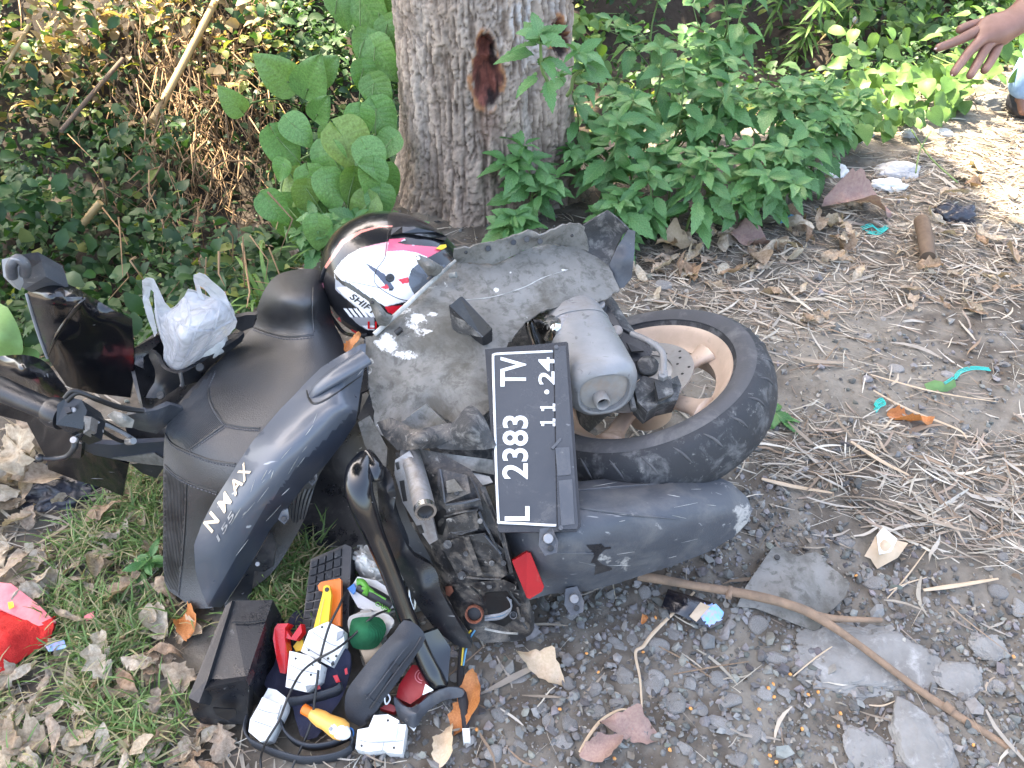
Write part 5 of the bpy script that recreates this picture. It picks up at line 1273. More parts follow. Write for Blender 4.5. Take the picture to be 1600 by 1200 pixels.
b4, bb = breaker('clean white circuit breaker lying flat on the gravel', Z6([(960, 940, .05), (1030, 935, .05), (1085, 965, .05), (1078, 985, .048), (1120, 985, .048), (1100, 1130, .03), (1030, 1125, .03), (1010, 1110, .032), (930, 1120, .032), (870, 1105, .035), (880, 1010, .045), (935, 1000, .045)]), (0, .005, -.034))
slab('breaker_step', Z6([(950, 1005, .058), (1078, 985, .057), (1065, 1060, .048), (940, 1070, .048)]), (0, .003, -.01), 'white_plastic', b4, .002)
for c in ((900, 1090, .04), (1030, 965, .053), (1060, 1100, .04)):
    V, F = disc_geo(P(*Z6([c])[0]), (0, -.4, .9), .0022, .0008, 10); mesh('screw_hole', V, F, 'wire_black', b4)
for b_, ls in ((b1, [[(660, 530, .128), (740, 585, .118), (790, 600, .115)], [(625, 605, .115), (700, 650, .105), (745, 680, .099)]]), (b2, [[(545, 690, .104), (600, 715, .102), (680, 735, .101)], [(535, 760, .095), (600, 780, .093)]]), (b4, [[(885, 1060, .044), (960, 1075, .047), (1105, 1065, .045)], [(1000, 1118, .038), (1010, 1075, .045)]]), (b3, [[(380, 905, .077), (440, 925, .076), (490, 930, .074)]])):
    for l_ in ls: tube('seam_line', Z6(l_), .0008, 'grey_plastic', b_, n=5)
# stubby screwdriver
sd = prop('screwdriver', 'stubby orange and white screwdriver lying on black cloth', 'screwdriver', 510, 1128)
s0, s1 = P(*Z6([(608, 905, .055)])[0]), P(*Z6([(828, 1030, .045)])[0]); sl = s1 - s0; sL = np.linalg.norm(sl); sl /= sL
def spin(name, prof, m, par):
    return revolve(name, s0, sl, [(.0001, prof[0][1] * sL)] + [(r, h * sL) for r, h in prof] + [(.0001, prof[-1][1] * sL)], m, par, 28)
spin('collar', [(.007, 0), (.009, .02), (.009, .18), (.008, .2)], 'orange_plastic', sd)
hdl = spin('handle', [(.009, .19), (.012, .28), (.0145, .42), (.014, .55), (.0165, .7), (.018, .82), (.0155, .94), (.008, 1.0)], 'tan_plastic', sd)
V, F = icos(3); hh_ = s0 + sl * sL * .80
mesh('grip_inlay', np.array([hh_ + sl * v[0] * .026 + (np.array([0, -.6, .8])) * (v[2] * .0145 + .004) + np.cross(sl, [0, -.6, .8]) * v[1] * .015 for v in V]), F, 'white_plastic', hdl)
V, F = disc_geo(s1 - sl * .028 + np.array([0, -.6, .8]) * .0185, (0, -.6, .8), .0035, .001, 14); mesh('button', V, F, 'grey_plastic', hdl)
V, F = disc_geo(s1 - sl * .006, sl, .0055, .005, 14); mesh('end_button', V, F, 'grey_plastic', hdl)
# gloves
def soft(name, out, ctrl, m, parent, th=.012, wob=.02, step=5): return csheet(name, out, ctrl, m, parent, th, step, round_=3, wob=wob, wfreq=45)[0]
gl = prop('work_glove', 'green ribbed knit cuff of a work glove among the tools', 'glove', 575, 990)
soft('knit_cuff', Z6([(845, 480, .115), (870, 458, .12), (985, 455, .12), (1022, 515, .105), (985, 590, .09), (940, 615, .08), (858, 605, .08), (838, 540, .10)]), Z6([(920, 530, .135)]), 'green_knit', gl, .02, .015)
soft('glove_hand', Z6([(840, 455, .10), (900, 440, .105), (1000, 430, .11), (1060, 470, .10), (1040, 520, .09), (1000, 560, .08), (880, 600, .07), (835, 520, .09)]), [], 'cotton', gl, .02, .02)
g2 = prop('work_glove', 'crumpled white cotton glove behind the black grab rail', 'glove', 590, 890)
soft('glove_hand', Z6([(865, 180, .08), (905, 115, .10), (960, 105, .10), (1020, 130, .10), (1080, 180, .095), (1120, 240, .08), (1060, 290, .07), (960, 290, .07), (890, 250, .07)]), Z6([(950, 190, .125), (1040, 220, .11), (900, 220, .095)]), 'cotton', g2, .01, .10, 3)
kc = prop('packaged_cutter', 'black and green cutter in a white card sleeve', 'cutter', 580, 930)
slab('card_sleeve', Z6([(835, 325, .105), (880, 255, .12), (975, 275, .12), (1060, 330, .11), (1060, 420, .09), (960, 445, .085), (880, 405, .09)]), (0, .006, -.018), 'white_plastic', kc, .003)
slab('sleeve_print', Z6([(829, 315, .115), (862, 288, .12), (876, 320, .115), (860, 345, .11), (846, 332, .112)]), (0, .002, -.004), 'blue_plastic', kc, .001)
cb = tube('cutter_body', Z6([(885, 305, .125), (960, 345, .12), (1050, 395, .11)]), [.010, .012, .011], 'wire_black', kc, n=12)
tube('cutter_trim', Z6([(880, 285, .132), (905, 285, .133), (935, 320, .13), (1020, 370, .122)]), [.008, .006, .003], 'green_plastic', cb, n=10)
tube('cutter_trim', Z6([(915, 345, .13), (925, 320, .132), (905, 310, .132)]), [.006, .004], 'green_plastic', cb, n=10)
def ftext(s, p0, p1, hgt, z0, z1, m, par):
    V, F = text_geo(s, .02, .01); a, b = np.array(Z6([p0, p1])); r = b - a; n = np.array([r[1], -r[0]]) / np.linalg.norm(r) * hgt / 3.158
    W = [P(*(a + r * v[0] + n * v[1]), z0 + (z1 - z0) * v[0] + .0008 * v[2]) for v in V]
    return mesh('lettering', W, F, m, par, False)
ftext('KIRO', (1045, 418), (975, 375), 22, .124, .133, 'green_plastic', cb)
# dark cloth with red marks, straps, pouch, tin
ct = prop('work_cloth', 'crumpled navy cloth with red marks under the white breakers', 'cloth', 530, 1065)
cl_, clz = csheet('cloth_sheet', Z6([(540, 470, .05), (610, 420, .055), (640, 560, .06), (800, 600, .09), (845, 640, .085), (835, 740, .065), (800, 850, .045), (760, 920, .03), (680, 1050, .02), (600, 1040, .02), (560, 900, .035), (480, 850, .035), (420, 780, .03), (470, 700, .04)]), Z6([(720, 720, .075), (760, 830, .055), (640, 900, .045)]), 'navy_cloth', ct, .006, 6, round_=2, wob=.05)
for pl in ([(758, 745), (780, 740), (795, 775), (775, 780)], [(815, 712), (828, 705), (832, 735), (820, 740)], [(670, 790), (690, 785), (698, 808), (680, 815)]):
    lay('red_mark', Z6(pl), cl_, clz, 'red_plastic', cl_, .001, .003, 0)
st = prop('strap', 'wide black webbing strap looped round the spilled tools', 'strap', 460, 1170)
def strap(pts, w, name='strap_band', par=st, m='nylon'):
    c = crom(np.array([P(*q) for q in pts]), 8); V, F = [], []
    for i, q in enumerate(c):
        V += [q + np.array([0, .0, w / 2]), q - np.array([0, 0, w / 2]), q + np.array([.002, .003, -w / 2]), q + np.array([.002, .003, w / 2])]
    for i in range(len(c) - 1):
        for e in range(4): F.append([i * 4 + e, i * 4 + (e + 1) % 4, i * 4 + 4 + (e + 1) % 4, i * 4 + 4 + e])
    F += [[0, 1, 2, 3], [len(V) - 1, len(V) - 2, len(V) - 3, len(V) - 4]]
    return mesh(name, V, F, m, par)
strap(Z6([(338, 960, .03), (325, 1020, .024), (350, 1075, .02), (420, 1110, .018), (470, 1130, .018), (600, 1165, .018), (720, 1160, .018), (820, 1130, .02), (858, 1080, .025), (840, 1050, .03)]), .034)
strap(Z6([(500, 930, .04), (510, 1010, .03), (560, 1070, .025), (640, 1100, .024), (740, 1090, .026), (840, 1050, .03)]), .026)
strap(Z6([(520, 880, .045), (620, 870, .055), (760, 830, .06), (800, 800, .065)]), .034)
pu = prop('pouch', 'dark grey zipped fabric tool pouch lying under the grab rail', 'pouch', 590, 1070)
pz_o = Z6([(815, 880, .055), (830, 810, .075), (880, 740, .095), (960, 640, .12), (1060, 530, .145), (1110, 470, .155), (1180, 500, .15), (1215, 560, .135), (1170, 640, .115), (1100, 740, .09), (1000, 880, .06), (920, 985, .03), (870, 985, .028), (825, 950, .035)])
po, poz = csheet('pouch_body', pz_o, Z6([(900, 830, .092), (1000, 700, .125), (1100, 580, .15), (1060, 740, .105), (940, 900, .06)]), 'nylon', pu, .05, 6, round_=2, wob=.012)
zl = zoff(po, poz, crom(np.array(Z6([(945, 905), (1010, 810), (1090, 700), (1160, 610), (1195, 555)])), 6), .001)
tube('zipper', zl, .0026, 'zipper', po, world=True, n=8, sm=1)
tube('piping', zoff(po, poz, crom(np.array(Z6([(925, 860), (990, 780), (1070, 670), (1140, 580)])), 6), .0), .002, 'nylon', po, world=True, n=8, sm=1)
tube('piping', zoff(po, poz, crom(np.array(Z6([(920, 840), (960, 870), (990, 880)])), 6), .0), .0018, 'nylon', po, world=True, n=8, sm=1)
lay('label_patch', Z6([(1032, 712), (1058, 672), (1092, 700), (1068, 745)]), po, poz, 'fabric_black', po, .001, .0005, 0)
tube('zipper_pull', Z6([(1015, 830, .075), (1030, 835, .07), (1040, 860, .064), (1022, 885, .06), (1014, 862, .066), (1018, 838, .072)]), .0016, 'silver', po, n=6)
tn = prop('tin', 'dark red tin half hidden behind the tool pouch', 'tin', 640, 1075)
slab('tin_body', Z6([(1150, 690, .05), (1215, 700, .05), (1260, 760, .045), (1190, 850, .035), (1140, 885, .03), (1070, 850, .03), (1085, 790, .038)]), (0, .005, -.03), 'red_tin', tn, .005, 3)
for r_ in (.010, .015):
    cc = P(*Z6([(1205, 745, .0525)])[0]); tube('printed_ring', [cc + np.array([math.cos(a) * r_, math.sin(a) * r_ * .9, 0]) for a in np.linspace(1.6, 4.6, 14)], .0009, 'pink_print', tn, world=True, n=5, sm=1)
rt = prop('red_scrap', 'flat red plastic scrap poking out below the pouch', 'plastic', 605, 1105)
slab('scrap_body', Z6([(990, 905, .025), (1030, 880, .028), (1080, 900, .025), (1060, 925, .022)]), (0, 0, -.012), 'red_tin', rt, .003)
gt = prop('trim_piece', 'curved broken grey plastic trim on the gravel under the tail', 'trim', 670, 1100)
csheet('trim_sheet', Z6([(1060, 850, .045), (1100, 890, .042), (1160, 900, .04), (1240, 840, .045), (1330, 800, .05), (1400, 815, .045), (1395, 850, .035), (1330, 860, .03), (1260, 890, .025), (1200, 950, .02), (1160, 1005, .018), (1090, 960, .025), (1065, 900, .035)]), Z6([(1180, 930, .045), (1300, 835, .05)]), 'dusty_plastic', gt, .006, 6, round_=2)
cd = prop('paper_card', 'white paper corner tucked behind the tail rail', 'card', 668, 1072)
slab('card_sheet', Z6([(1200, 840, .05), (1215, 785, .06), (1255, 815, .055)]), (0, 0, -.0008), 'paper', cd, 0)
cs_ = prop('paper_card', 'small white card edge beside the trim piece', 'card', 637, 1130)
slab('card_sheet', Z6([(1112, 970, .02), (1125, 965, .022), (1168, 1000, .018), (1158, 1018, .015)]), (0, 0, -.002), 'paper', cs_, 0)
pb_ = prop('pipe_clip', 'chrome clip standing behind the green glove', 'clip', 640, 925)
tube('clip_wire', Z6([(1110, 250, .16), (1135, 300, .14), (1140, 370, .12), (1160, 420, .105), (1165, 340, .13), (1145, 270, .15)]), .003, 'chrome', pb_, n=8)
ck = prop('tape_roll', 'tan cylindrical roll lying between the green glove and the pouch', 'roll', 560, 1015)
tube('roll_body', Z6([(905, 650, .06), (960, 620, .06), (1000, 600, .06)]), .017, 'tan_leaf', ck, n=18)
# cables
for lab, pts, r in (('black electric cable looped over the white breakers', [(820, 335, .15), (790, 400, .15), (740, 500, .14), (705, 620, .12), (690, 700, .105), (670, 850, .075), (655, 960, .05), (620, 1060, .03), (560, 1190, .012), (540, 1260, .01)], .0024),
                    ('black cable crossing from the glove to the tray', [(1060, 415, .115), (960, 450, .135), (860, 545, .12), (780, 610, .128), (690, 660, .118), (610, 720, .12), (560, 800, .09), (525, 880, .08), (490, 970, .075), (430, 1070, .06), (402, 1150, .02), (405, 1210, .012)], .0022)):
    c_ = prop('cable', lab, 'cable', *Z6([pts[4]])[0][:2]); tube('cable_core', Z6(pts), r, 'wire_black', c_, n=8)
bw = prop('wire', 'short bright blue wire curl beside the screwdriver', 'wire', 550, 1145)
tube('wire_core', Z6([(830, 1000, .03), (855, 1010, .03), (858, 1040, .025), (840, 1060, .02)]), .0016, 'blue_plastic', bw, n=6)

# ================================================================== LOOSE OBJECTS ON THE GROUND
def slabtop(name, label, cat, pts, h, th, m, bevel=.003, group=None):
    o = slab(name, [(x, y, h) for x, y in pts], (0, 0, -th), m, None, bevel, 2, origin=P(np.mean([p[0] for p in pts]), np.mean([p[1] for p in pts]), 0))
    return tag(o, label, cat, group)
ps = prop('plastic_sheet', 'broken flat grey plastic sheet with a bolt hole on the gravel', 'panel', 1240, 920)
csheet('sheet', [q + (z,) for q, z in zip(ZR([(700, 312), (720, 305), (790, 342), (825, 330), (862, 325), (900, 370), (970, 428), (975, 450), (958, 492), (930, 520), (900, 545), (870, 600), (850, 606), (790, 585), (700, 548), (640, 525), (575, 520), (605, 450)]), [.035, .035, .03, .03, .03, .028, .03, .03, .026, .02, .02, .015, .015, .015, .018, .02, .02, .03])], [ZR([(790, 450)])[0] + (.042,)], 'panel_grey', ps, .004, 8, wob=.012)
q = ZR([(718, 345)])[0]; revolve('grommet', P(q[0], q[1], .037), (0, 0, 1), [(.0001, .0), (.006, .0), (.006, .002), (.0001, .002)], 'wire_black', ps, 20)
wr = prop('wrapper', 'glossy black sachet wrapper with a colourful printed end', 'wrapper', 1085, 962)
csheet('wrapper_film', ZR([(305, 522, .02), (330, 455, .03), (440, 490, .03), (500, 510, .032), (530, 540, .026), (520, 580, .02), (480, 600, .015), (430, 580, .018), (350, 545, .02)]), ZR([(390, 515, .035)]), ['wrapper_black', 'wrapper_print'], wr, .001, 5, wob=.03, zones=[(ZR([(452, 510), (500, 512), (530, 542), (515, 575), (470, 590), (445, 560)]), 1)])
slab('wrapper_band', ZR([(405, 555, .034), (445, 505, .036), (480, 520, .036), (430, 575, .03)]), (0, 0, -.001), 'tan_leaf', wr, 0)
sk = prop('stick', 'long forked brown stick lying across the grey plastic sheet', 'stick', 1184, 930)
tube('stick_shaft', [(996, 901, .03), (1030, 905, .032), (1084, 915, .04), (1130, 922, .045), (1184, 932, .055), (1230, 944, .055), (1272, 961, .045), (1337, 1004, .03), (1425, 1070, .02), (1482, 1109, .016), (1600, 1184, .015), (1680, 1240, .015)], [.008, .0095, .008, .0088, .0095, .009, .0095, .007, .0065, .0075, .0065, .0065], 'stick', sk, n=12)
tube('stick_fork', [(1270, 960, .045), (1300, 966, .042), (1340, 968, .035), (1377, 969, .03)], [.008, .0068, .0055, .005], 'stick', sk, n=10)
for a, b, r in (((1142, 918, .05), (1138, 934, .05), .008), ((1475, 1100, .02), (1488, 1112, .02), .011)):
    tube('knot', [a, b], [r * .8, r, r * .8], 'stick', sk, n=8)
lg_ = prop('log', 'short weathered log stub lying in the straw beside black plastic', 'log', 1447, 375)
tube('log_body', [(1440, 345, .03), (1446, 372, .03), (1450, 402, .028)], [.024, .024, .021], 'dark_branch', lg_, n=16)
def crumple(name, label, cat, px, py, w, d, h, m, seed, rough_=.9, sub=4):
    c = PG(px, py); V, F = icos(sub)
    n = fbm(V * 1.7 + seed, seed, 4)[:, None]; n2 = np.abs(fbm(V * 3.5 + seed * 3, seed + 5, 3) - .5)[:, None]
    V = V * (1 + rough_ * (n - .5) - rough_ * .7 * n2)
    V = V * np.array([w / 2, d / 2, h]); V[:, 2] = np.maximum(V[:, 2], -.01)
    return tag(mesh(name, V + c, F, m, None, True, origin=c), label, cat)
crumple('black_bag', 'crumpled black plastic bag beside the short log', 'plastic bag', 1490, 338, .13, .09, .05, 'bin_bag', 3, 1.3)
crumple('paper_scrap', 'crumpled white paper on the leaf litter beside the bush', 'paper', 1300, 268, .11, .09, .03, 'paper', 5, 1.2)
crumple('paper_scrap', 'torn white paper below the pale boulder', 'paper', 1388, 292, .13, .08, .03, 'paper', 8, 1.2)
crumple('paper_scrap', 'small white paper near the edge of the bank', 'paper', 1417, 184, .06, .05, .02, 'paper', 9, 1.2, 3)
crumple('dark_plastic', 'crushed dark grey plastic under the lower fairing', 'plastic', 95, 770, .16, .12, .035, 'bin_bag', 12, 1.3)
crumple('dark_plastic', 'dark plastic scrap below the brake lever by the leaves', 'plastic', 60, 745, .10, .09, .03, 'bin_bag', 15, 1.3)
wd_ = prop('cardboard_scrap', 'torn pale cardboard scrap beside the straw', 'cardboard', 1385, 850)
csheet('scrap_sheet', [(1352, 868, .02), (1368, 838, .035), (1378, 824, .04), (1400, 842, .035), (1420, 848, .03), (1402, 872, .02), (1372, 888, .012), (1362, 872, .02)], [(1385, 852, .045)], 'tan_leaf', wd_, .002, 4, wob=.03)
csheet('scrap_flap', [(1370, 836, .042), (1380, 824, .046), (1402, 842, .042), (1392, 862, .036), (1374, 866, .036)], [], 'paper', wd_, .002, 4)
# red cloth on the grass
rc_ = prop('red_cloth', 'bright red fleece cloth with a pink printed edge on the grass', 'cloth', 20, 980)
csheet('fleece', [(-60, 960, .03), (0, 948, .04), (35, 965, .045), (60, 975, .04), (86, 968, .03), (80, 1000, .02), (45, 1025, .02), (10, 1050, .02), (-60, 1075, .02)], [(20, 995, .065), (-20, 1010, .06)], 'red_cloth', rc_, .02, 5, round_=2, wob=.07)
csheet('printed_edge', [(-60, 900, .05), (0, 910, .05), (18, 912, .05), (60, 945, .042), (88, 972, .032), (60, 978, .04), (0, 952, .045), (-60, 962, .04)], [], 'pink_print', rc_, .006, 6, wob=.01)
slab('print_dot', [(12, 941, .0525), (20, 940, .0525), (22, 948, .05), (14, 952, .05)], (0, 0, -.001), 'yellow_plastic', rc_, 0)
slabtop('sweet_wrapper', 'tiny pink wrapper lying in the grass near the dry leaves', 'wrapper', [(130, 963), (146, 955), (147, 964), (135, 970)], .03, .002, 'pink_print', 0)
slabtop('sweet_wrapper', 'shiny pink and blue wrapper strip beside the red cloth', 'wrapper', [(70, 1008), (100, 1000), (104, 1012), (76, 1018)], .03, .002, 'wrapper_print', 0)
slabtop('plastic_strip', 'pale blue plastic strip under the green bush', 'plastic', [(1212, 342), (1248, 330), (1250, 336), (1218, 349)], .03, .002, 'wire_blue', 0)
# teal twine
for lab, pts in (('teal plastic twine knotted to a torn green leaf', [(1475, 598), (1490, 588), (1500, 578), (1520, 573), (1545, 575)]), ('loose teal twine curl beside the orange leaf', [(1366, 640), (1372, 632), (1380, 628), (1378, 622), (1370, 626), (1366, 633)]),
                 ('scrap of teal netting in the straw', [(1345, 355), (1360, 350), (1372, 358), (1385, 352), (1370, 362), (1352, 360)])):
    c0 = P(*pts[2]); t_ = thing('twine', lab, 'twine', c0)
    for s_ in range(3):
        tube('strand', [PG(x + s_ * 1.5, y + s_ * 2, .005 + .003 * s_) for x, y in pts], .0016, 'teal', t_, world=True, n=6)
# corn kernels
V0, F0 = icos(1)
for i, (x, y) in enumerate(ZR([(38, 688), (705, 797), (688, 812), (708, 843), (865, 826), (830, 835), (808, 958), (937, 948), (693, 1053), (716, 1076), (335, 1032), (285, 560), (410, 885), (945, 902), (1000, 410), (1563, 700), (1420, 1015), (765, 762), (655, 888), (80, 755)]) + [(1005, 1019), (745, 1140), (875, 1108), (960, 1185), (1047, 1172)]):
    c = PG(x, y, .006)
    V = V0 * np.array([.0036, .0044, .0028]); V[:, 1] *= 1
    o = mesh('corn_kernel', (rotm(*[np.array([random.uniform(0, 6)]) for _ in range(3)])[0] @ V.T).T + c, F0, 'corn', None, True, origin=c)
    tag(o, 'small orange corn kernel dropped on the gravel', 'corn', 'corn kernels scattered on the gravel')

# ================================================================== STONES AND ROCKS
def stone_mesh(seed, sub=3, flat=.6, ang=.5):
    V, F = icos(sub); r = np.random.default_rng(seed)
    for _ in range(13):                                 # shave planes off for facets
        n = r.normal(size=3); n /= np.linalg.norm(n); c = r.uniform(.5, .88)
        d = V @ n; V = V - np.maximum(d - c, 0)[:, None] * n * .92
    V = V * (1 + .16 * (fbm(V * 1.4 + seed, seed)[:, None] - .5)) + (fbm(V * 6 + seed, seed + 3)[:, None] - .5) * .05 * V
    V[:, 2] *= flat
    me = bpy.data.meshes.new('stone'); me.from_pydata(V.tolist(), [], F)
    me.polygons.foreach_set('use_smooth', [True] * len(F)); me.materials.append(MATS['stone'])
    return me
SM = [stone_mesh(s, 3, .5 + .05 * (s % 4)) for s in range(10)]
ZG = Z(3.478, 640, 900); ZQ = Z(2.5, 960, 280)
stones = [(q[0], q[1], w / 3.478, h / 3.478) for q, w, h in zip(ZG([(645, 490), (570, 555), (890, 215), (780, 290), (870, 295), (1280, 100), (1435, 315), (1360, 395), (1265, 400), (1205, 345), (1300, 320), (1115, 365), (1170, 545), (1330, 580), (1500, 520), (1520, 585), (1005, 610), (800, 665), (755, 795), (870, 800), (830, 900), (490, 745), (720, 720), (1130, 690), (1010, 745), (1225, 645), (1225, 715), (1245, 770), (1450, 705), (1580, 730), (590, 930), (465, 965), (570, 1000), (380, 585), (340, 540), (1040, 820), (700, 345)]),
    [110, 165, 95, 60, 60, 100, 95, 115, 90, 80, 85, 90, 120, 140, 110, 90, 85, 75, 75, 90, 130, 150, 110, 95, 120, 50, 60, 120, 130, 80, 110, 130, 90, 110, 60, 45, 90], [90, 80, 70, 35, 50, 90, 100, 120, 100, 100, 90, 70, 100, 110, 55, 75, 80, 60, 95, 120, 90, 110, 70, 80, 120, 55, 45, 60, 110, 90, 90, 110, 80, 70, 70, 50, 70])]
stones += [(q[0], q[1], w / 2.286, h / 2.286) for q, w, h in zip(ZR([(350, 870), (445, 890), (545, 860), (520, 940), (630, 980), (580, 1070), (180, 770), (280, 790), (405, 800), (395, 755), (515, 775), (655, 590), (815, 785), (750, 830), (665, 830), (1075, 635), (1065, 445), (1040, 410), (855, 262), (755, 305), (1510, 465), (1505, 810), (1580, 530), (970, 290), (700, 700), (640, 120), (740, 100), (60, 820)]),
    [85, 60, 100, 130, 95, 80, 80, 90, 60, 75, 85, 85, 60, 90, 70, 80, 90, 60, 50, 60, 80, 60, 90, 90, 110, 45, 40, 60], [75, 60, 70, 65, 80, 60, 70, 80, 55, 40, 60, 75, 50, 40, 70, 50, 60, 70, 40, 35, 60, 50, 70, 60, 50, 35, 35, 60])]
stones += [(q[0], q[1], w / 2.5, h / 2.5) for q, w, h in zip(ZQ([(185, 415), (1052, 547), (1095, 745), (1525, 725), (685, 970), (955, 990), (815, 1110), (755, 1090), (1115, 605), (1240, 975), (560, 1050), (985, 610)]), [90, 45, 75, 50, 90, 60, 65, 40, 30, 60, 60, 45], [60, 35, 55, 35, 50, 45, 35, 45, 25, 45, 45, 30])]
for _ in range(120):
    x, y = random.uniform(640, 1600), random.uniform(780, 1195)
    if y < 1000 and x < 1180 or inpoly([(x, y)], [(1130, 840), (1340, 840), (1340, 1000), (1130, 1000)])[0]: continue
    s = 8 + 14 * random.random() ** 2; stones.append((x, y, s * 1.25, s))
def put(name, me, loc, rot, scl, label, cat, group=None, parent=None):
    o = bpy.data.objects.new(name, me); COL.objects.link(o)
    o.location = loc; o.rotation_euler = rot; o.scale = scl
    if parent is not None: o.parent = parent
    if label: tag(o, label, cat, group)
    return o
for i, (x, y, w, h) in enumerate(stones):
    c = PG(x, y); dep = np.dot(c - CAM, _FW); sx = w * dep / FPX / 2; sy = max(h * dep / FPX / 2 * 1.15, sx * .6)
    sz = min(sx, sy) * .75
    put('stone', SM[i % 10], c + np.array([0, 0, sz * .02]), (random.uniform(-.2, .2), random.uniform(-.2, .2), random.uniform(0, 6.28) if abs(w - h) < w * .25 else random.choice([0, 3.14]) + random.uniform(-.3, .3)), (sx, sy, sz),
        'rounded grey stone lying in the gravel around the fallen scooter', 'stone', 'grey stones in the gravel')
def rock(px, py, w, h, z, m, label, seed, flat=.35, name='rock'):
    c = PG(px, py); dep = np.dot(c - CAM, _FW); V, F = icos(6); r = np.random.default_rng(seed)
    for _ in range(16):
        n = r.normal(size=3); n /= np.linalg.norm(n); cc = r.uniform(.6, .9); V = V - np.maximum(V @ n - cc, 0)[:, None] * n * .9
    V = V * (1 + .35 * (fbm(V * 1.3 + seed, seed)[:, None] - .5)) + (fbm(V * 5 + seed, seed + 1, 5, .6)[:, None] - .5) * .16 * V - .05 * V * (1 - sstep(0, .04, np.abs(fbm(V * 2.2 + seed, seed + 9) - .5)))[:, None]
    V = V * np.array([w * dep / FPX / 2, h * dep / FPX / 2 * 1.25, z])
    tag(mesh(name, V + c, F, m, None, True, origin=c), label, 'rock')
rock(1365, 1030, 240, 130, .013, 'rock', 'wide flat grey rock set flush in the ground under the stick', 3)
rock(1433, 1155, 105, 125, .020, 'rock', 'smooth pale grey rock beside the lower end of the stick', 5)
rock(1355, 1170, 80, 80, .011, 'rock', 'low dark grey rock beside the smooth pale rock', 8)
rock(1497, 1062, 80, 70, .012, 'rock', 'small flat grey rock on the far side of the stick', 9)
rock(1545, 1010, 60, 40, .012, 'rock', 'weathered flat stone half buried in bare earth', 14)
rock(1400, 268, 75, 42, .05, 'concrete', 'pale concrete boulder on the littered verge', 11)
rock(1349, 213, 36, 20, .03, 'concrete', 'small pale concrete lump at the bank edge', 12)
rock(1328, 222, 40, 22, .03, 'rock', 'dark grey stone half under the bush by the bank edge', 13)
rock(1550, 165, 80, 38, .05, 'rock', 'long dark grey rock lying by the person\'s foot', 15)
rock(1475, 208, 34, 20, .025, 'concrete', 'small grey rubble piece on the verge below the hand', 16)
rock(1420, 212, 30, 20, .025, 'concrete', 'round grey rubble piece by the white paper', 17)

# ================================================================== GRAVEL, STRAW, LITTER, GRASS (too many to count)
def sample(n, x0, x1, y0, y1, dens, mg=80):
    x = rng.uniform(x0, x1, n); y = rng.uniform(y0, y1, n); z = H(x, y)
    p = proj(np.stack([x, y, z], -1)); ok = rng.random(n) < dens(x, y, p)
    ok &= (p[:, 0] > -mg) & (p[:, 0] < 1620 + mg) & (p[:, 1] > -mg) & (p[:, 1] < 1220 + mg)
    return np.stack([x, y, z], -1)[ok], p[ok]
GRV = [(620, 900), (900, 900), (1100, 780), (1200, 740), (1330, 860), (1600, 960), (1700, 1300), (500, 1300), (560, 1140)]
def dgrav(x, y, p):
    pt = (edge_d(x, y) < -.1)
    return pt * np.where(inpoly(p, GRV), .95, np.where((p[:, 0] > 880) & (p[:, 1] > 520), .16, np.where(p[:, 0] < 560, .02, .04)))
gp_, _ = sample(95000, -1.4, 2.0, .38, 2.6, dgrav, 300)
N = len(gp_); s = .0018 + .0085 * rng.random(N) ** 3.0
s = np.where(rng.random(N) < .05, s * 1.8, s)
cb_ = np.array([.20, .20, .205]) * rng.uniform(.5, 1.6, N)[:, None] * np.where(rng.random(N) < .2, 1, 0)[:, None]
g_ = rng.uniform(.09, .27, N)[:, None]; cg = g_ * np.array([1, .97, .92]) * (1 + rng.normal(0, .03, (N, 3)))
V0, F0 = icos(1)
scl = np.stack([s * rng.uniform(.8, 1.4, N), s * rng.uniform(.8, 1.2, N), s * rng.uniform(.55, .9, N)], -1)
M = rotm(rng.uniform(0, 6.28, N), rng.normal(0, .5, N), rng.normal(0, .5, N)) * scl[:, None, :]
PV = []
for _k in range(10):                                     # angular chips
    v = V0 * (1 + .22 * rng.normal(size=(12, 1)))
    for _j in range(4):
        n = rng.normal(size=3); n /= np.linalg.norm(n); v = v - np.maximum(v @ n - rng.uniform(.3, .7), 0)[:, None] * n
    PV.append(v)
scatter('gravel', np.array(PV), F0, M, gp_ + np.stack([0 * s, 0 * s, s * .3], -1), cg, 'gravel', label='fine grey gravel scattered over the dark soil', cat='gravel').data.polygons.foreach_set('use_smooth', np.zeros(N * 20, bool))

SA = [(930, 440), (1010, 385), (1100, 372), (1320, 290), (1600, 170), (1720, 160), (1720, 470), (1400, 480), (1260, 530), (1200, 560), (1100, 500), (980, 490)]
SB = [(1170, 690), (1250, 640), (1330, 640), (1450, 680), (1720, 690), (1720, 900), (1480, 880), (1360, 830), (1280, 780), (1200, 740)]
SCc = [(-80, 700), (250, 700), (262, 900), (300, 1000), (300, 1130), (400, 1160), (560, 1190), (560, 1300), (-80, 1300)]
def dstraw(x, y, p):
    d = edge_d(x, y)
    r = np.where(inpoly(p, SA), .75, np.where(inpoly(p, SB), .8, np.where(inpoly(p, SCc), .35, np.where(p[:, 0] > 850, np.where(p[:, 1] > 850, .035, .13), .05))))
    return r * (d < .15) + (d >= .15) * (d < 1.2) * .16
sp, spx = sample(105000, -2.0, 3.2, .4, 4.2, dstraw, 300)
N = len(sp); near = np.clip((spx[:, 1] - 300) / 700, 0, 1)
ln = rng.uniform(.025, .10, N) * (1 + .6 * (rng.random(N) < .08)); wd = .007 + .045 * rng.random(N) ** 2.2
SV = []
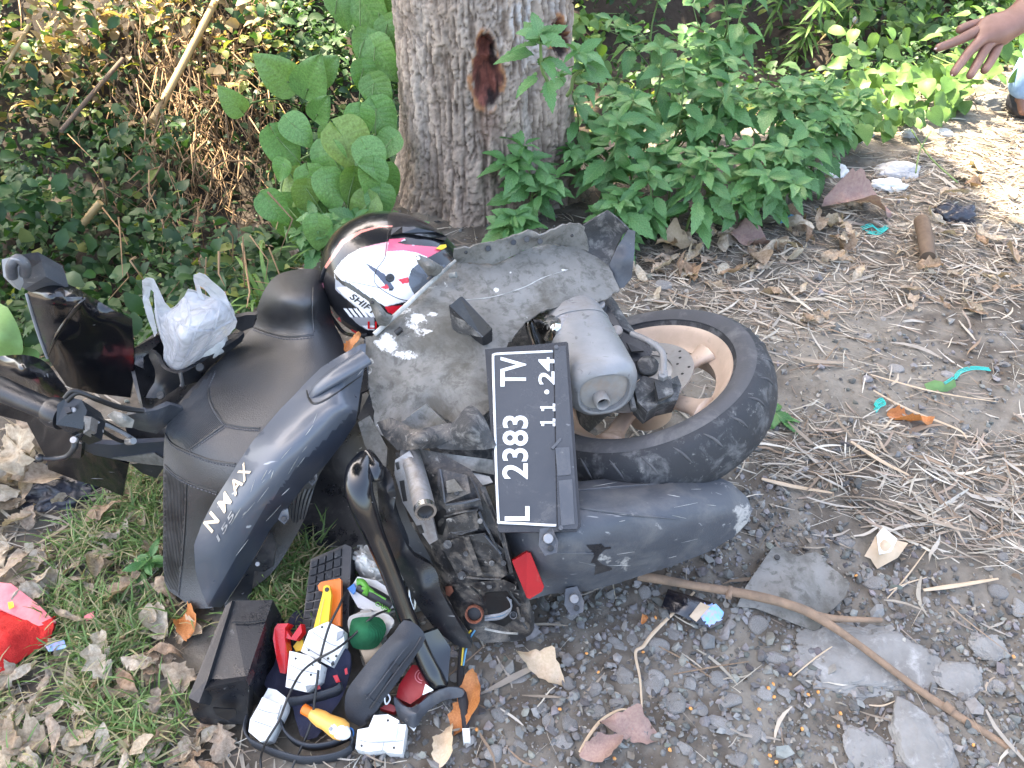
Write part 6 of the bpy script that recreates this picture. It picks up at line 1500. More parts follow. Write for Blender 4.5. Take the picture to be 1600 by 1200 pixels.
for _k in range(12):                                     # bent, twisted and split variants
    bv, bf = strip(4, lambda t: math.sin(math.pi * (.06 + .88 * t)) ** (.4 + .1 * (_k % 4)), 0, .0)
    t_ = bv[:, 1].copy(); tw = rng.normal(0, 1.2)
    x = bv[:, 0] * np.cos(tw * (t_ - .5)); z = bv[:, 0] * np.sin(tw * (t_ - .5))
    bv[:, 0] = x + rng.normal(0, 7) * (t_ - .5) ** 2 + rng.normal(0, 3) * (t_ - .5) ** 3 * 4
    bv[:, 2] = z * .02 + rng.normal(0, .10) * (t_ - .5) ** 2
    SV.append(bv - np.array([0, .5, 0]))
scl = np.stack([ln * wd, ln, ln], -1)
yaw = rng.normal(1.35, .8, N) + (rng.random(N) < .5) * np.pi
M = rotm(yaw, rng.normal(0.0, .06, N), rng.normal(0, .2, N)) * scl[:, None, :]
pal = np.array([(.60, .54, .44), (.52, .45, .36), (.42, .34, .26), (.68, .63, .54), (.55, .50, .43), (.32, .23, .16), (.46, .41, .35), (.38, .30, .24)])
cs = pal[rng.integers(0, len(pal), N)] * rng.uniform(.6, 1.1, N)[:, None]
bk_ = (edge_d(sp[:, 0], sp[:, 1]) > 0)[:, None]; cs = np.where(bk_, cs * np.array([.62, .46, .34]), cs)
sp[:, 2] += rng.uniform(.001, .013, N)
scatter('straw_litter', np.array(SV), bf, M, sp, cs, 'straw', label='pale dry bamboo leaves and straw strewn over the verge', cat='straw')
# crumbs of leaf and bark trodden into the soil
def dcrumb(x, y, p): return (edge_d(x, y) < .2) * np.where(inpoly(p, SA) | inpoly(p, SB), .5, np.where(p[:, 0] > 900, .3, np.where(inpoly(p, SCc), .5, .12)))
cp, _ = sample(90000, -2.0, 3.2, .4, 4.0, dcrumb, 300)
N = len(cp); ln = .003 + .012 * rng.random(N) ** 2
bv, bf = strip(2, lambda t: .05 + .38 * math.sin(math.pi * (t * .8 + .2)), .2, .3)
bv = np.array([bv * (1 + .3 * rng.normal(size=(len(bv), 1))) for _ in range(8)])
M = rotm(rng.uniform(0, 6.28, N), rng.normal(0, .25, N), rng.normal(0, .25, N)) * np.stack([ln * rng.uniform(.3, 1.2, N), ln, ln], -1)[:, None, :]
cp[:, 2] += .004 + rng.uniform(0, .004, N)
scatter('leaf_crumbs', bv, bf, M, cp, pal[rng.integers(0, len(pal), N)] * rng.uniform(.25, .75, N)[:, None], 'straw', label='fine crumbs of dry leaf and bark trodden into the soil', cat='leaf crumbs')
# dry twigs lying about
for i in range(26):
    x, y = random.uniform(650, 1600), random.uniform(430, 1190)
    if y > 480 and x < 1230 and y < 960: continue
    a = random.uniform(-.9, .9); L = random.uniform(40, 130)
    pts = [(x, y), (x + L * .5 * math.cos(a), y + L * .5 * math.sin(a) + random.uniform(-8, 8)), (x + L * math.cos(a), y + L * math.sin(a))]
    t_ = tube('twig', [PG(*q, .008) for q in pts], [.0012, .0018, .0008], random.choice(['bark_wood', 'tan_leaf', 'stick']), None, world=True, n=6, origin=PG(*pts[1]))
    tag(t_, 'thin dry twig lying on the gravel and straw', 'twig', 'dry twigs on the ground')
for lab, pts, r in (('long split dry reed stalk bent over the gravel beside the wrapper', [(1085, 925), (1050, 960), (1020, 990), (1005, 1010), (993, 1020), (1000, 1060), (1003, 1105)], .0038), ('curved pale straw stem beside the pinkish dry leaf', [(905, 1175), (920, 1150), (940, 1125), (965, 1110), (980, 1108)], .003),
                    ('long pale dry stalk stretched across the bare dirt', [(1360, 585), (1460, 612), (1560, 628)], .003), ('pale flat reed blade on the straw heap', [(1330, 690), (1380, 722), (1420, 742)], .006), ('dry reed blade pointing at the teal twine', [(1365, 610), (1420, 640), (1495, 670), (1510, 685)], .004),
                    ('pale green reed blade on the bare earth', [(1443, 922), (1500, 914), (1560, 904)], .005), ('brown bamboo strip below the mudguard tip', [(1190, 748), (1240, 760), (1300, 770)], .006)):
    t_ = tube('reed_stalk', [PG(*q, .012) for q in pts], [r * .6, r, r * .8, r * .4], 'tan_leaf', None, world=True, n=8, flat=(1, .4), origin=PG(*pts[1]))
    tag(t_, lab, 'reed')

# ---- broad dry leaves
def leaf_mesh(name, w, rows, cols, m, heart=0.0, curl=0.0, roll=0.0, fold=.12, teeth=0, wave=0.0, seed=0, droop=0.0, tear=0.0, bendx=0.0, crum=0.0):
    r = np.random.default_rng(seed); V = []; U = []; ph = r.uniform(0, 6.28, 4); tn = r.random((rows + 1, 2))
    for i in range(rows + 1):
        t = i / rows; ww = w(t)
        if teeth and 0 < i < rows: ww *= 1 + (.14 if i % 2 else -.10)
        for j in range(cols + 1):
            s = -1 + 2 * j / cols; x = s * ww * (1 + tear * (tn[i, 0 if s < 0 else 1] - .6) * abs(s)) + bendx * math.sin(t * 3.1); y = t - heart * abs(s) ** 1.5 * (1 - t) ** 2
            z = fold * abs(x) - droop * t * t + curl * math.sin(t * 3 + ph[0]) * .3 + wave * math.sin(s * 2.2 + t * 5 + ph[1]) * abs(s) + wave * .6 * math.sin(t * 9 + ph[2]) * abs(s) * s
            if roll: z += roll * x * x * 3
            V.append((x, y, z)); U.append((s, t))
    c = cols + 1; F = [[i * c + j, i * c + j + 1, (i + 1) * c + j + 1, (i + 1) * c + j] for i in range(rows) for j in range(cols)]
    if crum: V = [tuple(v) for v in np.array(V) + (fbm(np.array(V) * 4 + seed, seed, 3)[:, None] - .5) * np.array([0, 0, crum])]
    me = bpy.data.meshes.new(name); me.from_pydata(V, [], F)
    uv = me.uv_layers.new(name='UVMap'); li = np.zeros(len(me.loops), np.int32); me.loops.foreach_get('vertex_index', li)
    uv.data.foreach_set('uv', np.array(U)[li].ravel())
    me.polygons.foreach_set('use_smooth', [True] * len(F)); me.materials.append(MATS[m])
    return me
ov = lambda a: (lambda t: a * max(math.sin(math.pi * min(1, t * .96 + .02)) ** .75 * (1 - .25 * t), .004))
DL = [leaf_mesh('dry_leaf', ov((.13, .24, .3, .19, .36)[k % 5]), 12, 6, 'dry_leaf', 0, .3 * ((k % 3) - 1), (.2, .8, -.5, 1.4)[k % 4], .07, 0, .05 + .05 * (k % 3), k, 0, (.15, .5, .8)[k % 3], .12 * ((k % 5) - 2) / 2, .35) for k in range(20)]
DL_named = {m: [leaf_mesh('dry_leaf', ov(.28), 14, 6, m, 0, .4, 1.0, .12, 0, .09, 50 + k, 0, .35, .06, .3) for k in range(3)] for m in ('orange_leaf', 'pink_leaf', 'tan_leaf')}
def dl(px, py, size_px, yaw, me, label, group=None, lift=.012, tilt=.25):
    c = PG(px, py); dep = np.dot(c - CAM, _FW); s = size_px * dep / FPX
    put('dry_leaf', me, c + np.array([0, 0, lift]), (random.uniform(-tilt, tilt), random.uniform(-tilt, tilt), yaw), (s, s, s), label, 'leaf', group)
nm = DL_named
dl(880, 1070, 85, 1.0, nm['tan_leaf'][0], 'pale tan curled leaf on the gravel below the tail housing', None, .015, .1)
dl(1030, 1155, 95, 1.4, nm['pink_leaf'][0], 'pinkish brown leaf lying flat beside the curved straw stem', None, .012, .05)
dl(905, 1185, 75, -1.2, nm['pink_leaf'][1], 'greyish pink torn leaf on the gravel at a group of long stones')
dl(708, 1150, 95, -.35, nm['orange_leaf'][0], 'long orange leaf behind the wiring harness connector', None, .02, .1)
dl(683, 1205, 70, -.3, nm['tan_leaf'][1], 'pale tan leaf touching the orange leaf by the harness')
dl(300, 1010, 70, .5, nm['orange_leaf'][1], 'cupped rusty brown leaf standing against the black tray', None, .03, .6)
dl(318, 1000, 55, 1.2, nm['tan_leaf'][2], 'pale folded leaf half inside the rusty cupped leaf', None, .03, .5)
dl(1385, 648, 65, -1.9, nm['orange_leaf'][2], 'flat orange leaf on the dirt beside the teal twine curl', None, .012, .08)
dl(1010, 965, 22, 2.6, nm['orange_leaf'][0], 'tiny orange brown leaf on soil below the mudguard')
dl(1205, 385, 75, 1.3, nm['pink_leaf'][2], 'broad mauve brown leaf at the foot of the green bush', None, .02, .15)
dl(1160, 355, 45, 1.0, nm['pink_leaf'][0], 'dark mauve leaf close under the green bush')
dl(1090, 380, 80, 2.0, nm['tan_leaf'][0], 'big pale brown leaf at the foot of the green bush', None, .02, .15)
dl(1390, 340, 110, 1.5, nm['pink_leaf'][1], 'long mauve brown leaf sheath on the verge by the paper', None, .02, .1)
dl(1080, 350, 35, .3, nm['pink_leaf'][2], 'upright brown leaf under the green bush', None, .03, .8)
_c = P(538, 548, .44); put('dry_leaf', nm['orange_leaf'][2], _c, (.5, .3, -.6), (.045, .045, .045), 'yellow brown leaf caught between seat and helmet', 'leaf')
cnt = 0
def many(n, poly, lo, hi, label, group, tilt=.35, lift=(.008, .035)):
    xs = [p[0] for p in poly]; ys = [p[1] for p in poly]; k = 0
    while k < n:
        x, y = random.uniform(min(xs), max(xs)), random.uniform(min(ys), max(ys))
        if not inpoly([(x, y)], poly)[0]: continue
        dl(x, y, random.uniform(lo, hi), random.uniform(0, 6.28), random.choice(DL), label, group, random.uniform(*lift), tilt); k += 1
many(16, [(-20, 690), (70, 690), (80, 800), (-20, 830)], 60, 120, 'large crumpled dry leaf heaped under the handlebar grip', 'big dry leaves under the handlebar', .7, (.02, .12))
many(150, [(-20, 780), (250, 750), (262, 900), (300, 960), (300, 1130), (240, 1220), (-20, 1220)], 20, 66, 'dry beige leaf in the litter left of the scooter seat', 'dry leaves in the grass beside the seat', .4)
many(26, [(200, 1150), (290, 1145), (370, 1190), (380, 1220), (200, 1220)], 30, 60, 'dry leaf on the ground just below the black tray', 'dry leaves below the tray', .3)
many(58, [(960, 420), (1050, 370), (1200, 360), (1330, 280), (1330, 360), (1200, 430), (1000, 460)], 25, 58, 'dry brown leaf heaped along the foot of the green bush', 'dry leaves under the bush', .5)
many(44, [(1200, 420), (1600, 240), (1600, 480), (1250, 520)], 18, 44, 'dry leaf among the straw on the sunny verge', 'dry leaves on the verge')
many(16, [(250, 380), (440, 330), (440, 450), (280, 470)], 25, 50, 'withered brown leaf on the ditch slope behind the scooter', 'withered leaves on the slope', .7)

# ---- grass
GA = [(100, 900), (235, 880), (300, 960), (305, 1120), (240, 1200), (200, 1300), (60, 1300), (-60, 1300), (-60, 1060), (40, 1010)]
GB = [(395, 960), (430, 860), (520, 840), (500, 980), (420, 1000)]
GC = [(60, 760), (255, 740), (258, 900), (80, 900)]
def dgr(x, y, p): return np.where(inpoly(p, GA), .45 * sstep(.35, .6, fbm(np.stack([x, y], -1) * 9, 77)), np.where(inpoly(p, GB), 1.0, np.where(inpoly(p, GC), .45 * sstep(.4, .6, fbm(np.stack([x, y], -1) * 8, 78)), 0)))
gpp, gpx = sample(110000, -1.3, 0.0, .35, 1.5, dgr)
N = len(gpp); ln = rng.uniform(.04, .11, N) * np.where(inpoly(gpx, GB), 1.25, 1)
bv, bf = strip(4, lambda t: .022 * (1 - t) ** .6 + .001, 0, 0, False)
bv[:, 2] = 0; bv2 = bv.copy(); bv2[:, 1] = bv[:, 1] * .75; bv2[:, 2] = .75 * bv[:, 1] - .42 * bv[:, 1] ** 2.2
M = rotm(rng.uniform(0, 6.28, N), rng.normal(0, .35, N), rng.normal(0, .3, N)) * ln[:, None, None]
cg = np.array([.15, .26, .08]) * rng.uniform(.7, 1.35, N)[:, None]; dry = (rng.random(N) < .35)[:, None]; cg = np.where(dry, np.array([.40, .36, .2]), cg)
scatter('grass', bv2, bf, M, gpp, cg, 'grass', label='short green grass growing through the dry leaves beside the seat', cat='grass')
def tuft(label, pts, n, ln, wdt, seed):
    r = np.random.default_rng(seed); base = np.array([PG(*pts[k % len(pts)]) for k in range(n)])
    root = thing('grass_tuft', label, 'grass', base[0])
    bvv, bff = strip(8, lambda t: wdt * (1 - t) ** .5 + .001, 0, 0, False)
    for k in range(n):
        c = bvv.copy(); c[:, 2] = 1.0 * bvv[:, 1] - .75 * bvv[:, 1] ** 2; c[:, 1] = bvv[:, 1] * .8
        R = rotm(*[np.array([v]) for v in (r.uniform(0, 6.28), r.normal(.0, .2), r.normal(0, .2))])[0]
        V = (R @ (c * ln * r.uniform(.6, 1.1)).T).T + base[k] + r.normal(0, .01, 3) * np.array([1, 1, 0])
        mesh('blade', V, bff, 'leaf_vine', root)
tuft('long bladed green grass tuft growing behind the seat', [(420, 470), (405, 480), (440, 440), (430, 455)], 26, .26, .03, 3)
tuft('sparse grass tuft on the slope beside the helmet', [(520, 395), (505, 400)], 12, .2, .03, 5)

# ================================================================== PLANTS
def leaf_obj(parent, me, pos, d, nrm, size, base, name='leaf'):
    d = np.asarray(d, float); d /= np.linalg.norm(d); nrm = np.asarray(nrm, float); nrm = nrm - d * np.dot(nrm, d); nrm /= max(np.linalg.norm(nrm), 1e-6)
    x = np.cross(d, nrm)
    o = bpy.data.objects.new(name, me); COL.objects.link(o); o.parent = parent
    Mx = Matrix(((x[0], d[0], nrm[0]), (x[1], d[1], nrm[1]), (x[2], d[2], nrm[2]))).to_4x4()
    o.matrix_local = Matrix.Translation(Vector(np.asarray(pos) - base)) @ Mx @ Matrix.Scale(size, 4)
    return o
lanc = lambda a: (lambda t: a * max(math.sin(math.pi * min(1, t ** .8 * .97 + .02)) ** 1.0, .003))
heartw = lambda a: (lambda t: a * max(math.sin(math.pi * min(1, t ** .55)) ** .8, .003))
WEED = [leaf_mesh('leaf', lanc(.21 + .03 * (k % 3)), 14, 4, 'leaf_weed', .06, .12, 0, .25, 1, .03, k + 100, .25 + .1 * (k % 2)) for k in range(6)]
HEART = [leaf_mesh('leaf', heartw(.50), 18, 10, 'leaf_heart', .36, .12, 0, .16, 0, .05, k + 200, .28) for k in range(5)]
ROUND = [leaf_mesh('leaf', heartw(.46), 10, 4, 'leaf_vine', .22, .1, 0, .15, 0, .05, k + 300, .2) for k in range(4)]
NARROW = [leaf_mesh('leaf', lanc(.07), 7, 2, 'leaf_vine', 0, .2, 0, .2, 0, .02, k + 400, .35) for k in range(3)]

def weed(label, base, height, lean, seed, leaves=WEED, size=.09, nodes=7, per=4, group=None, branches=2, name='weed_plant', cat='plant'):
    r = np.random.default_rng(seed); base = np.asarray(base, float)
    root = thing(name, label, cat, base, group)
    def axis(p0, dirv, L, n, rad, sz):
        k = np.linspace(0, 1, 5)[:, None]; dirv = np.asarray(dirv, float)
        path = p0 + dirv * L * k + np.array([0, 0, -.12 * L]) * k ** 2 + r.normal(0, .012, (5, 3)) * k
        V, F = tube_geo(crom(path, 3), [rad, rad * .5], 6); mesh('stem', V, F, 'stem', root)
        for i in range(n):
            t = .22 + .78 * (i + 1) / n; c = np.array([np.interp(t, np.linspace(0, 1, 5), path[:, e]) for e in range(3)])
            tip = i >= n - 2; a0 = r.uniform(0, 6.28); m = per + (2 if tip else 0)
            for j in range(m):
                a = a0 + 6.28 * j / m + r.normal(0, .25); el = r.uniform(-.35, .35) + (.45 if tip else 0)
                d = np.array([math.cos(a) * math.cos(el), math.sin(a) * math.cos(el) - .15, math.sin(el)])
                pet = sz * r.uniform(.15, .45) * (0.3 if tip else 1)
                leaf_obj(root, leaves[r.integers(len(leaves))], c + d * pet, d + np.array([0, 0, -.25]), np.array([0, -.25, 1]) + r.normal(0, .3, 3), sz * r.uniform(.65, 1.15) * (.75 if tip else 1), base)
    axis(base, np.array([lean[0], lean[1], 1.0]), height, nodes, .005, size)
    for b in range(branches):
        a = r.uniform(0, 6.28); axis(base + np.array([lean[0], lean[1], 1.0]) * height * r.uniform(.25, .5), np.array([math.cos(a) * .6, math.sin(a) * .5 - .15, .75]), height * r.uniform(.35, .55), max(3, nodes - 4), .003, size * .9)
    return root
wp = [(955, 385, .16), (1010, 372, .24), (1070, 368, .27), (1130, 362, .28), (1180, 345, .26), (1225, 322, .28), (1262, 290, .27), (930, 335, .34), (985, 322, .40), (1045, 312, .42), (1105, 302, .40), (1165, 290, .38), (1220, 265, .34), (1000, 270, .44), (1075, 255, .46), (1010, 245, .60), (1100, 235, .62), (905, 300, .36), (1270, 245, .28)]
for k, (x, y, h) in enumerate(wp):
    weed('leafy green weed stem in the dense bush right of the tree', PG(x, y), h * 1.14, (random.uniform(-.12, .12), random.uniform(-.15, .1)), 500 + k, size=.098, nodes=6, per=4, group='weeds in the bush right of the tree')
weed('green weed growing against the foot of the tree trunk', PG(835, 350), .30, (-.12, .05), 541, size=.10, nodes=6)
weed('low green weed in front of the tree trunk behind the grey panel', PG(800, 385), .14, (.05, -.1), 542, size=.09, nodes=4)
weed('green sprig sprouting from the trunk beside the wound', P(856, 150, .66), .16, (-.12, -.2), 543, size=.075, nodes=4, branches=0)
weed('green sprig sprouting at the right edge of the trunk', P(886, 150, .60), .12, (.25, -.2), 544, size=.085, nodes=3, branches=0)
weed('tall thin weed rising above the bush', PG(1090, 205), .62, (.05, -.1), 545, size=.09, nodes=6, per=3)
weed('weed with drooping tips at the right end of the bush', PG(1290, 225), .22, (.3, -.1), 546, size=.085, nodes=5)
weed('green weed at the foot of the heart leaved vine', PG(560, 395), .14, (0, -.1), 547, size=.09, nodes=5)
weed('pale green weed between the vine and the helmet', PG(500, 400), .13, (.1, -.1), 548, size=.085, nodes=4)
weed('green weed behind the crown of the helmet', PG(640, 385), .10, (0, -.1), 549, size=.07, nodes=3)
weed('small green seedling beside the rear tyre', PG(1215, 655), .03, (0, 0), 550, size=.07, nodes=2, per=3, branches=0)
weed('small green seedling in the grass by the seat', PG(232, 900), .05, (0, 0), 551, size=.05, nodes=3, per=3, branches=0)
# heart leaved vine beside the trunk
ZV = Z(2.58, 0, 0)
hv = [(1490, 90, 195), (1385, 60, 120), (1560, 60, 130), (1540, 260, 150), (1480, 330, 110), (1532, 400, 125), (1548, 500, 140), (1450, 515, 120), (1215, 535, 115), (1312, 570, 85), (1160, 630, 155), (1442, 635, 190), (1315, 685, 150), (1510, 665, 130), (1120, 690, 75), (1150, 765, 140), (1118, 860, 115), (1185, 905, 165), (1290, 860, 120), (1350, 775, 130), (1430, 780, 120), (1395, 690, 110), (1270, 770, 130), (1500, 740, 120), (1440, 850, 130), (1230, 820, 110), (1340, 930, 120), (1280, 960, 110), (1540, 600, 110), (1580, 150, 120), (1470, 200, 110), (1530, 840, 120), (1560, 740, 110), (1400, 560, 100)]
vb = PG(555, 395)
vine = thing('vine', 'climbing vine with big heart shaped leaves left of the trunk', 'vine', vb)
def vpos(x, y, dd=0): return PD(x, y, 2.50 - .16 * (y / 400.0) + dd)
for st_ in ([(600, 0), (598, 90), (590, 180), (575, 270), (556, 390)], [(585, 200), (520, 230), (470, 250), (440, 290), (450, 380)], [(600, 100), (560, 60), (545, 0)], [(556, 380), (500, 330), (480, 280)]):
    V, F = tube_geo(crom(np.array([vpos(x, y, .06) for x, y in st_]), 5), [.004, .005], 6); mesh('stem', V, F, 'stem', vine)
for k, (x, y, s) in enumerate(hv):
    x, y = ZV([(x, y)])[0]; dd = random.uniform(-.08, .04); p = vpos(x, y, dd); dep = 2.4; sz = s / 2.58 * dep / FPX * 1.05
    tc_v = (CAM - p) / np.linalg.norm(CAM - p); n = tc_v + np.array([random.uniform(-.7, .6), random.uniform(-.2, .2), .45 + random.uniform(-.5, .7)])
    d = np.array([random.uniform(-1.0, .8), -.35, -.8])
    dd_ = d - n * np.dot(d, n) / np.dot(n, n); dd_ /= np.linalg.norm(dd_)
    leaf_obj(vine, HEART[k % 5], p - dd_ * sz * .5, d, n, sz, vb)
    b_ = p - dd_ * sz * .5; sx_ = vpos(min(max(x + 40 * (1 if x < 520 else -.3), 430), 606), y + 35, .05)
    V, F = tube_geo(crom(np.array([b_, (b_ + sx_) / 2 + np.array([0, -.01, .015]), sx_]), 4), [.0016, .0024], 6); mesh('petiole', V, F, 'stem', vine)
# creeper on the far bank right
cvb = PG(1450, 150)
def creeper(label, poly, n, lo, hi, seed, lift=.25):
    r = random.Random(seed); xs = [p[0] for p in poly]; ys = [p[1] for p in poly]; b0 = PG(sum(xs) / len(xs), sum(ys) / len(ys))
    root = thing('creeper', label, 'creeper', b0); k = 0
    for _ in range(9):
        a = (r.uniform(min(xs), max(xs)), r.uniform(min(ys), max(ys))); b = (a[0] + r.uniform(-80, 80), a[1] + r.uniform(-50, 50)); c = (b[0] + r.uniform(-60, 60), b[1] + r.uniform(-40, 40))
        V, F = tube_geo(crom(np.array([PG(*q, .06) for q in (a, b, c)]), 4), .003, 5); mesh('stem', V, F, 'stem', root)
    while k < n:
        x, y = r.uniform(min(xs), max(xs)), r.uniform(min(ys), max(ys))
        if not inpoly([(x, y)], poly)[0]: continue
        p = PG(x, y, r.uniform(.02, lift)); dep = np.dot(p - CAM, _FW)
        leaf_obj(root, ROUND[k % 4], p, (r.uniform(-1, 1), r.uniform(-1, .3), r.uniform(-.7, .1)), (r.uniform(-.5, .5), -.5 + r.uniform(-.4, .4), 1), r.uniform(lo, hi) * dep / FPX, b0); k += 1
creeper('bright green round leaved creeper spilling over the bank edge', [(1330, 120), (1420, 90), (1520, 120), (1500, 165), (1420, 190), (1330, 215), (1290, 205), (1290, 160)], 170, 18, 34, 3, .16)
creeper('green creeper covering the far bank behind the reaching hand', [(1290, -40), (1640, -40), (1640, 110), (1540, 130), (1420, 90), (1330, 120), (1290, 60)], 260, 14, 28, 4, .35)
creeper('small yellow green creeper beside the right edge of the trunk', [(890, 10), (950, 30), (945, 110), (900, 130)], 60, 10, 20, 6, .3)
def blades(label, base, n, ln, seed, name='bamboo_shoot'):
    r = np.random.default_rng(seed); root = thing(name, label, 'plant', base)
    V, F = tube_geo(crom(np.array([base, base + np.array([.02, -.05, .25]), base + np.array([.05, -.12, .45])]), 4), [.004, .002], 6); mesh('stem', V, F, 'stem', root)
    for k in range(n):
        t = r.uniform(.2, 1); p = base + np.array([.05, -.12, .45]) * t; a = r.uniform(0, 6.28)
        leaf_obj(root, NARROW[k % 3], p, (math.cos(a), math.sin(a) - .3, r.uniform(-.6, .5)), (0, -.4, 1), ln * r.uniform(.6, 1.2), base)
blades('yellow green bamboo shoot drooping behind the bush', PG(1235, 105), 46, .16, 3)
blades('second pale bamboo shoot beyond the bush by the ditch', PG(1195, 60), 34, .15, 4)
blades('thin bamboo shoot leaning over the bank by dry stalks', PG(1300, 70), 26, .15, 5)
# taro-like plant and the broad leaf at the left edge
tb_ = PG(478, 175); taro = thing('taro_plant', 'dark green taro plant with arrow shaped leaves on the slope', 'plant', tb_)
for x, y, s, dx in ((450, 128, 60, -.5), (480, 140, 62, .3), (500, 118, 45, .6), (372, 168, 40, -.3), (495, 180, 40, .4)):
    p = PD(x, y, 2.85); leaf_obj(taro, HEART[int(x) % 5], p, (dx, -.2, .6), (0.1, -1, .5), s * 2.85 / FPX, tb_)
    V, F = tube_geo(crom(np.array([tb_, (tb_ + p) / 2 + np.array([0, 0, .05]), p]), 4), .004, 6); mesh('stalk', V, F, 'stem', taro)
bl_ = P(0, 560, .10); bleaf = thing('broad_leaf_plant', 'broad pale green leaf standing beside the handlebar cover', 'plant', P(-10, 570, 0))
csheet('leaf', [(-60, 470, .42), (0, 474, .42), (18, 490, .41), (32, 520, .38), (36, 548, .35), (25, 562, .33), (-10, 575, .31), (-60, 580, .30)], [(0, 530, .385)], 'leaf_heart', bleaf, .002, 6, round_=2)
csheet('leaf', [(30, 545, .33), (48, 543, .33), (62, 552, .32), (55, 565, .31), (35, 562, .31)], [], 'leaf_heart', bleaf, .002, 6, round_=2)
tl_ = prop('torn_leaf', 'torn green leaf on bare dirt tied to teal twine', 'leaf', 1465, 605)
csheet('leaf_blade', [(1444, 600, .02), (1460, 594, .028), (1472, 596, .028), (1476, 602, .025), (1492, 592, .03), (1494, 604, .02), (1480, 612, .012), (1450, 612, .012)], [], 'leaf_weed', tl_, .001, 4)

# ---- undergrowth on the slope and the far bank (one mass)
def dund(x, y, p):
    d = edge_d(x, y); n = fbm(np.stack([x, y], -1) * 2.5, 90)
    left = (p[:, 0] < 640)
    br = np.exp(-(((p[:, 0] - 370) / 75) ** 2 + ((p[:, 1] - 330) / 120) ** 2))
    out = np.where((p[:, 0] < -90) | (p[:, 0] > 1700) | (p[:, 1] < -70), .45, 1.0)
    return out * (d > .03) * np.where(left, np.clip(.95 - 1.0 * br, .05, 1), .28) * np.where(left, sstep(.33, .46, n), sstep(.33, .52, n)) 
up_, upx = sample(190000, -5.5, 4.5, 1.2, 7.5, dund, 900)
N = len(up_); d = edge_d(up_[:, 0], up_[:, 1]); n = fbm(up_[:, :2] * 2.5, 90)
up_[:, 2] += rng.random(N) ** .8 * (.10 + .42 * sstep(.35, .7, n)) * (.12 + .88 * sstep(.1, .9, d))
lp = proj(up_)
bv, bf = strip(3, lambda t: .32 * math.sin(math.pi * (.05 + .9 * t)), .12, .2)
sz = .016 + .075 * rng.random(N) ** 2.2
M = rotm(rng.uniform(0, 6.28, N), rng.normal(-.2, .5, N), rng.normal(0, .5, N)) * sz[:, None, None]
dark = np.array([.020, .062, .020]); mid = np.array([.060, .150, .042]); yel = np.array([.22, .27, .06]); drycol = np.array([.36, .25, .12])  # leaf greens darkened to put part of the deep shade into the colour
t = rng.random(N)[:, None]; c = dark + (mid - dark) * t
c = np.where((rng.random(N) < .06)[:, None], yel, c)
ul = np.clip((230 - lp[:, 1]) / 160, 0, 1) * np.clip((470 - lp[:, 0]) / 120, 0, 1)
c = np.where((rng.random(N) < ul * .62)[:, None], drycol * rng.uniform(.6, 1.35, N)[:, None], c)
c = np.where((rng.random(N) < ul * .2)[:, None], np.array([.30, .34, .07]), c)
scatter('undergrowth', bv, bf, M, up_, c, 'leaf_stuff', label='tangled green undergrowth covering the slope and the far bank', cat='undergrowth')
# dry stalks hanging over the slope
nst = 1000
dsx = rng.normal(345, 95, nst); dsy = rng.normal(120, 130, nst)
V_all, F_all, C_all = [], [], []
for k in range(nst):
    if dsx[k] > 430 or dsy[k] > 460 or dsx[k] < -40 or dsy[k] < -60: continue
    q0 = (dsx[k], dsy[k]); ang = rng.normal(1.4, .55); L = rng.uniform(25, 110)
    a = PG(q0[0], q0[1], rng.uniform(.05, .4)); b = PG(q0[0] + L * math.cos(ang), q0[1] + L * math.sin(ang), rng.uniform(.02, .25))
    if np.linalg.norm(a - b) > 1.2: continue
    v, f = tube_geo(np.array([a, (a + b) / 2 + rng.normal(0, .03, 3), b]), [rng.uniform(.0015, .005), .001], 5)
    F_all += [[i + len(V_all) for i in ff] for ff in f]; V_all += v.tolist()
    C_all += [tuple(np.array([.30, .19, .10]) * rng.uniform(.5, 1.5))] * len(v)
o = mesh('dry_stalks', V_all, F_all, 'straw', None, cols=np.array(C_all)); o['kind'] = 'stuff'; tag(o, 'tangle of dry brown stalks and vines over the ditch slope', 'dry stalks')
def pole(label, a, b, r, m, la=.1, lb=.1, nm_='bamboo_pole', cat='pole', nodes=True):
    A_, B_ = PG(*a, la), PG(*b, lb); t_ = thing(nm_, label, cat, B_)
    tube('shaft', [A_, (A_ + B_) / 2 + np.array([0.01, 0, .01]), B_], r, m, t_, world=True, n=12)
    if nodes:
        for k in range(1, 5):
            c = A_ + (B_ - A_) * k / 5; V, F = disc_geo(c - (B_ - A_) * .004, B_ - A_, r * 1.18, np.linalg.norm(B_ - A_) * .008, 12); mesh('node_ring', V, F, m, t_)
pole('long tan bamboo pole leaning through the brush', (335, 5), (238, 190), .017, 'bamboo', .42, .22)
pole('dark bare branch lying over the sunlit undergrowth', (192, 92), (95, 205), .010, 'dark_branch', .35, .3, 'branch', 'branch', False)
pole('short cut bamboo stub sticking out of the undergrowth', (157, 316), (128, 352), .014, 'bamboo', .3, .24)
pole('thin pale bamboo pole at the sunlit end of the brush', (45, 40), (-5, 130), .009, 'bamboo', .4, .3)
pole('thin yellow stalk leaning over the bank by the creeper', (1345, 20), (1290, 100), .004, 'bamboo', .25, .1, 'dry_stalk', 'stalk', False)
pole('thin yellow stalk crossing the bamboo shoots', (1335, 5), (1270, 75), .004, 'bamboo', .25, .12, 'dry_stalk', 'stalk', False)
crumple('white_rubbish', 'white litter scrap lying among the creeper leaves', 'litter', 1333, 38, .05, .04, .05, 'paper', 31, .8, 3)
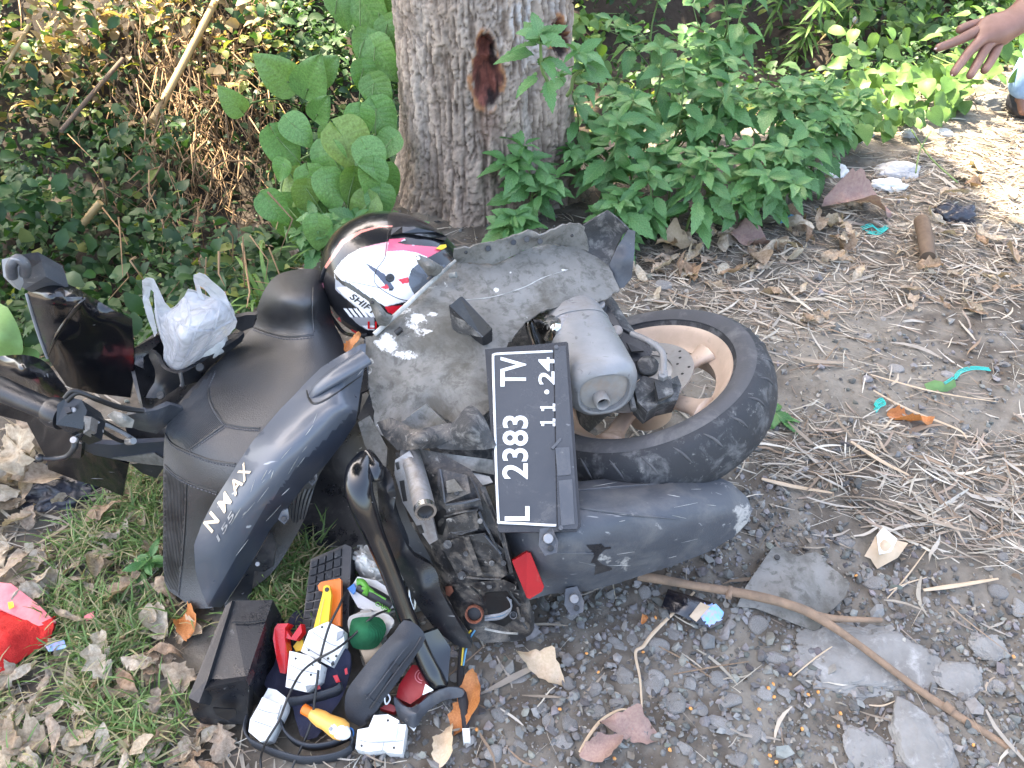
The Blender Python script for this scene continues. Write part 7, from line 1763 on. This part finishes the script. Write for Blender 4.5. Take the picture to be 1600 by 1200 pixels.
# ================================================================== PERSON (only a hand and a trouser cuff reach into the picture)
def skin(name, joints, bones, m, parent, base, sub=2, root=0):
    me = bpy.data.meshes.new(name); names = list(joints); idx = {k: i for i, k in enumerate(names)}
    me.from_pydata([tuple(np.asarray(joints[k][0]) - base) for k in names], [(idx[a], idx[b]) for a, b in bones], [])
    o = _obj(name, me, parent, m)
    o.modifiers.new('skin', 'SKIN'); sv = me.skin_vertices[0].data
    for k in names: r = joints[k][1]; sv[idx[k]].radius = (r, r) if np.ndim(r) == 0 else r; sv[idx[k]].use_root = (idx[k] == root)
    o.modifiers['skin'].use_smooth_shade = True
    s_ = o.modifiers.new('sub', 'SUBSURF'); s_.levels = sub; s_.render_levels = sub
    return o
foot = np.array([2.05, 3.02, 0.0]); foot[2] = float(H(foot[0], foot[1]))
person = thing('person', 'person in light blue jeans and dark shoes bending over with one hand reaching out', 'person', foot)
hip = foot + np.array([.02, .10, .86])
wr_ = PD(1598, 28, 1.96); hc_ = PD(1545, 52, 1.93)
sh = np.array([1.72, 2.62, 1.22]); el_ = (sh + wr_) / 2 + np.array([.10, .06, -.02])
J = {'pelvis': (hip, .13), 'waist': (hip + np.array([-.08, -.12, .18]), .12), 'chest': (hip + np.array([-.22, -.34, .38]), .14), 'neck': (hip + np.array([-.30, -.48, .47]), .06), 'head0': (hip + np.array([-.36, -.58, .52]), .085), 'head1': (hip + np.array([-.42, -.68, .53]), .10), 'head2': (hip + np.array([-.45, -.74, .50]), .07),
     'sR': (sh, .065), 'eR': (el_, .045), 'wR': (wr_, (.042, .034)), 'palm': (hc_, (.046, .028)),
     'sL': (hip + np.array([.02, -.42, .36]), .065), 'eL': (hip + np.array([.14, -.36, .10]), .045), 'wL': (hip + np.array([.06, -.30, -.14]), .03), 'handL': (hip + np.array([.04, -.32, -.24]), .028),
     'kR': (foot + np.array([.02, .02, .47]), .06), 'aR': (foot + np.array([.0, .03, .09]), .034), 'tR': (foot + np.array([.0, -.05, .035]), .018),
     'hipL': (hip + np.array([.16, .04, -.02]), .10), 'kL': (foot + np.array([.24, .20, .46]), .06), 'aL': (foot + np.array([.26, .30, .09]), .034), 'tL': (foot + np.array([.24, .16, .035]), .02)}
B = [('pelvis', 'waist'), ('waist', 'chest'), ('chest', 'neck'), ('neck', 'head0'), ('head0', 'head1'), ('head1', 'head2'), ('chest', 'sR'), ('sR', 'eR'), ('eR', 'wR'), ('wR', 'palm'), ('chest', 'sL'), ('sL', 'eL'), ('eL', 'wL'), ('wL', 'handL'), ('pelvis', 'kR'), ('kR', 'aR'), ('aR', 'tR'), ('pelvis', 'hipL'), ('hipL', 'kL'), ('kL', 'aL'), ('aL', 'tL')]
tips = {'index': [(1528, 48), (1500, 62), (1480, 70), (1462, 76)], 'middle': [(1533, 62), (1512, 84), (1498, 103), (1488, 117)], 'ring': [(1545, 68), (1532, 90), (1522, 108), (1514, 122)], 'little': [(1560, 70), (1552, 88), (1544, 102), (1536, 113)], 'thumb': [(1540, 35), (1515, 40), (1495, 48)]}
for f_, pts in tips.items():
    prev = 'palm'
    for i, (x, y) in enumerate(pts):
        k = f_ + str(i); dd = 1.93 - .012 * i + {'index': 0, 'middle': -.01, 'ring': .0, 'little': .015, 'thumb': .03}[f_]
        J[k] = (PD(x, y, dd), (.0150, .0150) if i == 0 else (.0135 - .001 * i, .0135 - .001 * i)); B.append((prev, k)); prev = k
body = skin('body', J, B, 'skin_tone', person, foot)
for f_ in ('index', 'middle'):
    x, y = tips[f_][-1]; c = PD(x, y, 1.93 - .012 * 3 - .012); n_v = (CAM - c) / np.linalg.norm(CAM - c)
    V, F = icos(2); e1 = P(*tips[f_][-1], .5) - P(*tips[f_][-2], .5); e1 /= np.linalg.norm(e1); e2 = np.cross(n_v, e1)
    mesh('fingernail', [c + e1 * v[0] * .007 + e2 * v[1] * .005 + n_v * v[2] * .002 for v in V], F, 'nail', body)
g = lambda ks, s: {k: (J[k][0], np.array(J[k][1]) * s if np.ndim(J[k][1]) else J[k][1] * s) for k in ks}
jj = g(['pelvis', 'kR', 'hipL', 'kL'], 1.22); jj['cR'] = (foot + np.array([.0, .03, .06]), .078); jj['cL'] = (foot + np.array([.26, .30, .07]), .062); jj['waist'] = (J['waist'][0], .13)
skin('jeans', jj, [('pelvis', 'waist'), ('pelvis', 'kR'), ('kR', 'cR'), ('pelvis', 'hipL'), ('hipL', 'kL'), ('kL', 'cL')], 'denim', person, foot)
jj = g(['waist', 'chest', 'sR', 'sL'], 1.18); jj['uR'] = (sh * .55 + el_ * .45, .068); jj['uL'] = (J['sL'][0] * .5 + J['eL'][0] * .5, .068)
skin('shirt', jj, [('waist', 'chest'), ('chest', 'sR'), ('sR', 'uR'), ('chest', 'sL'), ('sL', 'uL')], 'shirt', person, foot)
jj = {'a': (J['head0'][0] + np.array([.03, .05, .03]), .08), 'b': (J['head1'][0] + np.array([.02, .03, .035]), .102), 'c': (J['head2'][0] + np.array([.0, .01, .06]), .06)}
skin('hair', jj, [('a', 'b'), ('b', 'c')], 'hair', person, foot)
for s_, k in (('aR', 'tR'), ('aL', 'tL')):
    a, b = J[s_][0], J[k][0]
    skin('shoe', {'c': (a + np.array([0, .01, .02]), .05), 'h': (a + np.array([0, .02, -.045]), .046), 'm': (a * .5 + b * .5 + np.array([0.01, 0.02, -.012]), .046), 't': (b + np.array([.02, .0, .0]), .036)}, [('c', 'h'), ('h', 'm'), ('m', 't')], 'shoe', person, foot, 1)
